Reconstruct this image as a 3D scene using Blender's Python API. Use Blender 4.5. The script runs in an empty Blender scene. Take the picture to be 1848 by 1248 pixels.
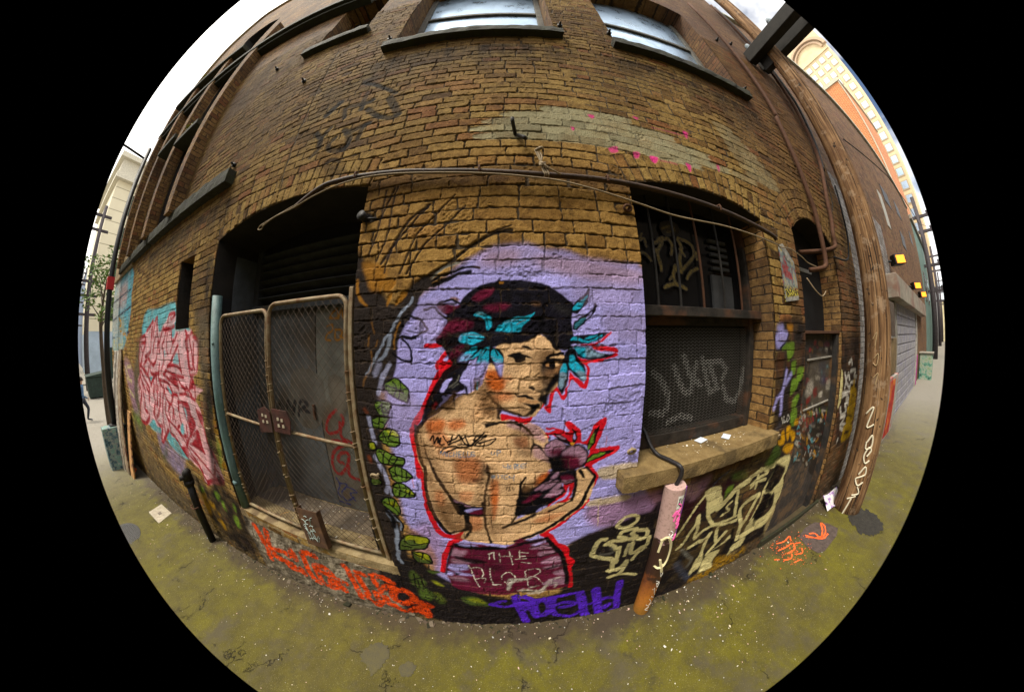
import bpy, bmesh, math, random
import numpy as np
from mathutils import Vector, Matrix
R = math.radians
rnd = random.Random(7)
sc = bpy.context.scene
col = sc.collection

# ------------------------------------------------------------------ camera (8 mm stereographic fisheye on full frame)
CAM = (0.0, -1.0, 2.2)
cd = bpy.data.cameras.new('camera'); cam = bpy.data.objects.new('camera', cd); col.objects.link(cam); sc.camera = cam
yaw, pit, rol = .011206, .001363, .014373
M = (Matrix.Rotation(-yaw, 3, 'Z') @ Matrix.Rotation(pit, 3, 'X') @ Matrix.Rotation(rol, 3, 'Y'))
rx, fy, uz = M.col[0], M.col[1], M.col[2]
mw = Matrix.Identity(4)
for i in range(3):
    mw[i][0] = rx[i]; mw[i][1] = uz[i]; mw[i][2] = -fy[i]; mw[i][3] = CAM[i]
cam.matrix_world = mw
cd.type = 'PANO'; cd.panorama_type = 'FISHEYE_LENS_POLYNOMIAL'
cd.sensor_fit = 'HORIZONTAL'; cd.sensor_width = 36; cd.sensor_height = 24
cd.shift_y = -18 / 1848
cd.clip_start = .02; cd.clip_end = 2000
f2 = 793.25 / 1848 * 36
_r = np.linspace(0, 16.2, 400); _A = np.stack([_r, _r**2, _r**3, _r**4], 1)
_c = np.linalg.lstsq(_A, 2 * np.arctan(_r / f2), rcond=None)[0]
cd.fisheye_polynomial_k0 = 0
cd.fisheye_polynomial_k1, cd.fisheye_polynomial_k2, cd.fisheye_polynomial_k3, cd.fisheye_polynomial_k4 = [-float(v) for v in _c]
cd.fisheye_fov = R(178.5)

# ------------------------------------------------------------------ sky, sun, exposure
SUN_EL, SUN_AZ = 60, -52            # azimuth from +Y-facing wall normal, negative = from the left, in front of the wall
w = bpy.data.worlds.new('World'); sc.world = w; w.use_nodes = True
nt = w.node_tree; bg = nt.nodes['Background']
sky = nt.nodes.new('ShaderNodeTexSky'); sky.sky_type = 'NISHITA'; sky.sun_disc = False
sky.sun_elevation = R(SUN_EL)
sd = Vector((math.sin(R(SUN_AZ)) * math.cos(R(SUN_EL)), -math.cos(R(SUN_AZ)) * math.cos(R(SUN_EL)), math.sin(R(SUN_EL))))
sky.sun_rotation = math.atan2(sd.x, sd.y)
tc = nt.nodes.new('ShaderNodeTexCoord'); nz = nt.nodes.new('ShaderNodeTexNoise'); nz.inputs['Scale'].default_value = 2.6; nz.inputs['Detail'].default_value = 6
cr = nt.nodes.new('ShaderNodeValToRGB'); cr.color_ramp.elements[0].position = .30; cr.color_ramp.elements[1].position = .46
mx = nt.nodes.new('ShaderNodeMix'); mx.data_type = 'RGBA'; mx.inputs[7].default_value = (19, 18.4, 17.4, 1)
nt.links.new(tc.outputs['Generated'], nz.inputs['Vector']); sx = nt.nodes.new('ShaderNodeSeparateXYZ'); nt.links.new(tc.outputs['Generated'], sx.inputs[0])
ma = nt.nodes.new('ShaderNodeMath'); ma.operation = 'MULTIPLY_ADD'; ma.inputs[1].default_value = -.14; nt.links.new(sx.outputs[0], ma.inputs[0]); nt.links.new(nz.outputs['Fac'], ma.inputs[2]); nt.links.new(ma.outputs[0], cr.inputs['Fac'])
nt.links.new(cr.outputs['Color'], mx.inputs[0]); nt.links.new(sky.outputs['Color'], mx.inputs[6]); nt.links.new(mx.outputs[2], bg.inputs['Color'])
bg.inputs['Strength'].default_value = .1
sl = bpy.data.lights.new('sun', 'SUN'); sl.energy = 3.7; sl.angle = R(16); sl.color = (1, .93, .80)
so = bpy.data.objects.new('sun', sl); col.objects.link(so)
so.rotation_euler = sd.to_track_quat('Z', 'Y').to_euler()
vs = sc.view_settings; vs.view_transform = 'Standard'; vs.look = 'None'; vs.gamma = 1; vs.exposure = .42; vs.use_curve_mapping = False
sc.render.image_settings.color_mode = 'RGB'
sc.cycles.use_denoising = True
sc.cycles.max_bounces = 6; sc.cycles.diffuse_bounces = 4

# ------------------------------------------------------------------ helpers
def gz(x):                                   # the alley climbs gently to the right
    return .045 * max(-20.0, min(9.0, x)) + .012 * max(0.0, x - 9.0) * (1 if x < 60 else 0) - .0
def lin(c):
    return tuple(((v / 255) / 12.92 if v / 255 <= .04045 else ((v / 255 + .055) / 1.055) ** 2.4) for v in c)
class MB:
    """collects shapes in one bmesh"""
    def __init__(s): s.bm = bmesh.new()
    def face(s, pts):
        vs_ = [s.bm.verts.new(p) for p in pts]
        return s.bm.faces.new(vs_)
    def box(s, x0, x1, y0, y1, z0, z1, mat=None):
        c = [(x0,y0,z0),(x1,y0,z0),(x1,y1,z0),(x0,y1,z0),(x0,y0,z1),(x1,y0,z1),(x1,y1,z1),(x0,y1,z1)]
        if mat is not None: c = [mat @ Vector(p) for p in c]
        v = [s.bm.verts.new(p) for p in c]
        for f in ((0,3,2,1),(4,5,6,7),(0,1,5,4),(1,2,6,5),(2,3,7,6),(3,0,4,7)): s.bm.faces.new([v[i] for i in f])
    def tube(s, pts, r, seg=8, r2=None, caps=True):
        pts = [Vector(p) for p in pts]; n = len(pts); rings = []
        prev = None
        for i, p in enumerate(pts):
            t = (pts[min(i+1,n-1)] - pts[max(i-1,0)]).normalized()
            if prev is None:
                a = Vector((0,0,1)) if abs(t.z) < .9 else Vector((1,0,0))
                u = t.cross(a).normalized()
            else:
                u = (prev - t * prev.dot(t)).normalized()
            prev = u; v = t.cross(u)
            rr = r if r2 is None else r + (r2 - r) * i / (n - 1)
            if not isinstance(r, (int, float)): rr = r[i]
            rings.append([s.bm.verts.new(p + (u * math.cos(2*math.pi*k/seg) + v * math.sin(2*math.pi*k/seg)) * rr) for k in range(seg)])
        for a, b in zip(rings, rings[1:]):
            for k in range(seg): s.bm.faces.new((a[k], a[(k+1)%seg], b[(k+1)%seg], b[k]))
        if caps and seg > 2:
            s.bm.faces.new(rings[0][::-1]); s.bm.faces.new(rings[-1])
    def prism(s, poly, y0, y1, axis='y'):    # poly of (x,z) extruded in y
        n = len(poly)
        mk = (lambda p, d: (p[0], d, p[1])) if axis == 'y' else ((lambda p, d: (d, p[0], p[1])) if axis == 'x' else (lambda p, d: (p[0], p[1], d)))
        a = [s.bm.verts.new(mk(p, y0)) for p in poly]; b = [s.bm.verts.new(mk(p, y1)) for p in poly]
        s.bm.faces.new(a); s.bm.faces.new(b[::-1])
        for i in range(n): s.bm.faces.new((a[i], b[i], b[(i+1)%n], a[(i+1)%n]))
    def build(s, name, mat, parent=None, smooth=False, bevel=0, kind=None):
        bmesh.ops.recalc_face_normals(s.bm, faces=s.bm.faces)
        me = bpy.data.meshes.new(name); s.bm.to_mesh(me); s.bm.free()
        if smooth:
            for p in me.polygons: p.use_smooth = True
        me.materials.append(mat)
        o = bpy.data.objects.new(name, me); col.objects.link(o)
        if parent is not None:
            o.parent = parent; o.matrix_parent_inverse = parent.matrix_world.inverted()
            o.matrix_parent_inverse = Matrix.Translation(-Vector(parent.location)) if parent.parent is None else Matrix.Identity(4)
        if bevel:
            b = o.modifiers.new('bevel', 'BEVEL'); b.width = bevel; b.segments = 2; b.limit_method = 'ANGLE'
        if kind: o['kind'] = kind
        return o
def tag(o, label, cat, group=None):
    o['label'] = label; o['category'] = cat
    if group: o['group'] = group
    return o
def thing(name, label, cat, loc=(0,0,0), group=None):
    o = bpy.data.objects.new(name, None); col.objects.link(o); o.location = loc; o.empty_display_size = .2
    return tag(o, label, cat, group)
def cat_rom(P, n=4, closed=False):
    P = [np.array(p, float) for p in P]
    if len(P) < 3: return P
    out = []; N = len(P); rng = range(N if closed else N - 1)
    for i in rng:
        p0 = P[(i-1) % N] if closed or i > 0 else P[0]; p1 = P[i]; p2 = P[(i+1) % N]; p3 = P[(i+2) % N] if closed or i + 2 < N else P[-1]
        for k in range(n):
            t = k / n
            out.append(.5 * ((2*p1) + (p2-p0)*t + (2*p0-5*p1+4*p2-p3)*t*t + (3*p1-p0-3*p2+p3)*t**3))
    if not closed: out.append(P[-1])
    return out

def rough(o, cut=.035, amp=.006, seed=0):
    """chips and unevenness for stone blocks: subdivide the mesh and push its points about"""
    from mathutils import noise
    bm = bmesh.new(); bm.from_mesh(o.data)
    for _ in range(7):
        es = [e for e in bm.edges if e.calc_length() > cut*1.6]
        if not es: break
        bmesh.ops.subdivide_edges(bm, edges=es, cuts=1, use_grid_fill=True)
    bm.normal_update()
    ne = {v.index: len([f for f in v.link_faces]) for v in bm.verts}
    for v in bm.verts:
        n1 = noise.noise(v.co*9+Vector((seed,0,0))); n2 = noise.noise(v.co*31+Vector((0,seed,0)))
        sharp = len({tuple(round(c, 1) for c in f.normal) for f in v.link_faces}) > 1
        v.co += v.normal*(n1*amp+n2*amp*.6) - (v.normal*amp*1.6*max(0, n2+.3) if sharp else Vector((0,0,0)))
    bm.to_mesh(o.data); bm.free()
    for p_ in o.data.polygons: p_.use_smooth = False
    for m_ in list(o.modifiers): o.modifiers.remove(m_)
    return o
# ------------------------------------------------------------------ materials
class N:
    def __init__(s, name):
        s.m = bpy.data.materials.new(name); s.m.use_nodes = True; s.t = s.m.node_tree
        s.b = s.t.nodes['Principled BSDF']; s.b.inputs['Roughness'].default_value = .85
        s.b.inputs['Specular IOR Level'].default_value = .25
    def n(s, typ, **kw):
        x = s.t.nodes.new('ShaderNode' + typ)
        for k, v in kw.items(): setattr(x, k, v)
        return x
    def l(s, a, b): s.t.links.new(a, b)
    def val(s, inp, v):
        if hasattr(v, 'links') or isinstance(v, bpy.types.NodeSocket): s.l(v, inp)
        elif isinstance(v, tuple) and len(v) == 3 and inp.type == 'RGBA': inp.default_value = (*v, 1)
        else: inp.default_value = v
    def math(s, op, a, b=None, c=None, clamp=False):
        x = s.n('Math', operation=op); x.use_clamp = clamp
        s.val(x.inputs[0], a)
        if b is not None: s.val(x.inputs[1], b)
        if c is not None: s.val(x.inputs[2], c)
        return x.outputs[0]
    def mix(s, f, a, b, mode='MIX'):
        x = s.n('Mix'); x.data_type = 'RGBA'; x.blend_type = mode
        s.val(x.inputs[0], f); s.val(x.inputs[6], a); s.val(x.inputs[7], b); return x.outputs[2]
    def ramp(s, f, stops):
        x = s.n('ValToRGB'); e = x.color_ramp.elements
        while len(e) > 1: e.remove(e[-1])
        e[0].position = stops[0][0]; e[0].color = (*stops[0][1], 1)
        for p, c in stops[1:]:
            k = e.new(p); k.color = (*c, 1)
        s.l(f, x.inputs[0]); return x.outputs[0]
    def fr(s, f, a, b, c=0., d=1.):
        x = s.n('MapRange'); s.val(x.inputs[0], f)
        for i, v in enumerate((a, b, c, d)): x.inputs[i+1].default_value = v
        return x.outputs[0]
    def noise(s, vec, scale, detail=4, rough=.6, out=0):
        x = s.n('TexNoise'); x.inputs['Scale'].default_value = scale; x.inputs['Detail'].default_value = detail; x.inputs['Roughness'].default_value = rough
        s.l(vec, x.inputs['Vector']); return x.outputs[out]
    def pos(s): return s.n('NewGeometry').outputs['Position']
    def sep(s, v):
        x = s.n('SeparateXYZ'); s.l(v, x.inputs[0]); return x.outputs
    def comb(s, a, b, c=0.):
        x = s.n('CombineXYZ'); s.val(x.inputs[0], a); s.val(x.inputs[1], b); s.val(x.inputs[2], c); return x.outputs[0]
    def bump(s, h, dist, strength=1.):
        x = s.n('Bump'); x.inputs['Strength'].default_value = strength; x.inputs['Distance'].default_value = dist
        s.l(h, x.inputs['Height']); s.l(x.outputs[0], s.b.inputs['Normal'])

BR_W, BR_H, BR_PH = .213, .0689, .0272
def bricks(s, plane='xz', stops=None, grime=True):
    """weathered common brick: returns colour, mortar mask, height, position"""
    p = s.pos(); x, y, z = s.sep(p)
    wob = s.noise(p, 5, 3, .6, 1); wob2 = s.noise(p, 38, 2, .6, 1)
    if plane == 'xz': u, v = x, z
    elif plane == 'yz': u, v = y, z
    else: u, v = z, x
    vec = s.comb(u, s.math('SUBTRACT', v, BR_PH))
    a = s.n('VectorMath', operation='MULTIPLY_ADD'); s.l(wob, a.inputs[0]); a.inputs[1].default_value = (.05, .020, 0); s.l(vec, a.inputs[2])
    b = s.n('VectorMath', operation='MULTIPLY_ADD'); s.l(wob2, b.inputs[0]); b.inputs[1].default_value = (.016, .012, 0); s.l(a.outputs[0], b.inputs[2])
    c = s.n('VectorMath', operation='SUBTRACT'); s.l(b.outputs[0], c.inputs[0]); c.inputs[1].default_value = (.033, .016, 0)
    t = s.n('TexBrick'); t.offset = .5; t.squash = .55; t.squash_frequency = 6
    s.l(c.outputs[0], t.inputs['Vector'])
    for k, v_ in (('Color1', (0,0,0,1)), ('Color2', (1,1,1,1)), ('Mortar', (.5,.5,.5,1)), ('Scale', 1.), ('Mortar Size', .006), ('Mortar Smooth', .6), ('Bias', 0.), ('Brick Width', BR_W), ('Row Height', BR_H)): t.inputs[k].default_value = v_
    rnd_ = s.sep(t.outputs['Color'])[0]
    stops = stops or [(0, (.050,.026,.012)), (.12, (.20,.098,.030)), (.4, (.30,.165,.052)), (.7, (.36,.205,.066)), (.88, (.30,.15,.05)), (1, (.24,.075,.028))]
    base = s.ramp(rnd_, stops)
    n1 = s.noise(p, 1.1, 5, .65); n2 = s.noise(p, 24, 6, .75); n3 = s.noise(p, 150, 3, .8); n5 = s.noise(p, 6, 5, .7)
    base = s.mix(s.fr(n2, .42, .68, 0, .7), base, (.10,.05,.02))
    base = s.mix(s.fr(n2, .50, .30, 0, .35), base, (.46,.30,.12))
    base = s.mix(s.fr(n5, .52, .66, 0, .5), base, (.075,.042,.02))
    base = s.mix(s.fr(n3, .54, .70, 0, .75), base, (.02,.013,.008))
    if grime: base = s.mix(s.fr(n1, .46, .72, 0, .72), base, (.055,.032,.017))
    mort = t.outputs['Fac']
    h = s.math('ADD', s.math('MULTIPLY', s.math('SUBTRACT', 1., mort), .8), s.math('MULTIPLY', n2, .75))
    h = s.math('ADD', h, s.math('MULTIPLY', n3, .22))
    return base, mort, h, p
def brick_mat(name, plane='xz', stops=None, tint=None, mortar=(.035,.024,.016), white=0):
    s = N(name); c, m, h, p = bricks(s, plane, stops)
    if tint: c = s.mix(1., c, tint, 'MULTIPLY')
    c = s.mix(s.math('MULTIPLY', m, .93), c, mortar)
    s.l(c, s.b.inputs['Base Color']); s.bump(h, .020, 1.); return s.m
def paint_mat(name='painted_brick', lower=0):
    s = N(name); c, m, h, p = bricks(s)
    at = s.n('Attribute', attribute_name='paint')
    wear = s.noise(p, 70, 4, .7)
    k = s.math('MULTIPLY', at.outputs['Alpha'], s.fr(wear, .26, .37, .45, 1.), clamp=True)
    pn = s.noise(p, 9, 4, .6)
    pc = s.mix(s.fr(pn, .40, .66, 0., .42), at.outputs['Color'], s.mix(.6, at.outputs['Color'], (.05,.04,.036)))
    pn2 = s.noise(p, 110, 4, .75); pc = s.mix(s.fr(pn2, .55, .72, 0, .55), pc, s.mix(.75, pc, (.015,.012,.012)))
    pc = s.mix(s.fr(pn2, .42, .28, 0, .25), pc, (.75,.70,.66))
    c = s.mix(k, c, pc)
    mm = s.math('MULTIPLY', m, s.fr(s.noise(p, 16, 4, .7), .40, .60, .25, 1.))
    c = s.mix(mm, c, s.mix(.9, c, (.018,.014,.013)))
    s.l(c, s.b.inputs['Base Color']); s.b.inputs['Roughness'].default_value = .62
    s.bump(h, .020, 1.); return s.m
def plain(name, c, rough=.8, var=.35, scale=9, spec=.3, metal=0, bump=.004, c2=None, stain=None):
    s = N(name); p = s.pos()
    n1 = s.noise(p, scale, 5, .65); n2 = s.noise(p, scale * 9, 4, .7)
    d = c2 or tuple(v * (1 - var * 1.3) for v in c)
    k = s.mix(s.fr(n1, .35, .68), c, d)
    k = s.mix(s.fr(n2, .5, .8, 0, var), k, tuple(v * .45 for v in c))
    if stain: k = s.mix(s.fr(s.noise(p, scale * .35, 4, .6), .5, .62, 0, .85), k, stain)
    s.l(k, s.b.inputs['Base Color']); s.b.inputs['Roughness'].default_value = rough; s.b.inputs['Metallic'].default_value = metal
    s.b.inputs['Specular IOR Level'].default_value = spec
    if bump: s.bump(n2, bump, .8)
    return s.m
def flat(name, c, rough=.7, emit=0):
    s = N(name); s.b.inputs['Base Color'].default_value = (*c, 1); s.b.inputs['Roughness'].default_value = rough
    if emit: s.b.inputs['Emission Color'].default_value = (*c, 1); s.b.inputs['Emission Strength'].default_value = emit
    return s.m
MT = dict(
    brick=brick_mat('ochre_brick'), brick_side=brick_mat('ochre_brick_side', 'yz', tint=(1.15,1.1,1.0)),
    brick_dark=brick_mat('sooty_brick_side', 'yz', stops=[(0,(.02,.014,.01)),(.5,(.06,.04,.025)),(1,(.12,.05,.025))]),
    brick_white=brick_mat('white_painted_brick', 'xz', stops=[(0,(.2,.2,.2)),(.5,(.34,.34,.36)),(1,(.42,.42,.43))], mortar=(.08,.08,.08)),
    stone=plain('weathered_concrete', (.33,.25,.13), var=.7, scale=14, bump=.014, c2=(.20,.14,.06), stain=(.11,.07,.035)),
    stone_dark=plain('mossy_sill_stone', (.020,.017,.011), var=.5, scale=16, bump=.012, c2=(.030,.034,.010)),
    soot=plain('sooty_brick_interior', (.022,.018,.015), var=.4, scale=6),  # near-black brick for the reveals and soffits of the openings
    grey_panel=plain('grey_painted_panel', (.085,.095,.108), var=.35, scale=4, stain=(.075,.06,.045)),
    grey_door=plain('dirty_grey_door', (.105,.110,.112), var=.4, scale=5, stain=(.055,.04,.024)),
    dark=plain('black_paint', (.012,.012,.013), rough=.5, var=.3), iron=plain('dark_iron', (.03,.027,.025), rough=.6, var=.5, metal=.3),
    rust=plain('rusty_iron', (.10,.045,.022), rough=.8, var=.6, scale=18, metal=.25, c2=(.06,.025,.014)),
    galv=plain('rusty_galvanised_tube', (.30,.245,.15), rough=.6, var=.6, scale=16, metal=.2, c2=(.15,.07,.028)),
    teal=plain('teal_painted_pipe', (.12,.20,.20), rough=.55, var=.35, scale=8, stain=(.07,.13,.11)),
    conduit=plain('brown_conduit', (.065,.035,.018), rough=.6, var=.5, scale=10), wire=plain('tan_cable', (.32,.24,.14), rough=.7, var=.3, scale=30),
    wood=None, frame=plain('grey_window_frame', (.16,.15,.13), var=.4, scale=14), concrete=plain('grey_concrete', (.32,.29,.24), var=.35, scale=8),
    glassdark=flat('dark_glass', (.008,.008,.009), .12), black=plain('soot_black', (.006,.006,.007), var=.2))  # one near-black for opening backs, wires and print
s = N('creosoted_pole_wood'); p = s.pos(); x, y, z = s.sep(p)
g = s.noise(s.comb(s.math('MULTIPLY', x, 34.), s.math('MULTIPLY', y, 34.), s.math('MULTIPLY', z, 1.6)), 1., 5, .65)
n1 = s.noise(p, 2.5, 4, .6)
c = s.ramp(g, [(.3, (.04,.02,.010)), (.44, (.15,.078,.034)), (.58, (.27,.155,.072)), (.72, (.38,.235,.12))])
c = s.mix(s.fr(n1, .5, .7, 0, .6), c, (.08,.035,.015)); kn = s.noise(p, 13, 2, .5)
c = s.mix(s.fr(kn, .66, .72, 0, .92), c, (.012,.008,.006))
crk = s.noise(s.comb(s.math('MULTIPLY', x, 60.), s.math('MULTIPLY', y, 60.), s.math('MULTIPLY', z, .7)), 1., 3, .55)
c = s.mix(s.fr(crk, .36, .40, .95, 0), c, (.010,.006,.004)); c = s.mix(s.fr(s.noise(p, 7, 5, .7), .56, .62, 0, .5), c, (.36,.26,.17))
g = s.math('ADD', s.math('MULTIPLY', g, .6), s.fr(crk, .34, .42, 0, .8))
s.l(c, s.b.inputs['Base Color']); s.bump(g, .012, .9); MT['wood'] = s.m
s = N('window_glass'); s.b.inputs['Base Color'].default_value = (.03,.035,.04,1); s.b.inputs['Roughness'].default_value = .04; s.b.inputs['Specular IOR Level'].default_value = 1.; s.b.inputs['Metallic'].default_value = .55
s.b.inputs['Base Color'].default_value = (.8,.88,.95,1); s.b.inputs['Metallic'].default_value = .85; p = s.pos(); gn = s.noise(p, 5, 6, .7); s.l(s.fr(gn, .35, .65, .22, .45), s.b.inputs['Roughness']); s.l(s.mix(s.fr(gn, .45, .65, 0, .55), (.40,.54,.70), (.28,.36,.46)), s.b.inputs['Base Color']); MT['glass'] = s.m
s = N('moss'); p = s.pos(); s.l(s.ramp(s.noise(p, 30, 4), [(.3,(.02,.03,.008)),(.7,(.10,.11,.02))]), s.b.inputs['Base Color']); MT['moss'] = s.m

# ================================================================== SETTING
# pavement: one sheet, near part finely divided
s = N('mossy_alley_asphalt'); p = s.pos(); x, y, z = s.sep(p)
n1 = s.noise(p, .9, 5, .6); n2 = s.noise(p, 14, 5, .7); n3 = s.noise(p, 140, 3, .75); n4 = s.noise(p, 4.2, 5, .6)
c = s.mix(s.fr(n1, .34, .6), (.112,.094,.022), (.128,.112,.006))
c = s.mix(s.fr(n4, .36, .64, 0, .6), c, (.062,.050,.010))
c = s.mix(s.fr(n2, .45, .75, 0, .55), c, (.05,.042,.022)); c = s.mix(s.fr(n3, .56, .7, 0, .8), c, (.018,.014,.009)); c = s.mix(s.fr(n3, .30, .40, .85, 0), c, (.34,.30,.15))
vo = s.n('TexVoronoi', feature='DISTANCE_TO_EDGE'); vo.inputs['Scale'].default_value = .9
wv = s.n('VectorMath', operation='MULTIPLY_ADD'); s.l(s.noise(p, 3, 5, .7, 1), wv.inputs[0]); wv.inputs[1].default_value = (.5,.5,.5); s.l(p, wv.inputs[2]); s.l(wv.outputs[0], vo.inputs['Vector'])
crk = s.math('MULTIPLY', s.fr(vo.outputs['Distance'], .0, .006, 1, 0), s.fr(n4, .50, .60)); c = s.mix(s.math('MULTIPLY', crk, .9), c, (.012,.010,.007))
n7 = s.noise(p, 2.0, 6, .7); c = s.mix(s.fr(n7, .52, .64, 0, .75), c, s.mix(n2, (.105,.088,.058), (.06,.05,.032)))
n8 = s.noise(p, 1.6, 7, .75); c = s.mix(s.fr(n8, .60, .66, 0, .7), c, (.045,.037,.022)); c = s.mix(s.fr(n3, .62, .70, 0, .7), c, (.20,.17,.09)); c = s.mix(s.fr(n7, .36, .30, 0, .7), c, (.040,.034,.016))
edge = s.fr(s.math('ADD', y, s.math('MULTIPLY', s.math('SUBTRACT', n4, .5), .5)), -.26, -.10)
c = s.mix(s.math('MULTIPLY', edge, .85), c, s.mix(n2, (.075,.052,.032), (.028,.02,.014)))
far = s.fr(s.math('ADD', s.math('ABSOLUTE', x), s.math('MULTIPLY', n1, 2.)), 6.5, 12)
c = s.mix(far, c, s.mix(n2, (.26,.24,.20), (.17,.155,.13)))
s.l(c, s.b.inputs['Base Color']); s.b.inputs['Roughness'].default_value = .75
s.bump(s.math('SUBTRACT', s.math('ADD', s.math('MULTIPLY', n2, .5), n3), s.math('MULTIPLY', crk, 1.5)), .008, 1.)
ASPH = s.m
xs = [-160,-120,-80,-60,-40,-30,-24,-20,-16,-12,-9,-7,-5,-4,-3,-2,-1,0,1,2,3,4,5,6,7,8,9,12,16,20,26,34,44,58,62,80,120,160]
g = MB(); ys = [-60,-20,-6,-3,-1.5,-.6,0,.4,8,30,60]
grid = [[g.bm.verts.new((X, Y, gz(X))) for Y in ys] for X in xs]
for a, b in zip(grid, grid[1:]):
    for j in range(len(ys)-1): g.bm.faces.new((a[j], b[j], b[j+1], a[j+1]))
g.build('alley_pavement', ASPH, kind='structure')

# ------------------------------------------------------------------ the brick building
bld = thing('brick_building', 'ochre brick warehouse covered in graffiti, with a woman mural between two arched openings', 'building', (0, 0, 0))
W0, W1, WT = -9.25, 4.45, 12.0
def arch_z(o, x):
    x0, x1, zs, rise = o[0], o[1], o[3], o[4]
    t = (x - (x0 + x1) / 2) / ((x1 - x0) / 2)
    return zs + rise * (1 - t * t)
# x0, x1, sill z, springing z, rise, depth
DOOR = (-2.53, -.8, .685, 3.10, .10, .45); WIN = (.68, 1.905, 1.46, 3.08, .085, .26); DOOR2 = (2.46, 3.58, -.2, 3.13, .22, .2)
SLOT = (-3.517, -3.06, 2.35, 3.08, 0, .25); UP2 = (-1.05, .44, 4.90, 7.1, .25, .27); UP3 = (1.02, 2.65, 4.90, 7.1, .25, .27); UP1 = (-2.3, -1.6, 5.66, 7.0, .15, .3)
LEFT = [(-5.32, -4.4, 3.83, 6.9, .3, .35), (-6.62, -5.7, 3.83, 6.9, .3, .35), (-7.95, -7.1, 3.83, 6.9, .3, .35)]
LEFT2 = [(-6.3, -5.2, 8.0, 9.6, .2, .35), (-7.6, -6.8, 7.9, 9.0, .2, .35)]
OPEN = [DOOR, WIN, DOOR2, SLOT, UP2, UP3, UP1] + LEFT + LEFT2
wb = MB()
brk = {W0, W1, -8.2, -6.9, -7.8}
for o in OPEN:
    n = 16 if o[4] else 1
    for k in range(n + 1): brk.add(round(o[0] + (o[1] - o[0]) * k / n, 4))
brk = sorted(brk)
def top_z(x):                      # parapet stepping down towards the left end
    return float(np.interp(x, [-9.25, -9.0, -8.3, -7.8, -6.9, 10], [7.0, 8.05, 8.75, 10.3, 11.6, 12.0]))
for a, b in zip(brk, brk[1:]):
    m = (a + b) / 2
    ops = sorted([o for o in OPEN if o[0] < m < o[1]], key=lambda o: o[2])
    za = zb = -1.2
    for o in ops:
        if o[2] > za: wb.face([(a,0,za),(b,0,zb),(b,0,o[2]),(a,0,o[2])])
        za, zb = arch_z(o, a), arch_z(o, b)
    wb.face([(a,0,za),(b,0,zb),(b,0,top_z(b)),(a,0,top_z(a))])
sf = MB()
for o in OPEN:                      # brick reveals and soffits
    x0, x1, z0, zs, rise, d = o
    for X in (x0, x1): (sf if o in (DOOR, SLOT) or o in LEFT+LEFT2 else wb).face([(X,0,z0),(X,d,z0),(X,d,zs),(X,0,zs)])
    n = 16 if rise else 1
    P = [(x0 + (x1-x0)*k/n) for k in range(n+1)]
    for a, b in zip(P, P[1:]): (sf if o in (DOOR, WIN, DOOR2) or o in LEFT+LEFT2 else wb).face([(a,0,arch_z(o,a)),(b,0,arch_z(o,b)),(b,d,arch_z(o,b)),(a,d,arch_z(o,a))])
    wb.face([(x0,0,z0),(x1,0,z0),(x1,d,z0),(x0,d,z0)])
BRA = None
def brick_auto(name, stops=None, tint=None):
    """bricks laid along x on front faces and along y on the reveals"""
    s = N(name)
    p = s.pos(); x, y, z = s.sep(p); nrm = s.sep(s.n('NewGeometry').outputs['True Normal'])
    k = s.math('GREATER_THAN', s.math('ABSOLUTE', nrm[0]), .6)
    c1, m1, h1, _ = bricks(s, 'xz', stops); 
    c2, m2, h2, _ = bricks(s, 'yz', stops)
    c = s.mix(k, c1, c2); m = s.mix(k, m1, m2); h = s.mix(k, h1, h2)
    mm = s.sep(m)[0]; hh = s.sep(h)[0]
    # soot-stained upper wall, brighter cleaned pier
    pier = s.math('MULTIPLY', s.math('MULTIPLY', s.math('GREATER_THAN', x, -.82), s.math('LESS_THAN', x, .7)), s.fr(z, 3.15, 3.4, 1, 0))
    c = s.mix(s.math('MULTIPLY', pier, .7), c, s.mix(s.noise(p, 20, 4, .7), (.34,.185,.05), (.26,.13,.033)))
    st = s.noise(s.comb(s.math('MULTIPLY', x, 1.1), s.math('MULTIPLY', z, .5)), 1.6, 5, .65)
    c = s.mix(s.math('MULTIPLY', s.fr(z, 2.9, 5.2), s.fr(st, .42, .62, .1, .75)), c, (.075,.038,.018))
    red = s.math('MULTIPLY', s.fr(x, 1.2, 2.6), s.fr(z, 3.0, 4.2)); c = s.mix(s.math('MULTIPLY', red, .45), c, s.mix(s.noise(p, 12, 3), (.14,.05,.026), (.07,.04,.024)))
    low = s.math('MULTIPLY', s.fr(z, .55, .1), s.fr(s.noise(p, 5, 4), .3, .5)); c = s.mix(s.math('MULTIPLY', low, .85), c, s.mix(s.noise(p, 40, 4, .7), (.05,.045,.03), (.014,.012,.01)))
    c = s.mix(s.math('MULTIPLY', mm, .94), c, (.03,.02,.013))
    s.l(c, s.b.inputs['Base Color']); s.bump(hh, .022, 1.); return s.m
BRA = brick_auto('weathered_ochre_brick')
wall = wb.build('wall', BRA, bld)
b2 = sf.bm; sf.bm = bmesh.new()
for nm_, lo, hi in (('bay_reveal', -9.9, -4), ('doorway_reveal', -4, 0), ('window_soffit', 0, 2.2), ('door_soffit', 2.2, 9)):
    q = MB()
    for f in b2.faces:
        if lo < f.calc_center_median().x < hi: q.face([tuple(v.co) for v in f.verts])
    q.build(nm_, MT['soot'], bld)
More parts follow.
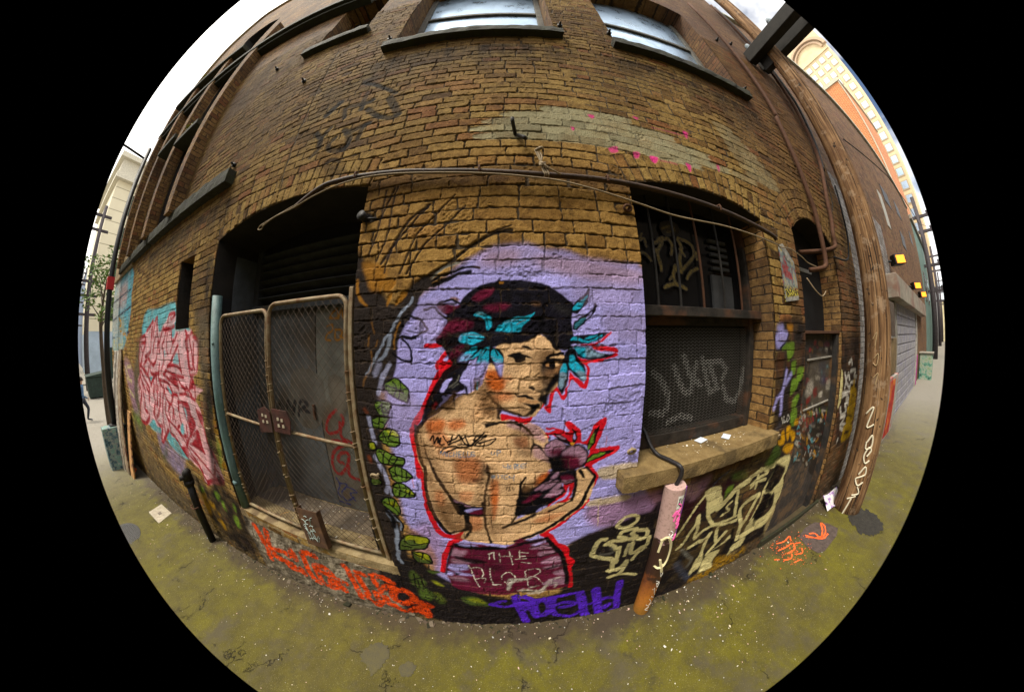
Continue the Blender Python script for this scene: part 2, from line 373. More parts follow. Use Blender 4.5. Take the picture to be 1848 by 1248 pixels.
# solid body behind the front, flanks and roof
bb = MB()
bb.face([(W0,0,-1.2),(W0,9,-1.2),(W0,9,7.0),(W0,0,7.0)]); bb.face([(W1,0,-1),(W1,9,-1),(W1,9,12),(W1,0,12)])
pr = [(-9.25,7.0),(-9.0,8.05),(-8.3,8.75),(-7.8,10.3),(-6.9,11.6),(4.45,12.0)]
for a, b in zip(pr, pr[1:]): bb.face([(a[0],0,a[1]),(b[0],0,b[1]),(b[0],9,b[1]),(a[0],9,a[1])])
bb.face([(W0,9,-1.2),(W1,9,-1.2),(W1,9,7),(W0,9,7)])
bb.build('side_wall', brick_mat('flank_brick', 'yz'), bld)
cap = MB()
for a, b in zip(pr, pr[1:]):
    d = Vector((b[0]-a[0], 0, b[1]-a[1])); n_ = Vector((-d.z, 0, d.x)).normalized() * .09
    cap.prism([(a[0],a[1]),(b[0],b[1]),(b[0]+n_.x,b[1]+n_.z),(a[0]+n_.x,a[1]+n_.z)], -.05, .3)
cap.build('coping', MT['stone'], bld)

# ---- doorway recess
q = MB(); x0, x1 = DOOR[0], DOOR[1]
q.box(x0-.02, x1+.02, -.012, .46, .585, .69); o = rough(q.build('door_sill', MT['stone'], bld), .03, .006, 3)

q = MB(); q.box(x0+.004, x1, .2, .44, .6905, .694); q.build('recess_floor', plain('littered_floor', (.17,.13,.09), var=.5, scale=9, stain=(.075,.062,.055)), bld)
q = MB(); q.box(x0+.002, x0+.012, .2, .449, .694, 3.0); q.box(x0+.014, x0+.06, .40, .449, .694, 2.5); q.build('side_panel', MT['grey_panel'], bld)
q = MB(); q.box(x0+.06, -1.588, .45, .49, .694, 2.48); o = q.build('door', MT['grey_door'], bld, bevel=.004)
q = MB(); q.box(-1.580, x1-.002, .45, .49, .694, 2.48); o2 = q.build('door', plain('stained_grey_door', (.16,.158,.135), var=.45, scale=4, stain=(.08,.05,.026)), bld, bevel=.004)
q = MB(); q.box(-1.66,-1.64,.43,.45,1.55,1.68); q.build('handle', MT['rust'], o)
q = MB(); q.box(x0+.02, x1, .40, .47, 2.485, 2.545); q.build('transom_bar', MT['grey_panel'], bld, bevel=.005)
q = MB()
for k in range(6):
    zz = 2.60 + k*.085; m = Matrix.Translation((0,.47,zz)) @ Matrix.Rotation(R(-32),4,'X'); q.box(x0+.1, x1-.01, -.05,.05,-.006,.006, m)
q.box(x0+.02, x0+.1, .42,.5,2.545,3.1); q.build('louvre', plain('dark_grey_louvre', (.045,.048,.05), var=.3), bld)
q = MB(); q.box(x0-.3, x1+.3, .52, .54, .5, 3.4); q.build('back_panel', MT['black'], bld)
# black painted reveal strip left of the gate
q = MB(); q.box(x0+.001, x0+.004, .001, .198, .70, 2.6); q.build('painted_reveal', MT['dark'], bld)

# ---- barred window
x0, x1 = WIN[0], WIN[1]
sm = MB()
def stone_block(mb, x0, x1, y0, y1, z0, z1, seed, n=14):
    r_ = random.Random(seed)
    for k in range(n):
        a = x0 + (x1-x0)*k/n; b = x0 + (x1-x0)*(k+1)/n
        mb.box(a, b, y0, y1, z0, z1)
sm.box(.565, 1.955, -.085, .27, 1.392, 1.497)
sill = rough(sm.build('window_sill', plain('golden_sill_stone', (.27,.185,.075), var=.7, scale=12, bump=.014, c2=(.16,.10,.035), stain=(.09,.06,.025)), bld), .022, .0055, 8)
fb = MB()
fb.box(x0+.002, x1-.002, .10, .20, 2.325, 2.385)                       # transom bar
fb.box(x1-.10, x1-.045, .15, .24, 1.50, 2.325); fb.box(x0+.003, x0+.05, .15, .24, 1.50, 2.325); fb.box(x0+.05, x1-.10, .16, .24, 1.50, 1.585)
fb.box(x0+.05, x1-.10, .16, .24, 2.275, 2.325); fb.box(x1-.035, x1-.003, .18, .25, 1.50, 3.08)
frame = fb.build('window_frame', plain('rust_black_frame', (.035,.028,.022), var=.6, scale=12, stain=(.09,.04,.02)), bld, bevel=.004)
q = MB(); q.box(x0-.1, x1+.1, .262, .28, 1.3, 3.3); q.build('pane', MT['glassdark'], frame)
q = MB(); q.box(x0+.05, x1-.1, .245, .26, 1.50, 2.33); q.build('board', plain('dark_board', (.02,.018,.016), var=.4), frame)
q = MB()
for k in range(5): q.box(1.52, 1.72, .235, .258, 2.70+k*.055, 2.725+k*.055)
q.box(1.50,1.74,.24,.26,2.40,2.66); q.build('vent_grille', plain('grey_vent', (.06,.062,.065), var=.3), frame)
for k, X in enumerate((.885, 1.065, 1.275, 1.492, 1.70)):
    q = MB(); q.tube([(X,.14,2.385),(X+.004,.14,3.155)], .0085, 6); q.build('window_bar', MT['rust'] if k in (2,4) else MT['iron'], bld)
# expanded metal: two families of strands, white where a tag was sprayed over it
q = MB(); xa, xb, za, zb = x0+.05, x1-.10, 1.585, 2.275; yy = .165
def wfun(px_): return px_
TAGL = [[(.86,1.99),(.93,1.93),(.985,1.83),(.985,1.76),(.94,1.72),(.86,1.74)],[(1.02,2.02),(1.06,1.93),(1.12,1.84),(1.17,1.84),(1.19,1.96),(1.22,2.03)],[(1.10,2.08),(1.16,1.95),(1.26,1.88)],[(1.27,2.06),(1.31,1.94),(1.36,1.82),(1.44,1.84),(1.38,1.95),(1.33,2.03),(1.46,2.03),(1.53,1.97),(1.49,1.90)],[(1.50,1.85),(1.56,1.74),(1.66,1.72),(1.72,1.80),(1.74,1.95)],[(1.00,1.66),(1.10,1.69),(1.20,1.66)]]
segs = np.array([(a[0],a[1],b[0],b[1]) for s_ in TAGL for a, b in zip(s_, s_[1:])])
def near_tag(x, z):
    ax, az, bx, bz = segs.T; dx, dz = bx-ax, bz-az
    t = np.clip(((x-ax)*dx+(z-az)*dz)/(dx*dx+dz*dz), 0, 1); return np.hypot(x-ax-t*dx, z-az-t*dz).min() < .022
DX, DZ = .036, .021
mesh_white = []
nx = int((xb-xa)/DX); nz_ = int((zb-za)/DZ)
for i in range(nx):
    for j in range(nz_):
        cx_, cz_ = xa+(i+.5)*DX, za+(j+.5)*DZ
        for pa, pb in (((-.5,0),(0,.5)),((0,.5),(.5,0))):
            A_ = Vector((cx_+pa[0]*DX, yy, cz_+pa[1]*DZ)); B_ = Vector((cx_+pb[0]*DX, yy, cz_+pb[1]*DZ))
            f0 = len(q.bm.faces); 
            d = (B_-A_); nrm = Vector((-d.z,0,d.x)).normalized()*.0013
            P = [A_-nrm, B_-nrm, B_+nrm, A_+nrm]
            fr_ = [q.bm.verts.new(v+Vector((0,-.0015,0))) for v in P]; bk = [q.bm.verts.new(v+Vector((0,.0015,0))) for v in P]
            fs = [q.bm.faces.new(fr_), q.bm.faces.new(bk[::-1])] + [q.bm.faces.new((fr_[k],bk[k],bk[(k+1)%4],fr_[(k+1)%4])) for k in range(4)]
            if near_tag((A_.x+B_.x)/2, (A_.z+B_.z)/2):
                for f in fs: f.material_index = 1
            # lower half of the diamond
        for pa, pb in (((-.5,0),(0,-.5)),((0,-.5),(.5,0))):
            A_ = Vector((cx_+pa[0]*DX, yy+.001, cz_+pa[1]*DZ)); B_ = Vector((cx_+pb[0]*DX, yy+.001, cz_+pb[1]*DZ))
            d = (B_-A_); nrm = Vector((-d.z,0,d.x)).normalized()*.0013; P = [A_-nrm, B_-nrm, B_+nrm, A_+nrm]
            fr_ = [q.bm.verts.new(v+Vector((0,-.0015,0))) for v in P]; f = q.bm.faces.new(fr_)
            if near_tag((A_.x+B_.x)/2, (A_.z+B_.z)/2): f.material_index = 1
grl = q.build('metal_mesh', plain('dark_mesh', (.06,.056,.05), rough=.5, var=.3, bump=0), bld)
grl.data.materials.append(flat('sprayed_white', (.17,.166,.155)))

# ---- right-hand doorway
x0, x1 = DOOR2[0], DOOR2[1]
q = MB(); q.box(x0-.1, x1+.1, .2, .22, 2.1, 3.5); q.build('dark_transom', MT['black'], bld)
q = MB(); q.box(x0+.01, x1-.002, .02, .2, 2.212, 2.24); q.build('door_lintel', MT['rust'], bld, bevel=.003)
q = MB(); q.box(x0+.01, x1-.10, .075, .2, -.1, 2.205); door2 = q.build('door', plain('layered_old_paint', (.055,.045,.04), var=.5, scale=18, stain=(.12,.075,.04)), bld, bevel=.004)
q = MB(); q.box(x1-.098, x1-.004, .03, .2, -.1, 2.205); q.build('door_frame', plain('dark_frame', (.03,.026,.024), var=.5, stain=(.09,.05,.025)), bld, bevel=.004)
PT = plain('pale_trim', (.30,.28,.24))
for Z in (1.965, 1.49):
    q = MB(); q.box(2.72, 3.42, .06, .0725, Z, Z+.014); q.build('trim_strip', PT, door2)
q = MB(); q.box(x0-.05, 3.72, -.03, .0, -.2, .20); q.build('threshold', MT['stone_dark'], bld, bevel=.01)
q = MB(); q.box(2.75,3.3,.195,.199,2.86,2.90); q.build('vent_slot', flat('pale_slot', (.25,.25,.25)), bld)

# ---- slot window and left bays
q = MB(); q.box(SLOT[0]-.05, SLOT[1]+.05, .25, .27, 2.3, 3.2); q.build('slot_window', MT['black'], bld)
def upper_window(o, sx0, sx1, sz0, sz1, pro=.1, drop=False):
    x0, x1, z0, zs, rise, d = o
    q = MB(); q.box(sx0, sx1, -pro, d, sz0, sz1); rough(q.build('window_sill', MT['stone_dark'], bld), .05, .011, sx0)
    f = MB(); y = d-.05
    for a, b, c_, e in ((x0,x0+.07,z0,zs+rise),(x1-.07,x1,z0,zs+rise)): f.box(a,b,y,y+.06,c_,e)
    f.box(x0+.07,x1-.07,y,y+.06,z0,z0+.08); f.box(x0+.07,x1-.07,y,y+.06,(z0+zs)/2+.2,(z0+zs)/2+.26)
    fo = f.build('window_frame', MT['frame'], bld, bevel=.004)
    g_ = MB(); g_.box(x0,x1,y+.03,y+.04,z0,zs+rise); g_.build('pane', MT['glass'], fo)
    bk = MB(); bk.box(x0-.1,x1+.1,d+.1,d+.12,z0-.2,zs+rise+.2); bk.build('dark_room', MT['black'], fo)
upper_window(UP2, -1.12, .50, 4.80, 4.905, .085); upper_window(UP3, .95, 2.68, 4.795, 4.905, .085); upper_window(UP1, -2.42, -1.50, 5.55, 5.665, .085)
q = MB(); q.box(-5.3, -2.56, -.10, .1, 3.665, 3.825); rough(q.build('window_sill', MT['stone_dark'], bld), .06, .012, 5)
q = MB(); q.box(-8.2, -5.38, -.10, .1, 3.67, 3.825); rough(q.build('window_sill', MT['stone_dark'], bld), .06, .012, 5)
for k, o in enumerate(LEFT + LEFT2):
    x0, x1, z0, zs, rise, d = o
    f = MB(); f.box(x0,x0+.08,d-.06,d,z0,zs+rise); f.box(x1-.08,x1,d-.06,d,z0,zs+rise); f.box(x0+.08,x1-.08,d-.06,d,z0,z0+.08); f.box(x0+.08,x1-.08,d-.06,d,(z0+zs)/2,(z0+zs)/2+.07)
    fo = f.build('window_frame', MT['frame'], bld)
    g_ = MB(); g_.box(x0,x1,d-.02,d-.01,z0,zs+rise); g_.build('pane', MT['glassdark'], fo)
for k, X in enumerate((-4.2, -5.51, -6.86, -8.15)):
    q = MB(); q.prism([(X-.105,3.80),(X+.105,3.80),(X+.105,8.0),(X-.105,8.0)], -.155, .0)
    q.build('pilaster', BRA, bld)
    for zc in (4.6, 5.6, 6.6):
        pass
q = MB(); q.box(-8.3,-1.9,-.17,0,7.05,7.16); q.box(-8.3,-1.9,-.12,0,6.97,7.05); q.build('string_course', MT['stone_dark'], bld, bevel=.01)
q = MB(); q.box(-7.9,-5.0,-.2,0,7.78,7.9); q.build('window_ledge', MT['stone_dark'], bld, bevel=.01)
for a_, b_, Z in ((-5.35,-4.45,5.35),(-6.65,-5.75,5.75)):
    q = MB(); q.box(a_,b_,-.2,.02,Z,Z+.1); q.build('window_ledge', MT['stone_dark'], bld, bevel=.01)
# crack: a settlement joint running up from the doorway arch
pts = [(-1.688,3.36),(-1.686,3.42),(-1.701,3.749),(-1.706,4.0),(-1.715,4.232),(-1.74,4.6),(-1.766,5.01),(-1.79,5.3)]
CRACK = pts
# left end: roll-up door with mural slats and lintel band
q = MB(); q.box(-9.2,-6.75,-.05,.0,3.62,4.0); q.build('concrete_lintel', plain('tan_render', (.34,.24,.11), var=.4, scale=5), bld, bevel=.01)
q = MB(); q.box(-9.2,-6.95,-.006,0,2.1,3.6); q.build('shutter', plain('pale_blue_shutter', (.3,.42,.45), var=.3), bld)

# ================================================================== NEIGHBOURING BUILDINGS, RIGHT
GB = thing('garage_building', 'brown rendered garage building with a pale roll-up door and three lit lamps over it', 'building', (9, 0, 0))
q = MB(); q.box(4.46, 21, .002, 9, -1, 8.8); q.build('wall', brick_mat('brown_garage_brick', 'xz', stops=[(0,(.10,.045,.026)),(.4,(.22,.105,.05)),(.7,(.27,.145,.062)),(1,(.20,.075,.042))], mortar=(.07,.055,.035)), GB)
q = MB(); q.box(4.46, 7.9, -.006, .0, -.6, 4.5); q.build('white_brick_strip', MT['brick_white'], GB)
q = MB(); q.box(4.46, 21, -.06, .2, 8.8, 8.9); q.build('roof_flashing', plain('pale_flashing', (.55,.55,.45)), GB)
q = MB(); q.box(7.0, 16.6, -.22, 0, 2.86, 3.32); q.build('lintel_beam', plain('pale_concrete_beam', (.34,.30,.24), var=.4, scale=4, stain=(.2,.1,.07)), GB, bevel=.015)
q = MB(); q.box(7.9, 13.0, -.02, 0, .2, 2.86)
for k in range(12): q.box(7.9, 13.0, -.035, -.02, .3+k*.21, .3+k*.21+.175)
gd = q.build('garage_door', plain('pale_grey_shutter', (.36,.35,.38), var=.4, scale=6, stain=(.2,.19,.26)), GB, bevel=.006)
q = MB(); q.box(7.3, 14, -.5, 0, .1, .32); q.build('garage_threshold', MT['concrete'], GB, bevel=.02)
for X, c_ in ((7.55,(.28,.26,.22)),(13.2,(.4,.38,.34))):
    q = MB(); q.box(X, X+.28, -.06, 0, .2, 2.86); q.build('door_jamb', plain('jamb', c_, var=.4, scale=7), GB, bevel=.01)
q = MB(); q.box(13.3, 13.46, -.075, -.06, .5, 1.5); q.build('magenta_paint', plain('magenta_paint', (.55,.04,.35), var=.5), GB)
q = MB(); q.box(6.35, 6.85, -.14, -.008, 2.16, 2.75); q.build('meter_cabinet', plain('brown_cabinet', (.10,.07,.05)), GB, bevel=.01)
q = MB(); q.box(6.5, 7.35, -.10, -.008, 1.46, 2.12); q.build('wooden_panel', plain('ochre_wood_panel', (.24,.16,.07), var=.5, scale=5), GB, bevel=.008)
q = MB(); q.box(6.25, 7.5, -.14, -.008, .22, 1.44); q.build('tagged_hatch', plain('white_hatch', (.42,.40,.36), var=.4, scale=6, stain=(.45,.03,.02)), GB, bevel=.008)
q = MB(); q.box(6.5, 7.1, -.145, -.14, .35, 1.38); q.build('red_paint', plain('red_spray', (.55,.03,.02), var=.5, scale=10, stain=(.65,.2,.03)), GB)
for k, (X, Z) in enumerate(((10.6,6.0),(13.5,6.4),(17,6.1),(12.4,5.0))):
    q = MB(); q.box(X, X+1.1, -.01, 0, Z, Z+.5); q.build('high_window', MT['dark'], GB)
q = MB(); q.box(9.4, 9.9, -.012, 0, 4.9, 5.9); q.build('white_notice', flat('white_notice', (.38,.37,.33)), GB)
AMB = flat('amber_lamp_glass', (1.,.30,.02), .4, 1.0)
for k, (X, Z) in enumerate(((7.95, 3.70),(12.2,3.62),(15.2, 3.62))):
    t = thing('wall_lamp', ('lit amber floodlight close to the wooden pole, first in the row over the garage lintel','lit amber floodlight in the middle of the row above the garage door','lit amber floodlight at the far end of the garage lintel')[k], 'lamp', (X, -.2, Z), 'amber lamps over the garage')
    q = MB(); q.prism([(-.02+-.34,Z-.10),(-.30,Z+.14),(-.06,Z+.14),(-.06,Z-.10)], X-.13, X+.13, 'x'); q.build('housing', MT['iron'], t, bevel=.01)
    q = MB(); q.prism([(-.375,Z-.09),(-.325,Z+.10),(-.318,Z+.10),(-.368,Z-.09)], X-.10, X+.10, 'x'); q.build('lamp_glass', AMB, t)
    for ch in t.children:
        c0 = Vector((X,-.2,Z)); ch.data.transform(Matrix.Translation(c0) @ Matrix.Rotation(R(-58),4,'Z') @ Matrix.Scale(.92,4) @ Matrix.Translation(-c0))
    q = MB(); q.tube([(X,-.12,Z),(X,.0,Z+.02)], .03, 8); q.build('bracket', MT['iron'], t)
def block(name, label, x0, x1, y0, y1, h, m, wins=(), wm=None, z0=-1, cat='building', group=None):
    t = thing(name, label, cat, ((x0+x1)/2, y0, 0), group)
    q = MB(); q.box(x0, x1, y0, y1, z0, h); q.build('wall', m, t)
    q = MB(); q.box(x0-.1, x1+.1, y0-.12, y1, h, h+.25); q.build('cornice', MT['concrete'], t, bevel=.03)
    for (X, Z, ww, hh) in wins:
        f = MB(); f.box(X, X+ww, y0-.04, y0, Z, Z+hh); fo = f.build('window', MT['frame'], t)
        g_ = MB(); g_.box(X+.08, X+ww-.08, y0-.05, y0-.04, Z+.08, Z+hh-.08); g_.build('pane', MT['glassdark'], fo)
    return t
block('stucco_building', 'teal green rendered building just beyond the brown garage building', 21.02, 30, .0, 9, 8.2, plain('teal_stucco', (.13,.22,.19), var=.4, scale=2), [(22.5,4,1.2,1.6),(25.5,4,1.2,1.6)])
block('brick_block', 'reddish brick building further up the alley beyond the teal one', 30.02, 42, .15, 9, 9.0, brick_mat('far_red_brick', 'xz', stops=[(0,(.16,.06,.045)),(1,(.26,.10,.075))]), [(32,4,1.2,1.8),(36,4,1.2,1.8)])
block('far_alley_building', 'grey building beyond the reddish brick one, last in the alley row', 42.02, 60, .1, 9, 7.5, plain('far_grey', (.24,.24,.25), var=.3, scale=2), [(45,3,1.4,1.6),(50,3,1.4,1.6)])
block('end_building', 'pale yellow building closing the end of the alley beyond the grey building', 95, 110, -14, 6, 9, plain('pale_yellow_wall', (.62,.56,.36), var=.2, scale=1), [])
# sunlit orange brick block and the cream grid tower behind it
s = N('orange_brick_wall'); p = s.pos(); x,y,z = s.sep(p); t_ = s.n('TexBrick'); t_.inputs['Scale'].default_value = 1.; t_.inputs['Brick Width'].default_value = .6; t_.inputs['Row Height'].default_value = .22; t_.inputs['Mortar Size'].default_value = .02
for k_, c_ in (('Color1',(.42,.15,.05,1)),('Color2',(.34,.11,.04,1)),('Mortar',(.5,.3,.16,1))): t_.inputs[k_].default_value = c_
s.l(s.comb(y,z), t_.inputs['Vector']); s.l(t_.outputs['Color'], s.b.inputs['Base Color']); ORB = s.m
t = thing('orange_brick_block', 'tall sunlit orange brick block with blank wall rising over the garage roof', 'building', (44, 3, 0))
q = MB(); q.box(44, 62, 1.6, 12, -1, 36); q.build('wall', ORB, t)
q = MB(); q.box(43.8, 62, 1.4, 12, 36, 36.6); q.box(43.9,44.0,1.5,1.62,2,36); q.build('cornice', plain('pale_cornice', (.5,.47,.36)), t)
t = thing('grid_tower', 'cream high rise with rows of square windows and a great arch near the top', 'tower', (72, 3, 0))
CRM = plain('cream_cladding', (.58,.46,.28), var=.15, scale=.6, bump=0)
X0 = 72.0; q = MB(); q.box(X0, 90, .2, 20, -1, 80); q.build('wall', CRM, t)
wn = 0
win_src = None
for r_ in range(21):
    for c_ in range(6):
        Z = 9 + r_*2.75; Y = .55 + c_*1.95
        if Z > 65 or (c_ > 4 and Z < 50): continue
        f = MB(); f.box(X0-.10, X0, Y, Y+1.45, Z, Z+1.9); fo = f.build('window', plain('tower_frame', (.45,.38,.26), bump=0) if win_src is None else win_src.data.materials[0], t)
        win_src = win_src or fo
        g_ = MB(); g_.box(X0-.12, X0-.10, Y+.2, Y+1.25, Z+.25, Z+1.7); g_.build('pane', MT['glass'], fo)
q = MB(); cy, cz, ra = 5.0, 68.0, 3.7
for r0, r1, d in ((ra, ra+.5, .5),(ra+.9, ra+1.6, .9)):
    for k in range(20):
        a, b = math.pi*k/20, math.pi*(k+1)/20
        P = [(cy+r0*math.cos(a),cz+r0*math.sin(a)),(cy+r1*math.cos(a),cz+r1*math.sin(a)),(cy+r1*math.cos(b),cz+r1*math.sin(b)),(cy+r0*math.cos(b),cz+r0*math.sin(b))]
        q.prism(P, X0-d, X0, 'x')
q.build('arch', plain('arch_stone', (.5,.36,.24), bump=0), t)
q = MB(); q.box(X0-.3, X0, .2, 12, 66.6, 67.2); q.build('band_course', CRM, t)

# ================================================================== LEFT END OF THE ALLEY
t = thing('white_building', 'tall cream clapboard building with pale blue ground floor and deep cornice', 'building', (-36, 4, -.9))
s = N('cream_clapboard'); p = s.pos(); x,y,z = s.sep(p)
ln = s.math('LESS_THAN', s.math('FRACT', s.math('MULTIPLY', z, .9)), .07)
s.l(s.mix(ln, s.mix(s.noise(p,1.2,4), (.74,.68,.50), (.62,.56,.40)), (.34,.30,.2)), s.b.inputs['Base Color']); CLP = s.m
XW = -36
q = MB(); q.box(XW-16, XW, .75, 14, 3.4, 17.4); q.build('wall', CLP, t)
q = MB(); q.box(XW-16, XW+.02, .72, 14, -1.2, 3.4); q.build('painted_base', plain('pale_blue_base', (.42,.52,.62), var=.2, scale=1), t)
q = MB(); q.box(XW-16, XW+.7, .35, 14, 17.4, 18.0); q.box(XW-16, XW+.45, .5, 14, 18.0, 19.4); q.box(XW-16, XW+1.0, .1, 14, 19.4, 19.9); q.build('cornice', plain('white_cornice', (.66,.62,.5), var=.2), t)
for k in range(4):
    Z = 4.4 + k*3.3
    f = MB(); f.box(XW, XW+.06, 2.6, 4.2, Z, Z+2.1); fo = f.build('window', plain('dark_green_frame', (.03,.06,.05), bump=0), t)
    g_ = MB(); g_.box(XW+.06, XW+.08, 2.75, 4.05, Z+.15, Z+1.95); g_.build('pane', MT['glassdark'], fo)
q = MB(); q.box(XW+.02, XW+.08, 2.6, 3.9, -.9, 2.0); q.build('door', plain('dark_green_door', (.03,.06,.05), bump=0), t)
q = MB(); q.box(XW-1, XW+3, -.4, 14, -.9, -.78); q.build('sidewalk', MT['concrete'], kind='structure')

# unseen building across the alley, added to block sky light from the front
block('unseen_opposite_building', 'plain grey rendered building facing the brick warehouse across the alley', -70, 70, -16, -6.6, 8.5, plain('grey_render', (.25,.22,.18), var=.3, scale=.8))

# a bin and a tagged box far along the lane
block('lane_end_building', 'hazy blue grey building closing the lane beyond the power poles', -125, -100, -6, .6, 17, plain('blue_grey_wall', (.16,.22,.34), var=.3, scale=.5), [])  # added far building; the bluish lens tint is put into its colour
block('lane_building', 'slate blue building set behind the cream one along the lane', -98, -54, .9, 12, 12.5, plain('slate_wall', (.10,.14,.22), var=.3, scale=.6), [])  # second added building, its blue also stands for the lens tint here
DB = plain('dark_green_bin', (.03,.05,.04), var=.4)
t = thing('dumpster', 'dark green steel dumpster in the lane before the cream building', 'dumpster', (-25,.5,-.9))
q = MB(); q.prism([(.05,-.85),(1.1,-.85),(1.2,.35),(-.05,.35)], -26, -24.2, 'x'); q.build('body', DB, t, bevel=.03)
q = MB(); q.prism([(-.08,.36),(1.22,.36),(1.22,.62),(-.08,.42)], -26.05, -24.15, 'x'); q.build('lid', DB, t, bevel=.02)
t = thing('utility_box', 'small graffiti-covered utility box standing past the garage door', 'utility box', (15.6,-.2,.4))
s = N('tagged_box'); p = s.pos(); s.l(s.ramp(s.noise(p, 6, 5, .7), [(.32,(.03,.05,.05)),(.45,(.10,.28,.2)),(.55,(.35,.36,.3)),(.65,(.15,.3,.12)),(.8,(.3,.08,.2))]), s.b.inputs['Base Color'])
q = MB(); q.box(15.3,16.0,-.5,-.02,.35,1.45); q.build('cabinet', s.m, t, bevel=.03)
q = MB(); q.box(15.26,16.04,-.54,0,1.45,1.5); q.build('lid', MT['concrete'], t, bevel=.01)

# ================================================================== THINGS ON AND AGAINST THE WALL
def wp(x, z, y):                               # measured on the wall plane, standing y off it
    return (x*(1+y), y, 2.2+(z-2.2)*(1+y))
# security gate: two chain-link leaves in bent tube frames
gate = thing('chain_link_gate', 'rusty two-leaf chain-link gate with a red lock plate, closing the deep doorway', 'gate', (-1.6, .03, .69))
def leaf(x0, x1, z0, z1, y, r=.0145, rc=.07):
    P = [(x0,y,z0),(x0,y,z1-rc)] + [(x0+rc-rc*math.cos(a), y, z1-rc+rc*math.sin(a)) for a in np.linspace(.2,1.57,6)]
    P += [(x1-rc+rc*math.sin(a), y, z1-rc+rc*math.cos(a)) for a in np.linspace(0,1.4,6)] + [(x1,y,z1-rc),(x1,y,z0)]
    q = MB(); q.tube(P, r, 10); q.tube([(x0,y,z0+.02),(x1,y,z0+.02)], r, 10); q.tube([(x0,y,1.62),(x1,y,1.60)], r*.8, 8)
    r_ = random.Random(int(x0*100))
    for k in range(14):                        # wire ties wound round the tube
        t = r_.random(); zz = z0 + .1 + t*(z1-z0-.25)
        for X in (x0, x1): q.tube([(X-.021,y-.004,zz-.006),(X,y-.021,zz),(X+.021,y-.004,zz+.006)], .003, 4)
    fr = q.build('gate_frame', MT['galv'], gate, smooth=True)
    q = MB(); D = .062; ww, hh = x1-x0, z1-z0
    for sgn in (1,-1):
        n = int((ww+hh)/D)+1
        for k in range(n):
            c_ = k*D
            # line x - x0 = s, z = c - s  (or mirrored)
            s0 = max(0, c_-hh); s1 = min(ww, c_)
            if s1-s0 < .01: continue
            xa, xb = (x0+s0, x0+s1) if sgn > 0 else (x1-s0, x1-s1)
            m = max(2, int((s1-s0)/.12)+1); pts = []
            for j in range(m+1):
                t = j/m; bulge = .012*math.sin(3*(xa+(xb-xa)*t)*2+1.3)*math.sin((c_-(s0+(s1-s0)*t))*3)
                pts.append((xa+(xb-xa)*t, y+bulge+(.002 if sgn>0 else -.002), z0+c_-(s0+(s1-s0)*t)))
            q.tube(pts, .0015, 3, caps=False)
    q.build('wire_mesh', plain('rusty_wire', (.085,.055,.035), var=.5, scale=30, bump=0), gate)
    return fr
leaf(-2.385, -1.645, .73, 2.425, .04); leaf(-1.605, -.885, .735, 2.455, .03)
q = MB(); q.box(-.868,-.838,.02,.05,.70,2.50); q.build('gate_post', MT['galv'], gate, bevel=.006)
for nm, pts, y in (('lock_plate', [(-1.80,1.56),(-1.635,1.585),(-1.635,1.735),(-1.70,1.765),(-1.80,1.73)], .012), ('lock_plate', [(-1.60,1.60),(-1.42,1.605),(-1.40,1.70),(-1.43,1.765),(-1.60,1.765)], .004)):
    q = MB(); q.prism(pts, y, y+.006); pl = q.build(nm, plain('red_lead_plate', (.075,.022,.015), var=.6, scale=18, stain=(.045,.022,.015)), gate, bevel=.002)
    r_ = random.Random(5); WC = flat('worn_cream', (.36,.31,.22))
    for k in range(4):
        q = MB(); X = pts[0][0]+.06+.05*(k%2)+r_.random()*.01; Z = 1.645+.045*(k//2)+r_.random()*.01; q.prism([(X-.012,Z-.01),(X+.012,Z-.008),(X+.010,Z+.012),(X-.011,Z+.01)], y-.003, y); q.build('worn_sticker', WC, pl)
q = MB(); m = Matrix.Translation((-1.44,.02,.865)) @ Matrix.Rotation(R(-5),4,'X') @ Matrix.Rotation(R(-4),4,'Y'); q.box(-.105,.105,-.05,-.044,-.165,.16,m); q.box(-.105,-.099,-.044,-.005,-.165,.16,m); q.box(.099,.105,-.044,-.005,-.165,.16,m)
hs = q.build('drop_bolt_housing', plain('rusty_housing', (.13,.065,.03), var=.6, scale=14, stain=(.06,.03,.018)), gate, bevel=.003)
q = MB(); r_ = random.Random(9)
for k in range(26):
    X, Z = r_.uniform(-.06,.06), r_.uniform(-.10,.10); a = r_.uniform(0,3.1); L = r_.uniform(.012,.035)
    q.tube([m @ Vector((X-L*math.cos(a),-.0525,Z-L*math.sin(a))), m @ Vector((X,-.0525,Z+.008)), m @ Vector((X+L*math.cos(a),-.0525,Z+L*math.sin(a)))], .0022, 4)
q.build('scribble', flat('pale_green_ink', (.38,.46,.42)), hs)
q = MB(); q.tube([(-.93,.05,.74),(-.935,.06,.98)], .008, 6); q.tube([(-.98,.05,.72),(-.93,.05,.75)], .008, 6); q.build('gate_bolt', MT['iron'], gate)
# teal pipe in the corner of the doorway
q = MB(); q.tube([(-2.475,.03,.70),(-2.462,.03,1.2),(-2.468,.03,1.7),(-2.462,.03,2.60)], .043, 14)
q.tube([(-2.462,.0,2.2),(-2.42,-.015,2.2)], .012, 6); q.tube([(-2.47,.0,.98),(-2.43,-.01,.96)], .02, 6)
tag(q.build('gate_pipe', MT['teal'], smooth=True), 'upright teal painted pipe standing in the gated doorway', 'pipe')
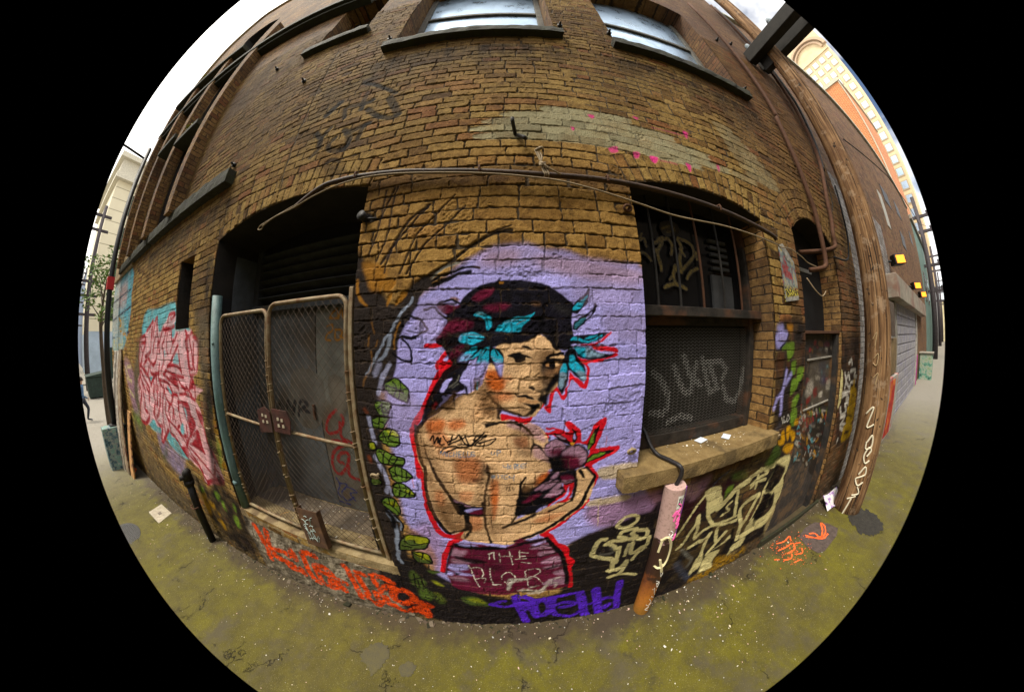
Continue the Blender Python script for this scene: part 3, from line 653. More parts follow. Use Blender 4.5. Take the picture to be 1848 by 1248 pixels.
# conduit over the openings and the cables tied to it
C_ = [(-1.44,3.105),(-1.214,3.205),(-1.06,3.214),(-.917,3.204),(-.6,3.165),(-.351,3.125),(.13,3.079),(.673,3.077),(1.315,3.057),(1.7,3.03),(2.06,2.99),(2.12,2.96)]
t = thing('electrical_conduit', 'long brown conduit bowing across the wall above the mural, from doorway to doorway', 'conduit', (0,-.05,3.1))
q = MB(); P = [tuple(v) for v in cat_rom([wp(a,b,-.05) for a,b in C_], 5)]; q.tube(P, .0155, 10); q.build('pipe', MT['conduit'], t, smooth=True)
for X in (-.92, -.15, .55, 1.4):
    zz = float(np.interp(X, [c[0] for c in C_], [c[1] for c in C_])); px_, py_, pz_ = wp(X, zz, -.05)
    q = MB(); q.tube([(px_,-.072,pz_-.02),(px_,-.075,pz_),(px_,-.07,pz_+.02),(px_,-.03,pz_+.026),(px_,0,pz_+.03)], .006, 5); q.build('pipe_strap', MT['rust'], t)
q = MB()
W_ = [(-1.80,3.05),(-1.66,3.09),(-1.45,3.11),(-1.25,3.155),(-1.0,3.185),(-.75,3.175),(-.35,3.115),(.1,3.06),(.28,3.04),(.55,2.985),(.75,2.945),(.95,2.915),(1.15,2.915),(1.45,2.93),(1.8,2.93),(2.1,2.92),(2.171,2.909),(2.364,2.927),(2.589,2.89),(2.709,2.857),(2.929,2.85)]
P = [tuple(v) for v in cat_rom([wp(a,b,-.075 - .01*math.sin(i)) for i,(a,b) in enumerate(W_)], 5)]; q.tube(P, .0048, 6)
P = [tuple(v) for v in cat_rom([wp(a,b,-.07) for a,b in ((-1.84,3.06),(-1.79,3.07),(-1.80,3.03),(-1.85,3.035),(-1.84,3.06),(-1.76,3.075),(-1.60,3.10),(-1.42,3.13))], 5)]; q.tube(P, .0045, 6)
tag(q.build('slack_cable', MT['wire'], smooth=True), 'thin tan cable slung under the conduit, looped loose over the gated doorway', 'cable')
t = thing('tie_anchor', 'iron anchor pin with pale wire tied down to the conduit above the mural', 'anchor', (.07,0,3.35))
q = MB(); q.tube([(.05,0,3.37),(.03,-.09,3.40),(.03,-.10,3.42)], .011, 8); q.tube([(.062,-.02,3.36),(.09,-.06,3.30),(.10,-.065,3.28)], .012, 8); q.build('pin', MT['iron'], t, smooth=True)
q = MB(); rope = MT['wire']
for dx in (0,.012,-.01): q.tube([tuple(v) for v in cat_rom([wp(.165+dx,3.26,-.05),wp(.18+dx,3.21,-.06),wp(.185,3.16,-.065),wp(.20+dx,3.11,-.07),wp(.21+dx,3.08,-.075),wp(.20+dx,3.05,-.05)],4)], .0045, 5)
q.tube([tuple(v) for v in cat_rom([wp(.19,3.17,-.07),wp(.21,3.14,-.08),wp(.25,3.11,-.08),wp(.29,3.085,-.075)],4)], .005, 5)
for k in range(3): q.tube([wp(.155+.012*k,3.255+.012*k,-.05),wp(.18+.01*k,3.275+.004*k,-.06)], .009, 6)
for dz in (0,.012): q.tube([wp(.175,3.15+dz,-.07),wp(.19,3.145+dz,-.085),wp(.205,3.152+dz,-.07)], .006, 5)
q.build('tie_wire', rope, t, smooth=True)
# eye bolts
EB = [(-.785,2.875,'stub','fat black stub bolt on the mural pier beside the arch of the gated doorway'),(.632,2.885,'ring','rusty eye bolt on the mural pier beside the arch of the barred window'),(.62,1.615,'ring','pale ring bolt on lavender paint just above the window sill'),(-.745,1.47,'ring','pale ring bolt among the painted leaves beside the gate'),(-2.72,1.435,'ring','pale ring bolt on dark brick between pink lettering and teal pipe'),(2.06,1.42,'ring','pale ring bolt beside the painted green leaves at the sill end'),
      (-2.95,5.70,'cap','black bolt cap high on the wall under the small upper window'),(-2.05,4.83,'cap','small black bolt cap beside the long crack over the gated doorway'),(-2.68,3.94,'cap','black bolt just past the end of the long low sill'),(-6.0,3.75,'cap','black bolt under the long low sill near the shutter mural'),(.50,5.12,'cap','black bolt between the two big upper windows, on the end of the middle sill'),(.99,5.14,'cap','black bolt beside the sky-mirroring window by the wooden pole'),(2.74,5.05,'cap','black bolt just past the end of the upper sill by the wooden pole'),(3.05,6.5,'cap','black insulator bolt high up near the wooden pole'),(3.45,6.7,'cap','black insulator bolt beside the top of the rusty pipes'),(-1.12,5.10,'cap','black bolt on the middle upper sill, the end nearer the crack')]
for X, Z, kind, lab in EB:
    q = MB()
    if kind == 'ring':
        c0 = Vector((X,-.03,Z)); P = [c0 + Vector((.021*math.cos(a), -.006*math.sin(a), .015*math.sin(a))) for a in np.linspace(0,6.4,16)]
        q.tube(P, .0075, 8); q.tube([(X+.015,0,Z+.004),(X+.012,-.03,Z+.004)], .008, 8)
        m_ = MT['rust'] if Z > 2 else MT['wire']
    elif kind == 'stub':
        q.tube([(X,0,Z),(X-.004,-.05,Z+.004)], .02, 12, .028); q.tube([(X,-.03,Z-.012),(X+.09,-.004,Z-.012)], .006, 6); m_ = MT['iron']
    else:
        q.tube([(X,0,Z),(X,-.035,Z)], .022, 10, .026); q.tube([(X,-.035,Z),(X,-.06,Z+.012)], .012, 8); m_ = MT['iron']
    tag(q.build('eye_bolt', m_, smooth=True), lab, 'bolt', 'anchor bolts in the brick wall')
# drain guard pipe, hose
t = thing('guard_pipe', 'tagged rusty half-round pipe guard standing from pavement to window sill', 'pipe', (.98,-.06,gz(.98)))
s = N('guard_pipe_paint'); p = s.pos(); x,y,z = s.sep(p); n2 = s.noise(p, 9, 4, .7); n3 = s.noise(p, 60, 4, .7)
c = s.ramp(s.math('ADD', z, s.math('MULTIPLY', s.math('SUBTRACT', n2, .5), .42)), [(.03,(.26,.13,.02)),(.30,(.42,.15,.025)),(.52,(.22,.07,.02)),(.60,(.045,.02,.013)),(.98,(.035,.018,.014)),(1.04,(.42,.24,.30)),(1.30,(.45,.30,.27))])
c = s.mix(s.fr(n3,.52,.75,0,.7), c, (.05,.025,.012)); s.l(c, s.b.inputs['Base Color']); s.b.inputs['Roughness'].default_value = .5
A0, A1 = Vector((1.005,-.062,.05)), Vector((.905,-.09,1.386))
q = MB(); q.tube([A0, A0.lerp(A1,.5), A1], .062, 24); q.build('pipe', s.m, t, smooth=False)
def on_pipe(u, ang, e=.0008):
    c0 = A0.lerp(A1, u); return c0 + Vector((math.sin(ang)*(.062+e), -math.cos(ang)*(.062+e), 0))
def pipe_tag(strokes, m, rad=.003, nm='tag_lettering'):
    for st in strokes:
        q = MB(); q.tube([on_pipe(u, a) for a, u in [tuple(v) for v in cat_rom(st, 4)]], rad, 4); q.build(nm, m, t)
pipe_tag([[(-.9,.70),(-.3,.73),(.3,.66),(.45,.57),(.1,.52),(-.5,.50),(-.9,.51)],[(-.8,.71),(-.9,.62)],[(-.5,.57),(-.1,.50),(.15,.46)],[(-.2,.53),(.1,.47)]], flat('cream_spray', (.62,.55,.32)), .010)
pipe_tag([[(.1,.45),(.3,.41),(.5,.44),(.6,.41)],[(-.1,.38),(.4,.36),(.1,.35),(.5,.33)],[(0,.36),(.3,.31),(.6,.34)],[(-.2,.30),(.5,.27)],[(.0,.31),(.2,.26),(.5,.22)],[(.0,.22),(.4,.20)],[(-.1,.19),(.3,.15),(.1,.12)],[(-.3,.13),(.2,.10),(-.2,.07),(.3,.05)]], flat('white_scratch', (.6,.58,.52)), .0022)
pipe_tag([[(-.1,.93),(.3,.91),(.0,.87),(.4,.86),(.1,.83)],[(-.4,.86),(-.1,.89),(-.2,.83)],[(.1,.81),(.5,.83),(.3,.78),(.7,.80)],[(.3,.70),(.6,.73),(.8,.69)]], flat('pink_spray', (.75,.12,.36)), .006)
pipe_tag([[(-.2,.77),(.1,.75),(-.1,.73),(.2,.72)],[(-.3,.75),(.0,.70),(.2,.69)]], flat('white_spray', (.7,.68,.66)), .004)
pipe_tag([[(.85,1.0),(.9,.9),(.95,.8),(.9,.7)]], flat('violet_spray', (.25,.05,.35)), .006)
for a0, u0, w_, h_ in ((.08,.935,.33,.035),(.75,.965,.22,.03)):
    q = MB(); nn = 6
    for k in range(nn):
        aa, ab = a0-w_+2*w_*k/nn, a0-w_+2*w_*(k+1)/nn
        q.face([on_pipe(u0-h_,aa,.0012),on_pipe(u0-h_,ab,.0012),on_pipe(u0+h_,ab,.0012),on_pipe(u0+h_,aa,.0012)])
    q.build('sticker', flat('white_sticker', (.72,.71,.66)), t)
    pipe_tag([[(a0-w_*.7,u0-h_*.5),(a0-w_*.2,u0+h_*.7),(a0+w_*.3,u0-h_*.2),(a0+w_*.7,u0+h_*.6)],[(a0-w_*.6,u0+h_*.6),(a0+w_*.1,u0-h_*.7),(a0+w_*.7,u0-h_*.4)]], MT['black'], .0025, 'sticker_print')
q = MB(); P = [tuple(v) for v in cat_rom([(.80,.22,1.66),(.82,.17,1.63),(.835,.10,1.55),(.86,.05,1.512),(.885,-.03,1.512),(.905,-.10,1.505),(.913,-.112,1.46),(.908,-.10,1.40),(.907,-.09,1.36)], 6)]; q.tube(P, .0125, 10)
tag(q.build('black_hose', plain('black_rubber', (.02,.018,.02), rough=.4, var=.4), smooth=True), 'black hose running over the window sill into the pipe guard', 'hose')
# litter and cards on the sill
for k, (X,Y,a,lab) in enumerate(((1.285,.125,.25,'pale card on the window sill, the one close to the black hose'),(1.505,.085,.5,'pale card on the window sill, the one farther from the black hose'))):
    q = MB(); m = Matrix.Translation((X,Y,1.499)) @ Matrix.Rotation(a,4,'Z'); q.box(-.045,.045,-.028,.028,0,.002,m)
    tag(q.build('card', flat('pale_blue_card', (.55,.60,.68))), lab, 'card', 'cards on the window sill')
def bits(name, n, fn, cols, kind='stuff', sz=(.003,.009), seed=1):
    r_ = random.Random(seed); q = MB()
    for k in range(n):
        x, y, z = fn(r_); a = r_.uniform(0,3.14); L = r_.uniform(*sz)*(2.2 if r_.random()<.07 else 1); w2 = L*r_.uniform(.35,.9); h = L*r_.uniform(.15,.5)
        f0 = len(q.bm.faces); m = Matrix.Translation((x,y,z+h*.3)) @ Matrix.Rotation(a,4,'Z') @ Matrix.Rotation(r_.uniform(-.35,.35),4,'X')
        c = [m @ Vector(v) for v in ((-L,-w2*.6,0),(L*.7,-w2,0),(L,w2*.4,0),(-L*.4,w2,0))]; d = [v+Vector((0,0,h)) for v in c]
        va = [q.bm.verts.new(v) for v in c]; vb = [q.bm.verts.new(m @ (m.inverted() @ v * .8)) for v in d]
        mi = r_.randrange(len(cols)); fs = [q.bm.faces.new(vb)] + [q.bm.faces.new((va[i],va[(i+1)%4],vb[(i+1)%4],vb[i])) for i in range(4)]
        for f in fs: f.material_index = mi
    o = q.build(name, cols[0], kind=kind)
    for c in cols[1:]: o.data.materials.append(c)
    return o
LC = [flat('litter_white', (.72,.70,.64)), flat('litter_cream', (.6,.52,.36)), flat('litter_brown', (.16,.10,.05)), flat('litter_grey', (.4,.4,.38)), flat('litter_pink', (.6,.42,.36))]
def gf(r_):
    d = r_.random()
    X = r_.uniform(-7, 6.5) if d < .75 else r_.gauss(1.6,.7)
    Y = -abs(r_.gauss(0,.55))-.01
    if Y < -1.6: Y = r_.uniform(-1.2,-.02)
    return X, Y, gz(X)+.001
bits('ground_litter', 1000, gf, LC, seed=3, sz=(.0022,.0062))
bits('wall_foot_litter', 300, lambda r_: (lambda X: (X, -abs(r_.gauss(0,.09))-.02, gz(X)+.001))(r_.uniform(-5,4.2)), LC, seed=8, sz=(.002,.006))
bits('sill_litter', 70, lambda r_: (r_.gauss(1.35,.22), r_.uniform(-.02,.2), 1.499), LC[:2], seed=5, sz=(.002,.006))
bits('doorway_litter', 60, lambda r_: (r_.uniform(-2.4,-.95), r_.uniform(.08,.42), .694), LC, seed=6, sz=(.003,.009))
# wall-foot rubble strip
def rub(r_):
    X = r_.uniform(-6,4.4); return X, -abs(r_.gauss(0,.035)), gz(X)-.004
bits('edge_rubble', 900, rub, [MT['stone_dark'], plain('dirt', (.08,.055,.035)), plain('grit', (.14,.11,.075))], seed=12, sz=(.006,.02))
# stains on the ground are damp patches: thin irregular sheets
def patch(name, pts, m, label=None, cat=None, e=.003, kind=None, n=5):
    P = cat_rom(pts, n, True); rr_ = random.Random(len(pts)); cx_ = np.mean([a for a in P], 0); P = [cx_+(np.array(a)-cx_)*(1+rr_.uniform(-.13,.10)) for a in P for _ in (0,1)] if label is None and n > 2 else P; P = cat_rom(P, 2, True) if label is None and n > 2 else P; q = MB(); q.face([(a, b, gz(a)+e) for a, b in P]); o = q.build(name, m, kind=kind)
    if label: tag(o, label, cat)
    return o
DAMP = plain('damp_asphalt', (.060,.052,.030), rough=.6, var=.6, scale=14, c2=(.085,.072,.022))
patch('patched_pavement', [(-1.12,-.37),(-1.02,-.27),(-.93,-.29),(-.90,-.36),(-.93,-.45),(-.97,-.52),(-1.03,-.47),(-1.09,-.44)], DAMP, kind='structure')
patch('patched_pavement', [(-.80,-.42),(-.74,-.36),(-.68,-.39),(-.70,-.46),(-.77,-.47)], DAMP, kind='structure', e=.0035)
patch('patched_pavement', [(3.55,-.62),(3.75,-.40),(4.0,-.46),(4.05,-.64),(3.85,-.80),(3.62,-.76)], plain('tar_patch', (.035,.031,.024), rough=.6, var=.5, scale=24), kind='structure', e=.004)
patch('patched_pavement', [(2.92,-.19),(3.30,-.185),(3.42,-.42),(3.1,-.47),(2.88,-.45)], plain('patched_asphalt', (.10,.072,.062), var=.4, scale=30), kind='structure', n=2, e=.0045)
# orange survey paint on the ground
ORG = flat('orange_marking_paint', (.85,.13,.03), .6)
r_ = random.Random(4)
def gstroke(q, pts, wd):
    P = [np.array(v) for v in cat_rom(pts, 5)]
    for a, b in zip(P, P[1:]):
        d = b-a; L = np.hypot(*d)
        if L < 1e-5: continue
        n_ = np.array([-d[1], d[0]])/L*wd*(1+.3*r_.uniform(-1,1)); q.face([(v[0],v[1],gz(v[0])+.0065) for v in (a-n_,b-n_,b+n_,a+n_)])
q = MB()
for st in ([(2.98,-.24),(3.08,-.33),(3.2,-.36),(3.32,-.30),(3.34,-.24),(3.24,-.31),(3.1,-.36),(3.12,-.28),(3.06,-.24)],[(3.0,-.22),(3.1,-.37),(3.24,-.38)]): gstroke(q, st, .009)
for st in ([(2.62,-.10),(2.72,-.13),(2.84,-.12),(2.8,-.16)],[(2.55,-.17),(2.66,-.19),(2.78,-.2),(2.72,-.26),(2.6,-.25)],[(2.5,-.28),(2.58,-.31),(2.64,-.28)],[(2.66,-.3),(2.74,-.34),(2.8,-.3)],[(2.42,-.22),(2.47,-.25)],[(2.56,-.36),(2.66,-.38)],[(2.8,-.22),(2.86,-.25)]): gstroke(q, st, .007)
for k in range(160):
    a, b = r_.gauss(2.66,.13), r_.gauss(-.24,.08); e = r_.uniform(.002,.007); q.face([(a+e*math.cos(t),b+e*math.sin(t),gz(a)+.0062) for t in (0,1.3,2.4,3.6,5)])
tag(q.build('orange_ground_marking', ORG), 'scrawled orange spray marks on the pavement near the wooden pole', 'paint mark')
q = MB(); gstroke(q, [(-8.0,-.15),(-7.7,-.10),(-7.5,-.2),(-7.8,-.22)], .02); gstroke(q, [(-7.6,-.15),(-7.35,-.24)], .02)
tag(q.build('orange_ground_marking', ORG), 'small orange spray mark on the pavement by the leaning boards', 'paint mark')
# utility covers
t = thing('utility_cover', 'square pale concrete utility cover set in the mossy pavement', 'cover', (-5.05,-.30,gz(-5.05)))
q = MB(); q.prism([(-5.27,-.42),(-4.80,-.41),(-4.90,-.17),(-5.34,-.19)], gz(-5.05)-.02, gz(-5.05)+.014, 'z'); q.build('lid', plain('pale_lid', (.46,.40,.30), var=.3, scale=20), t, bevel=.006)
q = MB(); q.prism([(-5.10,-.33),(-5.02,-.33),(-5.03,-.28),(-5.11,-.28)], gz(-5.05)+.014, gz(-5.05)+.018, 'z'); q.build('lift_slot', plain('lid_emblem', (.22,.18,.14)), t)
t = thing('manhole_cover', 'round patterned iron manhole cover beside the square utility cover', 'manhole', (-4.95,-.85,gz(-4.95)))
q = MB(); P = [(-4.95+.34*math.cos(a), -.85+.19*math.sin(a)) for a in np.linspace(0,6.283,33)[:-1]]; q.prism(P, gz(-4.95)-.02, gz(-4.95)+.012, 'z'); q.build('lid', plain('worn_iron_lid', (.06,.058,.056), rough=.5, metal=.3, scale=30), t, bevel=.003)
q = MB()
for i in range(-7,8):
    for j in range(-5,6):
        X, Y = -4.95+i*.042+(j%2)*.021, -.85+j*.034
        if ((X+4.95)/.32)**2+((Y+.85)/.175)**2 < .9: q.box(X-.013,X+.013,Y-.009,Y+.009,gz(-4.95)+.012,gz(-4.95)+.017)
q.build('tread_studs', plain('worn_iron_stud', (.11,.105,.10), rough=.4, metal=.4, bump=0), t)
# standpipe at left
t = thing('standpipe', 'black cast-iron standpipe with a collar at the foot of the pink lettering', 'standpipe', (-3.62,-.09,gz(-3.6)))
q = MB(); q.tube([(-3.62,-.09,gz(-3.6)-.02),(-3.62,-.09,.42),(-3.60,-.09,.66)], .044, 16); q.build('pipe', MT['dark'], t, smooth=True)
q = MB(); q.tube([(-3.61,-.09,.64),(-3.60,-.09,.70)], .062, 16); q.tube([(-3.60,-.09,.70),(-3.60,-.09,.78),(-3.55,-.09,.81)], .06, 14, .045); q.tube([(-3.60,-.12,.74),(-3.60,-.18,.75)], .03, 10); q.build('cap', MT['iron'], t, smooth=True)
q = MB(); q.tube([(-3.70,-.10,.36),(-3.66,-.155,.35),(-3.58,-.155,.35),(-3.55,-.1,.36)], .008, 6); q.build('clamp', MT['rust'], t)
q = MB(); q.tube([(-3.68,-.10,.52),(-3.66,-.15,.51),(-3.59,-.15,.51)], .006, 6); q.build('clamp', MT['rust'], t)
# vertical pipes right
def vpipe(pts, r, m, lab, y=-.06, nm='rusty_pipe'):
    q = MB(); q.tube([tuple(v) for v in cat_rom([(a*1.0, y if len(v_)<3 else v_[2], b) for v_ in pts for a, b in [v_[:2]]], 5)], r, 10)
    return tag(q.build(nm, m, smooth=True), lab, 'pipe', 'rusty pipes by the right doorway')
vpipe([(3.16,8.0),(3.158,5.05),(3.102,4.68),(3.06,4.171),(3.06,3.658),(3.077,3.457),(3.065,3.145),(3.06,2.95),(3.02,2.86),(2.95,2.83,-.03),(2.86,2.82,.05)], .024, MT['rust'], 'rusty pipe over the stickered door, hooked at its lower end')
vpipe([(4.2,9.0),(4.2,6.0),(4.15,5.2),(4.05,4.5),(3.70,3.8),(3.62,3.5),(3.53,3.30),(3.52,3.20),(3.46,3.13),(3.2,3.06,.0),(2.8,3.0,.1)], .024, MT['rust'], 'rusty pipe beside the wooden pole, elbowed into the stickered doorway')
vpipe([(4.30,9.0),(4.34,6.8),(4.38,6.2),(4.40,5.6),(4.2,4.75),(4.03,4.3)], .02, MT['iron'], 'thin dark conduit beside the wooden pole, high on the wall', nm='dark_conduit')
q = MB(); q.tube([tuple(v) for v in cat_rom([(4.38,-.05,4.2),(4.30,-.05,3.8),(4.237,-.05,3.456),(4.139,-.05,3.249),(3.951,-.05,3.073),(3.416,-.05,3.016)],5)], .011, 8)
q.tube([tuple(v) for v in cat_rom([(3.55,-.05,3.35),(3.7,-.05,3.55),(3.95,-.05,3.85),(4.0,-.05,4.2)],5)], .005, 6)
tag(q.build('dangling_wire', MT['black'], smooth=True), 'black wire hanging in a curve between doorway arch and white brick', 'wire')
q = MB(); q.tube([tuple(v) for v in cat_rom([(2.70,.03,2.72),(2.76,-.02,2.60),(2.90,-.03,2.56),(3.05,-.02,2.62)],5)], .006, 6); tag(q.build('dangling_wire', MT['wire'], smooth=True), 'short tan wire loop dangling in the dark upper doorway', 'wire')
# torn poster strip on the right pier
t = thing('torn_poster', 'narrow torn poster strip pasted on the brick between the barred window and the stickered door', 'poster', (2.2,-.004,2.7))
s = N('poster_print'); p = s.pos(); n_ = s.noise(p, 9, 5, .65); c = s.ramp(n_, [(.30,(.02,.02,.025)),(.42,(.30,.05,.05)),(.5,(.10,.16,.17)),(.57,(.30,.28,.24)),(.66,(.32,.25,.06)),(.8,(.05,.03,.03))])
s.l(s.mix(s.fr(s.sep(p)[2], 2.60, 2.55), c, s.mix(s.math('GREATER_THAN', s.noise(p, 45, 2), .5), (.42,.36,.05), (.03,.02,.015))), s.b.inputs['Base Color'])
q = MB(); q.prism([(2.09,2.90),(2.17,2.93),(2.26,2.86),(2.33,2.80),(2.34,2.62),(2.33,2.49),(2.08,2.455),(2.075,2.6)], -.022, -.0175); q.build('print', s.m, t)
q = MB(); q.prism([(2.065,2.60),(2.085,2.455),(2.335,2.485),(2.332,2.52),(2.10,2.49)], -.0245, -.0225); TP = plain('torn_paper', (.36,.34,.30), var=.5, scale=30); q.build('torn_edge', TP, t); q = MB(); q.prism([(2.09,2.90),(2.13,2.88),(2.19,2.80),(2.26,2.78),(2.25,2.84),(2.17,2.93)], -.0245, -.0225); q.build('torn_edge', TP, t)
# newspaper sheet leaning at the pole foot
q = MB(); r_ = random.Random(2); nn = 8; V = {}
for i in range(nn+1):
    for j in range(nn+1):
        u, v_ = i/nn, j/nn; X = 3.60+.32*u+.10*v_; Y = -.20+.14*v_-.05*u; Z = gz(X)+.012+.10*v_**1.5+.02*math.sin(5*u+3*v_)+r_.uniform(0,.004); V[i,j] = q.bm.verts.new((X,Y,Z))
for i in range(nn):
    for j in range(nn): q.bm.faces.new((V[i,j],V[i+1,j],V[i+1,j+1],V[i,j+1]))
s = N('printed_sheet'); p = s.pos(); c = s.ramp(s.noise(p, 16, 4, .6), [(.3,(.03,.03,.04)),(.42,(.35,.2,.5)),(.5,(.62,.6,.6)),(.7,(.66,.64,.6)),(.8,(.25,.1,.3))]); s.l(c, s.b.inputs['Base Color'])
tag(q.build('newspaper', s.m), 'crumpled printed paper sheet lying between the stickered door and the wooden pole', 'newspaper')
# ================================================================== POLES
t = thing('utility_pole', 'weathered wooden utility pole with doubled crossarms, tagged in white near the foot', 'pole', (3.88,-.32,gz(3.9)))
PX, PY = 3.9, -.325
q = MB(); zz = np.linspace(gz(3.9)-.2, 9.2, 24); q.tube([(PX+.012*math.sin(z_*1.7), PY, float(z_)) for z_ in zz], [float(np.interp(z_, [0,1.2,6.4,9.2], [.165,.152,.098,.085])) for z_ in zz], 20); q.build('pole', MT['wood'], t, smooth=True)
for k, X in enumerate((PX-.20, PX+.13)):
    q = MB(); q.box(X-.07, X+.09, -2.8, -.02, 6.30, 6.55); q.build('crossarm', plain('tarred_crossarm', (.02,.017,.014), var=.4), t, bevel=.012)
for Y in (-.12,-.62,-1.1):
    q = MB(); q.tube([(PX-.16,Y,6.55),(PX-.16,Y,6.62)], .02, 8); q.tube([(PX-.16,Y,6.62),(PX-.16,Y,6.68),(PX-.16,Y,6.74)], [.035,.045,.03], 10); q.build('insulator', plain('glass_insulator', (.3,.36,.4), rough=.2, bump=0), t)
q = MB(); q.box(PX-.10,PX+.02,-.26,-.10,6.1,6.32); q.build('bracket', MT['iron'], t)
q = MB()
def on_pole(ang, z_, e=.004):
    ang -= .85
    rr = float(np.interp(z_, [0,1.2,6.4], [.165,.152,.098]))+e; return (PX+rr*math.sin(ang)+.012*math.sin(z_*1.7), PY-rr*math.cos(ang), z_)
for st in ([(-.95,1.36),(-.5,1.44),(-.75,1.22),(-.3,1.26)],[(-.5,1.06),(-.25,1.14),(-.15,1.02),(-.5,.98),(-.55,1.06)],[(-.3,.90),(-.1,.97),(-.3,1.0),(-.5,.90),(-.3,.82),(-.05,.86)],[(-.5,.68),(-.2,.78),(-.05,.70),(-.3,.66),(-.6,.62),(-.35,.55),(-.05,.6)],[(-.3,.53),(-.1,.46),(-.5,.42)],[(-.7,.36),(-.2,.42)],[(-.45,.38),(-.6,.2),(-.7,.1)]):
    q.tube([on_pole(a,z_) for a,z_ in [tuple(v) for v in cat_rom(st,5)]], .0085, 6)
q.build('white_tag', flat('white_spray_line', (.72,.66,.5)), t)
TSL = flat('tan_spray_line', (.42,.3,.16))
for st in ([(-.9,2.15),(-.6,2.22),(-.75,2.08)],[(-.8,1.95),(-.5,2.0),(-.6,1.88),(-.85,1.9)],[(-.75,1.75),(-.45,1.8),(-.6,1.68)]):
    q = MB(); q.tube([on_pole(a,z_) for a,z_ in [tuple(v) for v in cat_rom(st,5)]], .005, 5); q.build('faint_tag', TSL, t)
q = MB(); r_ = random.Random(11)
for k in range(26):
    q = MB(); a, z_ = r_.uniform(-1.4,1.0), r_.uniform(.4,6); p0 = Vector(on_pole(a,z_,-.004)); d = Vector((math.sin(a),-math.cos(a),0)); q.tube([p0,p0+d*.014], .004, 5); q.build('nail', MT['iron'], t)
q = MB(); q.box(PX+.12,PX+.15,PY-.06,PY+.08,gz(4)+.4,2.4); q.build('cable_cover', plain('weathered_wood_cover', (.20,.12,.06), var=.5), t, bevel=.004)
# lamp pole left
t = thing('street_lamp', 'slim black street lamp with a side arm near the corner of the brick building', 'street lamp', (-8.35,-.22,gz(-8.3)))
LX, LY = -8.35, -.22
q = MB(); q.tube([(LX,LY,.4),(LX,LY,2.5),(LX,LY,6.75)], [.07,.06,.045], 14); q.build('pole', MT['dark'], t, smooth=True)
q = MB(); q.tube([(LX,LY,6.45),(LX,-.7,6.52),(LX,-1.0,6.55)], .03, 8); q.build('arm', MT['dark'], t, smooth=True)
q = MB(); q.prism([(-1.42,6.46),(-1.0,6.50),(-1.0,6.62),(-1.3,6.64),(-1.42,6.56)], LX-.12, LX+.12, 'x'); q.build('lamp_head', MT['dark'], t, bevel=.02)
q = MB(); q.box(LX-.074,LX+.074,LY-.074,LY+.074,3.35,3.62); q.build('red_band', flat('red_band', (.5,.03,.03)), t)
t = thing('pole_plinth', 'graffiti-covered concrete plinth under the black street lamp', 'plinth', (LX,LY,gz(LX)))
s = N('tagged_plinth'); p = s.pos(); c = s.ramp(s.noise(p, 7, 5, .7), [(.32,(.02,.025,.03)),(.45,(.08,.16,.2)),(.5,(.3,.31,.28)),(.58,(.12,.3,.26)),(.66,(.40,.40,.38)),(.8,(.05,.06,.08))]); s.l(c, s.b.inputs['Base Color']); s.bump(s.noise(p,40,4),.01)
q = MB(); zb = gz(LX); q.prism([(LX-.20,zb-.05),(LX+.20,zb-.05),(LX+.17,.52),(LX-.17,.52)], LY-.30, LY+.20); q.build('block', s.m, t, bevel=.02)
q = MB(); q.box(LX-.12,LX+.12,LY-.12,LY+.12,.52,.55); q.build('base_plate', MT['iron'], t)
# boards leaning on the shutter
for k, (X0_,X1_,Z1_,c_,lab) in enumerate(((-8.6,-7.85,2.08,(.42,.36,.30),'pale tagged board leaning on the blue shutter, beside the lamp plinth'),(-7.82,-7.45,2.12,(.34,.27,.18),'narrow tan board leaning between the pale board and the brick'),(-7.40,-7.1,.95,(.55,.30,.12),'short orange edged plank leaning at the wall foot beside the pink lettering'))):
    q = MB(); zb = gz(X0_); q.prism([(-.30+.02*k,zb),(-.27+.02*k,zb),(-.012,Z1_),(-.04,Z1_)], X0_, X1_, 'x')
    s = N('leaning_board_%d' % k); p = s.pos(); n_ = s.noise(p, 5, 5, .7); cc = s.mix(s.fr(n_,.45,.6), c_, tuple(v*.45 for v in c_)); cc = s.mix(s.fr(s.noise(p, 11, 3, .5), .56, .60), cc, (.6,.58,.5) if k == 0 else (.16,.07,.05)); s.l(cc, s.b.inputs['Base Color'])
    tag(q.build('leaning_board', s.m, bevel=.006), lab, 'board', 'boards leaning on the wall')
# power poles far left and right, with crossarms over the lane
def far_pole(x, y, h, arms, cans, lab, side=-1):
    t = thing('power_pole', lab, 'power pole', (x,y,gz(x)), 'power poles along the lane')
    q = MB(); q.tube([(x,y,-1.2),(x,y,h)], .19, 10, .12); q.build('pole', plain('far_pole_wood', (.06,.05,.055), bump=0) if not FP else FP[0], t, smooth=True); 
    if not FP: FP.append(t.children[0].data.materials[0])
    for z_, L in arms:
        q = MB(); q.box(x-.1,x+.1,y+side*L if side<0 else y-.6, y+.6 if side<0 else y+side*L, z_-.09, z_+.09); q.build('crossarm', FP[0], t)
        for k in range(4): Y = y+side*L*(.2+.22*k); q = MB(); q.tube([(x,Y,z_+.09),(x,Y,z_+.3)], .05, 6); q.build('insulator', FP[0], t)
    for Y, z_ in cans:
        q = MB(); q.tube([(x,y+Y,z_),(x,y+Y,z_+1.05)], .32, 14); q.tube([(x,y+Y,z_+1.05),(x,y+Y,z_+1.25)], .08, 6); q.build('transformer', plain('grey_transformer', (.30,.32,.34), bump=0), t, smooth=False)
FP = []
far_pole(-29, .25, 12.2, [(11.4,3.0),(10.3,3.0),(6.6,3.2),(5.6,3.2),(4.3,3.0)], [(-.8,6.75),(-1.9,6.75)], 'power pole with two grey transformers standing in front of the cream building')
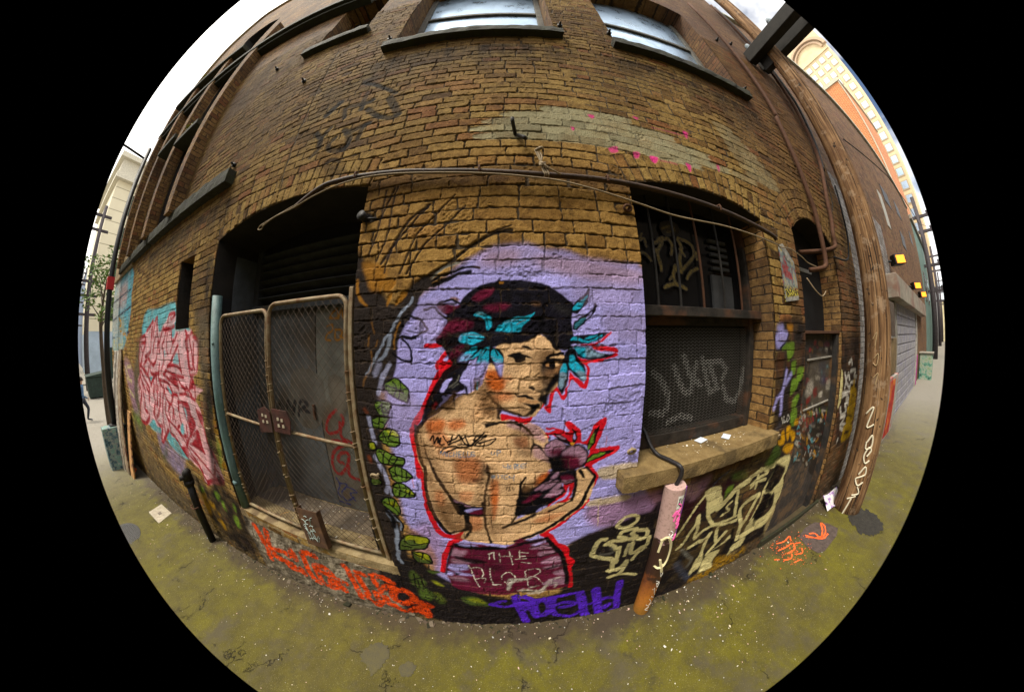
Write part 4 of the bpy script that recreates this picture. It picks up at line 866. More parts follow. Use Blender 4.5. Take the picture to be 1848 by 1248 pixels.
far_pole(-52, .1, 12.0, [(11,3.2),(9.6,3.2),(7.4,3.2),(6,3.2),(4.6,3.0)], [(-1.2,7.5)], 'power pole with one transformer, behind the pole with two')
far_pole(-85, .0, 12.5, [(11,4),(9,4),(7,4),(5.4,4)], [], 'bare power pole standing last behind the other poles by the cream building')
far_pole(26, -.3, 11.0, [(9.6,3),(8.6,3),(6.4,3),(4.8,3)], [], 'power pole with four crossarms near the teal building')
far_pole(45, -.3, 11.5, [(10.4,3.4),(8.8,3.4),(7.0,3.4),(5.6,3.4)], [], 'power pole with four crossarms before the grey building')
far_pole(72, -.3, 12.5, [(11,4),(9,4),(7,4)], [], 'power pole with three crossarms near the pale yellow end building')
q = MB(); q.tube([(7.2,-.02,6.4),(10.5,-.3,6.6),(18,-.5,7.0),(26,-1.2,8.6)], .012, 5); tag(q.build('overhead_wire', MT['black']), 'thin overhead wire running from the garage wall to the power pole at the teal building', 'wire')
# tall weeds on ledges and the street tree
LEAF = []
for nm, a, b in (('leaf_green', (.06,.13,.025), (.13,.20,.04)), ('weed_leaf', (.12,.13,.02), (.28,.26,.04))):
    s = N(nm); rp = s.n('NewGeometry').outputs['Random Per Island']; s.l(s.mix(rp, a, b), s.b.inputs['Base Color']); s.b.inputs['Roughness'].default_value = .6; LEAF.append(s.m)
def leaves(q, c, rad, n, sz, r_):
    for k in range(n):
        while True:
            v = Vector((r_.uniform(-1,1), r_.uniform(-1,1), r_.uniform(-1,1)))
            if .25 < v.length < 1: break
        p0 = Vector(c) + Vector((v.x*rad[0], v.y*rad[1], v.z*rad[2])); a = Vector((r_.gauss(0,1), r_.gauss(0,1), r_.gauss(0,.6))).normalized(); b = a.cross(Vector((r_.gauss(0,1),r_.gauss(0,1),r_.gauss(0,1)))).normalized(); s_ = sz*r_.uniform(.6,1.3)
        q.face([p0-a*s_, p0+b*s_*.45, p0+a*s_, p0-b*s_*.45])
t = thing('street_tree', 'small leafy street tree growing behind the black street lamp', 'tree', (-14.5,.15,gz(-14.5)))
r_ = random.Random(21); q = MB(); q.tube([(-14.5,.15,-.9),(-14.45,.2,1.4),(-14.5,.12,3.0),(-14.4,.2,4.6)], [.10,.08,.06,.02], 8)
tips = []
for k in range(9):
    a = k*2.4; z0_ = 2.6+k*.25; e = Vector((-14.45+.75*math.cos(a), .15+.55*math.sin(a), z0_+.7)); tips.append(e); q.tube([(-14.47,.15,z0_),e], .03, 5, .008)
q.build('trunk', plain('bark', (.08,.06,.04)), t)
q = MB()
for e in tips: leaves(q, e, (.5,.36,.42), 80, .08, r_)
leaves(q, (-14.45,.15,5.0), (.45,.3,.5), 90, .08, r_)
q.build('crown', LEAF[0], t)
for X, Y, Z, n_, sp, lab in ((-7.6,-.06,7.95,120,(.45,.1,.22),'long yellow green mat of weeds along the high ledge near the roof'),(-5.0,-.12,5.50,50,(.14,.08,.12),'small tuft of weeds on a lower ledge between two pilasters'),(-6.7,-.1,7.97,60,(.3,.1,.16),'small clump of weeds beside the long mat on the high ledge')):
    t = thing('wild_plant', lab, 'plant', (X,Y,Z), 'weeds growing on the ledges'); q = MB(); leaves(q, (X,Y,Z+.1), sp, n_, .05, random.Random(n_)); q.build('foliage', LEAF[1], t)
    q = MB()
    for k in range(5): q.tube([(X+.06*k-.12,Y,Z-.06),(X+.08*k-.15,Y-.03,Z+.12)], .006, 4)
    q.build('stem', MT['moss'], t)
# ================================================================== PERSON walking at the far left
def person(x, y, h, face):
    z0 = gz(x); S_ = h/1.75
    J = {'pel':(0,0,.95),'wai':(0,0,1.1),'che':(.02,0,1.32),'nek':(.02,0,1.48),'hed':(.03,0,1.60),'top':(.03,0,1.72),
         'lh':(0,.09,.92),'lk':(.20,.10,.52),'la':(.10,.10,.10),'lt':(.30,.10,.04),'rh':(0,-.09,.92),'rk':(-.06,-.10,.50),'ra':(-.32,-.10,.13),'rt':(-.20,-.10,.03),
         'ls':(.02,.19,1.42),'le':(-.10,.24,1.14),'lw':(.04,.24,.92),'lf':(.08,.24,.83),'rs':(.02,-.19,1.42),'re':(.02,-.25,1.12),'rw':(.22,-.22,.98),'rf':(.29,-.21,.93)}
    E_ = [('pel','wai'),('wai','che'),('che','nek'),('nek','hed'),('hed','top'),('pel','lh'),('lh','lk'),('lk','la'),('la','lt'),('pel','rh'),('rh','rk'),('rk','ra'),('ra','rt'),('che','ls'),('ls','le'),('le','lw'),('lw','lf'),('che','rs'),('rs','re'),('re','rw'),('rw','rf')]
    RAD = dict(pel=.13,wai=.125,che=.145,nek=.055,hed=.095,top=.07,lh=.095,lk=.062,la=.042,lt=.035,rh=.095,rk=.062,ra=.042,rt=.035,ls=.06,le=.045,lw=.03,lf=.028,rs=.06,re=.045,rw=.03,rf=.028)
    t = thing('person', 'person in a blue jacket and dark trousers walking in the lane past the cream building', 'person', (x,y,z0))
    rot = Matrix.Translation((x,y,z0)) @ Matrix.Rotation(face,4,'Z') @ Matrix.Scale(S_,4)
    names = list(J); me = bpy.data.meshes.new('body'); me.from_pydata([tuple(rot @ Vector(J[n])) for n in names], [(names.index(a),names.index(b)) for a,b in E_], [])
    o = bpy.data.objects.new('body', me); col.objects.link(o); o.parent = t; o.matrix_parent_inverse = Matrix.Translation(-t.location)
    sk = o.modifiers.new('skin','SKIN'); 
    for i, n in enumerate(names):
        v = me.skin_vertices[0].data[i]; r0 = RAD[n]*S_; v.radius = (r0, r0*(.8 if n in ('pel','wai','che') else 1)); v.use_root = (n == 'pel')
    o.modifiers.new('sub','SUBSURF').render_levels = 2
    s = N('walker_clothes'); p = s.pos(); z = s.sep(p)[2]; zr = s.math('DIVIDE', s.math('SUBTRACT', z, z0), S_)
    c = s.mix(s.math('GREATER_THAN', zr, .96), (.03,.035,.05), (.06,.12,.22)); c = s.mix(s.math('GREATER_THAN', zr, 1.47), c, (.42,.26,.18)); c = s.mix(s.math('LESS_THAN', zr, .07), c, (.35,.35,.36)); s.l(c, s.b.inputs['Base Color']); me.materials.append(s.m)
    q = MB(); bmesh.ops.create_uvsphere(q.bm, u_segments=14, v_segments=10, radius=.112*S_, matrix=rot @ Matrix.Translation((.012,0,1.655)) @ Matrix.Scale(.9,4,(0,1,0))); 
    for f in [f for f in q.bm.faces if (rot.inverted() @ f.calc_center_median()).z < 1.60 and (rot.inverted() @ f.calc_center_median()).x > .03]: q.bm.faces.remove(f)
    q.build('hair', flat('dark_hair', (.02,.014,.01)), t, smooth=True)
    FF = flat('face_features', (.25,.13,.09)); q = MB(); q.box(.115,.145,-.012,.012,1.60,1.635, rot); q.build('nose', FF, t); q = MB(); q.box(.12,.13,-.03,.03,1.555,1.563, rot); q.build('mouth', FF, t)
    for sg in (-1,1): q = MB(); q.box(.118,.126,sg*.035-.01,sg*.035+.01,1.635,1.648, rot); q.build('eye', FF, t)
    SKT = flat('skin_tone', (.42,.26,.18))
    for k, (w_, dx) in enumerate((('lf',0),('rf',0))):
        q = MB(); b = Vector(J[w_])
        for f in range(4): q.tube([rot @ (b+Vector((.005,-.024+.016*f,0))), rot @ (b+Vector((.02,-.024+.016*f,-.045))), rot @ (b+Vector((.012,-.022+.015*f,-.08+.006*abs(f-1.5))))], .008*S_, 5)
        q.tube([rot @ (b+Vector((.01,.03*(1 if k else -1),.02))), rot @ (b+Vector((.035,.035*(1 if k else -1),-.02)))], .009*S_, 5)
        q.build('hand', SKT, t, smooth=True)
person(-16.3, -.62, 1.75, R(75))

PAINT = """
#mural
P dk 0 18.2 1 0 -847 2667 -795 2670 -744 2607 -714 2514 -635 2450 -562 2375 -494 2440 -446 2479 -472 2384 -551 2253 -586 2090 -641 1978 -664 1771 -665 1545 -661 1285 -660 1017 -679 742 -780 374 -956 310 -878 1239 -822 1755 -817 2231
P och 0 15.9 0.8 0 -769 2610 -681 2606 -609 2548 -636 2464 -696 2454 -728 2515
P och 0 6 0.85 0 -646 2509 -630 2508 -632 2453 -647 2445
P och 0 6 0.85 0 -622 2507 -552 2497 -580 2444 -621 2447
P och 0 5.9 0.85 0 -589 2432 -569 2435 -592 2378 -603 2383
P och 0 5.7 0.85 0 -520 2436 -486 2430 -542 2376 -557 2376
P och 0 6.4 0.85 0 -797 2513 -780 2521 -768 2440 -714 2381 -736 2382 -785 2431
P och 0 5.7 0.85 0 -570 2224 -548 2228 -557 2159 -566 2159
P och 0 5.7 0.85 0 -541 2202 -526 2202 -542 2155 -552 2155
S och 6.7 6.1 0.45 0 -690 2294 -673 2240
S och 6.8 6.2 0.45 0 -706 2227 -712 2178
S och 6.7 6.1 0.45 0 -653 2204 -664 2177
S och 6.7 6.1 0.45 0 -691 2151 -690 2115
P lav 0 18.2 1 0 -454 2373 -403 2424 -310 2471 -252 2536 -178 2582 -99 2625 -6 2645 87 2651 179 2623 274 2620 384 2585 532 2571 699 2541 703 2208 714 1863 706 1613 733 1395 804 1260 860 1181 830 1131 573 1090 391 1020 296 936 266 614 -487 494 -471 847 -529 1045 -617 1144 -620 1370 -617 1585 -630 1774 -612 1936 -591 2063 -548 2226
P lav2 0 33 0.55 0 -99 2625 -6 2645 87 2651 179 2623 384 2585 692 2541 687 2493 377 2478 109 2527 -98 2557
P pink2 0 33.8 0.8 0 413 1283 795 1303 1051 1278 1148 1095 795 1109 502 1092
P pink2 0 44.1 0.55 0 -509 1163 -405 1065 -461 670 -547 832 -621 1026
P cream 0 10.5 0.9 0 458 1527 683 1528 694 1455 485 1449
P cream 0 11.4 0.85 0 416 1322 637 1323 657 1282 433 1275
S cream 6.2 3.9 0.8 0 475 1312 492 1117
S orange2 5 4.4 0.7 0 479 1646 482 1677 483 1708
S orange2 5.5 4.9 0.7 0 -525 1487 -525 1422
P blk2 0 19.8 1 0 -775 745 -625 814 -466 636 -254 495 9 411 315 462 308 907 380 1027 573 1094 848 1144 937 893 1241 -232 960 -209 502 -131 5 -69 -565 -13 -858 141 -884 337
P blk2 0 34.6 0.8 0 -878 324 -635 563 -413 457 8 395 438 417 912 408 1123 -215 505 -154 5 -91 -567 -24 -818 112
S brn 10.9 5.5 0.9 0 -670 3035 -673 2968 -678 2886 -684 2834 -689 2780 -701 2735 -717 2680 -728 2642
S brn 10.5 5.6 0.9 0 -618 3044 -645 2958 -666 2893 -682 2852
S brn 10.1 5.4 0.9 0 -597 3050 -614 2990 -617 2921 -619 2841 -620 2782 -634 2718 -650 2672 -674 2612
S brn 14.3 5.1 0.9 0 -401 2897 -452 2860 -493 2832 -525 2790 -557 2740 -584 2683 -616 2632 -646 2593
S brn 11.1 4.9 0.9 0 -408 2885 -454 2839 -496 2786 -540 2738 -576 2690 -600 2642 -613 2597 -625 2542
S brn 9.1 4.9 0.9 0 -270 2941 -305 2900 -351 2852 -385 2806 -421 2773 -463 2721 -479 2679 -488 2646 -504 2605 -518 2573 -534 2530
S brn 10 4.7 0.9 0 -215 2874 -253 2830 -294 2784 -339 2740 -378 2704 -416 2662 -443 2619 -460 2587 -482 2559 -495 2527
P blk 0 10.5 1 0 -809 2888 -793 2907 -765 2909 -733 2887 -711 2865 -596 2862 -595 2855 -700 2852 -739 2839 -779 2855
S blk 16.8 5.6 0.95 0 17 2727 -53 2713 -116 2684 -194 2637 -240 2597 -302 2552 -366 2515 -415 2478 -455 2424
S brn 7.1 4.3 1 0 18 2752 -38 2730 -101 2710
S blk 13.5 4 1 0 -137 2536 -192 2542 -269 2518 -333 2497 -373 2475
S blk 18.9 4.9 1 0 -180 2517 -238 2508 -300 2479 -364 2459
S gry 11.2 5.6 1 0 -231 2564 -302 2544 -373 2491
S dk 62.6 8.5 1 0 -399 2473 -448 2432 -470 2377 -507 2318 -550 2254 -571 2194 -577 2133 -590 2068 -627 1978
S stem 14.5 4.6 1 0 -461 2406 -475 2377 -507 2352 -531 2319 -555 2280 -580 2242 -616 2203 -638 2164 -671 2115 -700 2070 -725 2033
S stem 17.6 5.9 0.9 0 -580 2229 -586 2194 -602 2151 -624 2120 -645 2107
S stem2 27.3 12.1 0.8 0 -651 2089 -664 2053 -675 2039
S stem2 20.9 6 1 0 -589 2090 -611 2054 -629 2022 -648 1978
S och 8.4 5.6 0.7 0 -526 2288 -545 2254 -556 2211 -559 2164
S och2 7.8 4.7 0.7 0 -688 2106 -701 2061 -719 2038 -744 2000 -752 1973
S blk 9.9 2.8 1 0 -511 2266 -507 2305 -483 2319 -450 2309 -422 2302 -400 2276 -384 2253 -413 2239 -441 2222 -478 2219 -516 2224
S blk 10.1 2.8 1 0 -446 2212 -488 2212 -516 2219 -546 2211
S blk 9.9 2.7 1 0 -516 2211 -488 2185 -470 2151 -468 2091
S blk 10.2 2.8 1 0 -567 2142 -538 2121 -510 2106 -467 2104
S stem2 21.6 6.2 1 0 -630 2034 -645 1989 -663 1938
S stem2 23.2 6.6 1 0 -739 1808 -731 1754 -725 1694 -717 1666
S stem2 25.5 7.3 1 0 -734 1582 -717 1542 -700 1495 -683 1453 -687 1401 -702 1358
S stem2 15.1 5.7 1 0 -672 1383 -674 1342
S orb 18 10.8 0.7 0 -774 1576 -766 1547
S orb 19.7 13.1 0.5 0 -755 1849 -745 1834
P grn 0 3.6 1 0 -624 1965 -615 1995 -575 2016 -553 2019 -527 2003 -497 1975 -491 1941 -502 1901 -528 1910 -565 1923 -592 1937
S blk 7.7 2.4 1 0 -624 1965 -615 1995 -575 2016 -553 2019 -527 2003 -497 1975 -491 1941 -502 1901 -528 1910 -565 1923 -592 1937 -624 1965
S blk 5.9 2.1 1 0 -611 1981 -572 1972 -540 1964 -497 1970
S blk 5.9 2.1 1 0 -576 2002 -556 1968 -576 1932
S blk 5.8 2 1 0 -546 1963 -515 1945
S blk 5.8 2 1 0 -532 2008 -535 1964 -549 1919
P grn 0 3.7 1 0 -696 1885 -664 1902 -596 1896 -606 1850 -621 1817 -656 1820 -682 1850
S blk 8 2.5 1 0 -696 1885 -664 1902 -596 1896 -606 1850 -621 1817 -656 1820 -682 1850 -696 1885
S blk 6.3 2.2 1 0 -648 1888 -644 1821
S blk 6.3 2.2 1 0 -681 1860 -643 1883
S blk 6.2 2.2 1 0 -638 1868 -612 1849
S blk 6.3 2.2 1 0 -647 1842 -613 1839
P grn 0 3.9 1 0 -718 1799 -674 1819 -615 1818 -637 1784 -658 1753 -689 1750 -718 1755
S blk 8.4 2.6 1 0 -718 1799 -674 1819 -615 1818 -637 1784 -658 1753 -689 1750 -718 1755 -718 1799
S blk 6.4 2.3 1 0 -674 1813 -683 1751
S blk 6.6 2.3 1 0 -714 1783 -679 1775
S blk 6.3 2.2 1 0 -672 1787 -643 1779
P grn 0 3.9 1 0 -697 1697 -654 1745 -606 1755 -568 1737 -564 1705 -578 1665 -626 1654 -664 1672
P yel 0 9.5 0.85 0 -642 1746 -600 1756 -568 1737 -565 1718 -616 1722
S blk 8.4 2.6 1 0 -697 1697 -654 1745 -606 1755 -568 1737 -564 1705 -578 1665 -626 1654 -664 1672 -697 1697
S blk 6.6 2.3 1 0 -656 1729 -640 1675
S blk 6.5 2.3 1 0 -690 1697 -623 1716 -566 1715
S blk 6.6 2.3 1 0 -631 1698 -581 1681
S blk 6.5 2.3 1 0 -607 1750 -630 1704
P grn 0 4.2 1 0 -766 1654 -738 1669 -718 1660 -723 1631 -759 1623
P yel 0 10.4 0.85 0 -752 1662 -726 1665 -725 1636 -751 1630
S blk 9 2.8 1 0 -766 1654 -738 1669 -718 1660 -723 1631 -759 1623 -766 1654
P grn 0 4.1 1 0 -725 1601 -713 1632 -677 1631 -632 1613 -587 1598 -554 1593 -570 1544 -613 1544 -661 1544 -703 1550
S blk 8.9 2.7 1 0 -725 1601 -713 1632 -677 1631 -632 1613 -587 1598 -554 1593 -570 1544 -613 1544 -661 1544 -703 1550 -725 1601
S blk 6.7 2.3 1 0 -703 1622 -634 1560 -572 1550
S blk 6.9 2.4 1 0 -673 1614 -690 1552
S blk 6.9 2.4 1 0 -628 1602 -654 1551
S blk 6.8 2.4 1 0 -594 1594 -624 1549
S blk 6.7 2.4 1 0 -631 1578 -561 1586
P grn 0 4.1 1 0 -660 1514 -626 1537 -575 1531 -543 1511 -524 1486 -557 1456 -613 1439 -646 1459
S blk 9.1 2.8 1 0 -660 1514 -626 1537 -575 1531 -543 1511 -524 1486 -557 1456 -613 1439 -646 1459 -660 1514
S blk 7 2.5 1 0 -655 1508 -594 1479 -531 1482
S blk 7 2.5 1 0 -621 1531 -620 1470
S blk 6.9 2.4 1 0 -581 1524 -587 1455
S blk 7.1 2.5 1 0 -638 1467 -622 1494
S blk 6.8 2.4 1 0 -555 1509 -562 1465
P grn 0 4.4 1 0 -664 1357 -648 1414 -614 1435 -574 1425 -544 1397 -525 1366 -552 1345 -613 1335 -651 1332
P yel 0 10.8 0.85 0 -580 1391 -545 1390 -531 1365 -559 1375
S blk 9.3 2.9 1 0 -664 1357 -648 1414 -614 1435 -574 1425 -544 1397 -525 1366 -552 1345 -613 1335 -651 1332 -664 1357
S blk 7.4 2.6 1 0 -650 1400 -594 1376 -532 1362
S blk 7.4 2.6 1 0 -614 1432 -610 1387 -630 1343
S blk 7.4 2.6 1 0 -574 1425 -577 1372 -594 1342
S blk 7.1 2.5 1 0 -549 1403 -562 1354
P grn2 0 4.5 1 0 -788 1442 -749 1443 -721 1421 -738 1398 -791 1395
S blk 9.8 3 1 0 -788 1442 -749 1443 -721 1421 -738 1398 -791 1395 -788 1442
P grn 0 4.7 1 0 -751 1289 -717 1317 -671 1319 -644 1286 -638 1250 -651 1200 -682 1198 -716 1227 -752 1250
P yel 0 11.7 0.85 0 -711 1281 -668 1297 -647 1271 -683 1257
S blk 10.3 3.2 1 0 -751 1289 -717 1317 -671 1319 -644 1286 -638 1250 -651 1200 -682 1198 -716 1227 -752 1250 -751 1289
S blk 8 2.8 1 0 -745 1282 -695 1262 -653 1208
S blk 7.8 2.7 1 0 -698 1314 -701 1268
S blk 7.9 2.8 1 0 -662 1298 -685 1249
S stem 27.2 6.8 1 0 -729 1200 -706 1149 -703 1099 -702 1038 -723 941 -734 860 -749 794 -731 745
S stem 16.7 5 1 0 -720 1210 -688 1169 -654 1135 -667 1073
S blk 12.4 4.1 1 0 -706 1213 -648 1136 -658 1066
S blk 33.5 12.6 1 0 -739 1214 -702 1166 -712 1089
P grn2 0 5.3 1 0 -722 883 -696 967 -643 1025 -578 1048 -502 1035 -502 999 -532 937 -589 915 -671 886
P yel 0 12.9 0.85 0 -580 1038 -502 1035 -513 988 -566 968 -594 999
S blk 11.6 3.6 1 0 -722 883 -696 967 -643 1025 -578 1048 -502 1035 -502 999 -532 937 -589 915 -671 886 -722 883
S blk 8.7 3.1 1 0 -667 974 -617 947 -517 987
S blk 8.8 3.1 1 0 -601 1034 -599 970
S blk 9.1 3.2 1 0 -690 930 -628 926
P yel 0 8.8 0.8 0 -646 1024 -600 1039 -599 1007 -651 987
P grn2 0 5.7 1 0 -629 886 -574 889 -528 879 -514 798 -552 780 -608 777 -635 824
P yel 0 13.9 0.85 0 -610 881 -528 879 -530 827 -585 825
S blk 12 3.7 1 0 -629 886 -574 889 -528 879 -514 798 -552 780 -608 777 -635 824 -629 886
S blk 9.5 3.3 1 0 -619 869 -569 839 -522 797
S blk 9.4 3.3 1 0 -561 882 -580 816
P grn2 0 16.4 1 0 -702 640 -665 674 -628 600 -599 558 -617 502 -662 463 -708 502 -710 565
S blk 10.8 5.4 1 0 -713 551 -595 621
S blk 11.1 5.5 1 0 -672 636 -689 481
S blk 11.1 5.6 1 0 -657 568 -659 477
S blk 10.9 5.5 1 0 -630 587 -625 500
P yel 0 15.9 0.75 0 -551 583 -522 583 -484 547 -479 535 -520 546
P grn2 0 9.8 1 0 -566 699 -493 720 -476 695 -528 672
P grn 0 23.7 1 0.5 -668 434 -617 462 -582 403 -614 306 -664 336
P yel 0 23.7 0.6 0.5 -555 423 -526 417 -504 320 -541 326
P grn2 0 29.8 0.7 0.5 -576 390 -526 417 -506 305 -549 279
P grn2 0 17.3 1 0.4 -370 392 -275 428 -190 343 -181 294 -309 306
P yel 0 17.2 0.5 0.3 -324 388 -254 408 -201 342 -259 349
P grn2 0 23.7 0.6 0.4 -674 432 -588 434 -592 343 -671 320
P grn2 0 23.6 0.6 0.4 -554 421 -491 368 -519 266 -558 329
S red 25.6 2.8 1 0 -486 1491 -483 1632 -490 1725 -478 1786 -447 1834 -411 1881 -387 1943 -364 1986 -340 2029 -312 2061 -279 2079
S red 22.9 2.6 1 0 -493 1762 -495 1707 -488 1652 -477 1595 -468 1545 -460 1524 -467 1456 -469 1386 -467 1312 -466 1235
S red 34.8 3.1 1 0 -468 1305 -460 1249 -448 1186 -431 1120 -402 1082 -366 1069 -322 1080 -278 1108 -248 1123
S red 34 3.4 1 0 -250 1099 -289 1071 -330 1042 -359 1020 -377 979 -401 929 -421 877 -436 802 -453 715
P red 0 2.6 1 0 -291 2160 -283 2150 -288 2133 -309 2114 -292 2104 -278 2120 -264 2130 -244 2127 -241 2107 -265 2094 -239 2080 -225 2087 -232 2074 -281 2047 -305 2027 -322 2037 -301 2057 -307 2075 -336 2060 -347 2073 -345 2097 -323 2124
S red 22.7 2.3 1 0 -302 2030 -327 2003 -350 1968 -377 1936 -401 1911 -418 1878 -436 1841 -458 1803 -484 1771 -497 1724
P red 0 2.6 1 0 -405 2165 -394 2185 -339 2187 -304 2213 -276 2233 -259 2246 -242 2252 -232 2239 -256 2223 -277 2200 -287 2184 -263 2190 -250 2196 -243 2186 -260 2173 -291 2170 -325 2171 -368 2164
P red 0 2.5 1 0 479 2228 488 2223 456 2196 404 2168 470 2162 508 2154 524 2140 516 2131 470 2138 433 2139 396 2150 382 2163 332 2171 336 2176 382 2174 426 2190
P red 0 2.4 1 0 315 2118 346 2103 396 2102 444 2104 481 2120 508 2131 522 2122 512 2113 451 2100 440 2087 364 2081 377 2058 373 2025 365 1984 353 1965 326 1972 305 1997 287 2008 267 1971 264 1930 250 1915 233 1928 214 1956 204 1950 193 1902 191 1857 173 1858 156 1883 176 1896 182 1934 195 1978 212 1984 229 1963 240 1938 254 1941 257 1972 270 1988 277 2042 297 2028 333 2002 347 1988 356 2018 360 2052 350 2073 325 2094
P red 0 2.4 1 0 82 1829 102 1857 132 1894 145 1911 159 1904 152 1883 122 1860 99 1832 88 1815 82 1790 105 1781 129 1758 130 1737 106 1738 75 1783 41 1809 21 1817 22 1834 55 1830
P red 0 2.6 1 0 21 1829 55 1824 88 1813 102 1783 129 1764 181 1757 212 1768 171 1769 167 1780 181 1781 226 1773 262 1756 283 1758 257 1790 257 1804 274 1810 296 1798 325 1770 341 1742 345 1699 373 1705 393 1741 406 1778 435 1801 465 1814 475 1801 467 1772 455 1731 439 1686 426 1647 473 1646 549 1650 560 1630 537 1608 479 1583 422 1556 415 1544 438 1511 455 1477 445 1433 419 1375 401 1305 364 1310 394 1426 421 1473 410 1515 376 1545 367 1567 380 1595 393 1635 375 1669 337 1688 315 1683 279 1686 213 1729 181 1742 182 1727 165 1701 151 1679 133 1703 126 1726 130 1741 106 1753 75 1773 41 1800
P red 0 3.3 1 0 268 1451 290 1463 325 1459 318 1390 289 1355 229 1328 198 1331 256 1392
P lav 0 4.1 1 0 293 1421 298 1430 295 1383 259 1339 241 1327 229 1332 276 1376
P red 0 3.6 1 0 227 1367 321 1355 291 1335 245 1310 200 1284 162 1257 150 1268 180 1297 187 1324
P lav 0 3.4 1 0 258 1363 281 1360 229 1322 207 1309 202 1320
S red 29.5 3 1 0 403 1329 382 1291 352 1260 314 1228 277 1184 238 1150 195 1123 168 1099
S red 43.9 3.5 1 0 176 1098 205 1077 233 1024 261 988 306 955 315 906 319 856 353 827 360 796 345 761 353 721
S red 31 5.2 0.75 0 361 687 374 609 382 520
P skin 0 4.4 1 0 -177 1962 -135 1989 -102 2066 -70 2155 -37 2187 64 2191 141 2225 218 2158 251 2111 236 2007 178 1943 131 1864 105 1837 22 1848 -42 1887 -61 1868 8 1821 87 1810 153 1770 181 1704 200 1636 236 1569 186 1547 173 1487 131 1455 97 1414 89 1347 15 1222 75 1261 194 1312 313 1349 345 1463 377 1511 435 1443 414 1342 381 1288 263 1180 156 1102 46 1049 -19 1017 -114 1031 -211 1037 -259 1043 -299 1068 -274 1126 -329 1098 -373 1107 -418 1220 -447 1357 -455 1467 -454 1519 -474 1584 -476 1695 -456 1763 -410 1813 -350 1855 -292 1902 -236 1940
P skin2 0 21.2 0.5 0 -131 1962 -53 1988 -42 1895 -82 1841 -189 1812 -159 1909
P ora 0 12.7 0.9 0 -113 2046 -77 2066 -39 2045 -22 1988 -54 1962 -100 1973
P ora 0 15.9 0.45 0 -93 1941 -15 1961 10 1929 -42 1914
P ora 0 14.7 0.6 0 -405 1813 -324 1828 -324 1759 -291 1707 -365 1673 -405 1716
P ora 0 14 0.6 0 -292 1818 -229 1826 -222 1792 -286 1772
P ora 0 24.3 0.55 0 -279 1615 -172 1626 -156 1495 -267 1476
P ora 0 14.2 0.6 0 15 1726 74 1739 79 1679 33 1681
P brn 0 17.4 0.45 0 33 1696 90 1685 79 1633 25 1644
P ora 0 13.3 0.8 0 -109 1482 -67 1482 -78 1305 -106 1223 -112 1344
P ora 0 12.5 0.95 0 130 1510 192 1540 188 1486 117 1449
P ora 0 14.8 0.6 0 -242 1238 -171 1254 -165 1156 -236 1130
P ora 0 17.3 0.6 0 -410 1399 -363 1412 -359 1309 -407 1304
P ora 0 13.5 0.5 0 -273 1412 -199 1416 -217 1359 -272 1356
P ora 0 21.9 0.5 0 181 1273 316 1317 260 1223 169 1169
P skind 0 29.9 0.61 0 -407 1304 -279 1336 -265 1150 -366 1117
P skind 0 18.2 0.68 0 -135 1989 -100 1949 -81 1882 -134 1868
P mau 0 11 0.7 0 -5 1832 74 1819 140 1780 168 1705 114 1723 47 1769 -18 1793
P mau 0 12 0.7 0 114 1693 169 1660 213 1578 170 1597 106 1632
P skind 0 10.4 0.85 0 96 2114 166 2151 236 2111 217 2008 165 1983 113 2037
P skind 0 15.9 0.41 0 -8 1961 87 1973 139 1945 113 1919 10 1929
P blk 0 4 1 0 -241 2354 -207 2400 -150 2440 -85 2465 -8 2474 82 2470 172 2452 224 2421 276 2382 302 2356 286 2277 298 2213 270 2149 236 2149 204 2150 179 2189 141 2225 115 2205 64 2185 -24 2179 -75 2167 -126 2155 -178 2105 -211 2054 -233 2014 -203 1988 -235 1962 -290 1948 -318 1920 -364 1863 -409 1833 -433 1817 -403 1904 -356 1987 -312 2053 -263 2092 -283 2118 -309 2170 -336 2183 -341 2209 -308 2247 -286 2298 -308 2338 -341 2365 -308 2377
P mar 0 7.8 1 0 -172 2389 -142 2418 -102 2437 -69 2438 -76 2413 -102 2394 -142 2378
P mar 0 7.8 1 0 -337 2357 -304 2368 -256 2365 -228 2357 -249 2344 -283 2322 -307 2326
P mar 0 12.7 0.95 0 -112 2354 -63 2361 2 2359 -18 2339 -70 2327 -102 2337
P mar 0 13 0.85 0 -297 2273 -262 2295 -178 2287 -169 2263 -209 2248 -235 2245 -276 2233 -321 2214 -349 2201 -324 2240
P mar 0 13 0.8 0 -250 2163 -210 2179 -230 2140 -271 2121 -274 2141
P och 0 5.3 0.8 0 -276 2392 -249 2398 -229 2387 -249 2384
S blk 10.6 2.6 1 0 -399 2344 -367 2355 -349 2354 -324 2327 -296 2306 -276 2302
S blk 10.4 2.6 1 0 -325 2374 -297 2383 -256 2385 -229 2370
P blk 0 3.2 1 0 -56 2467 -46 2482 -38 2470 -46 2443 -69 2443
P och 0 4 1 0 -44 2466 -23 2464 -26 2456 -43 2456
P lav 0 3.2 1 0 -328 1962 -314 1996 -288 2020 -268 2024 -282 2003 -297 1976 -309 1960
P lav 0 2.7 1 0 -322 1934 -310 1940 -298 1931 -307 1922 -317 1924
S gry 5.3 4 0.7 0 -283 1983 -251 2007 -237 2037
S gry 5.2 3.9 0.5 0 -269 1980 -241 2000
P red 0 5.5 0.8 0 -377 1890 -354 1909 -344 1902 -359 1880 -374 1873
P tea 0 3.8 1 0 -160 2312 -145 2327 -125 2328 -103 2314 -83 2298 -82 2262 -100 2246 -109 2282 -129 2302
P wht2 0 7.8 0.4 0 -149 2322 -129 2326 -112 2315 -142 2315
P tea 0 5.1 1 0 -64 2245 -32 2271 1 2290 53 2299 52 2241 7 2233 -32 2238
P tea 0 3.3 1 0 -232 2212 -216 2230 -169 2234 -143 2230 -114 2211 -133 2195 -170 2180 -209 2183 -229 2193
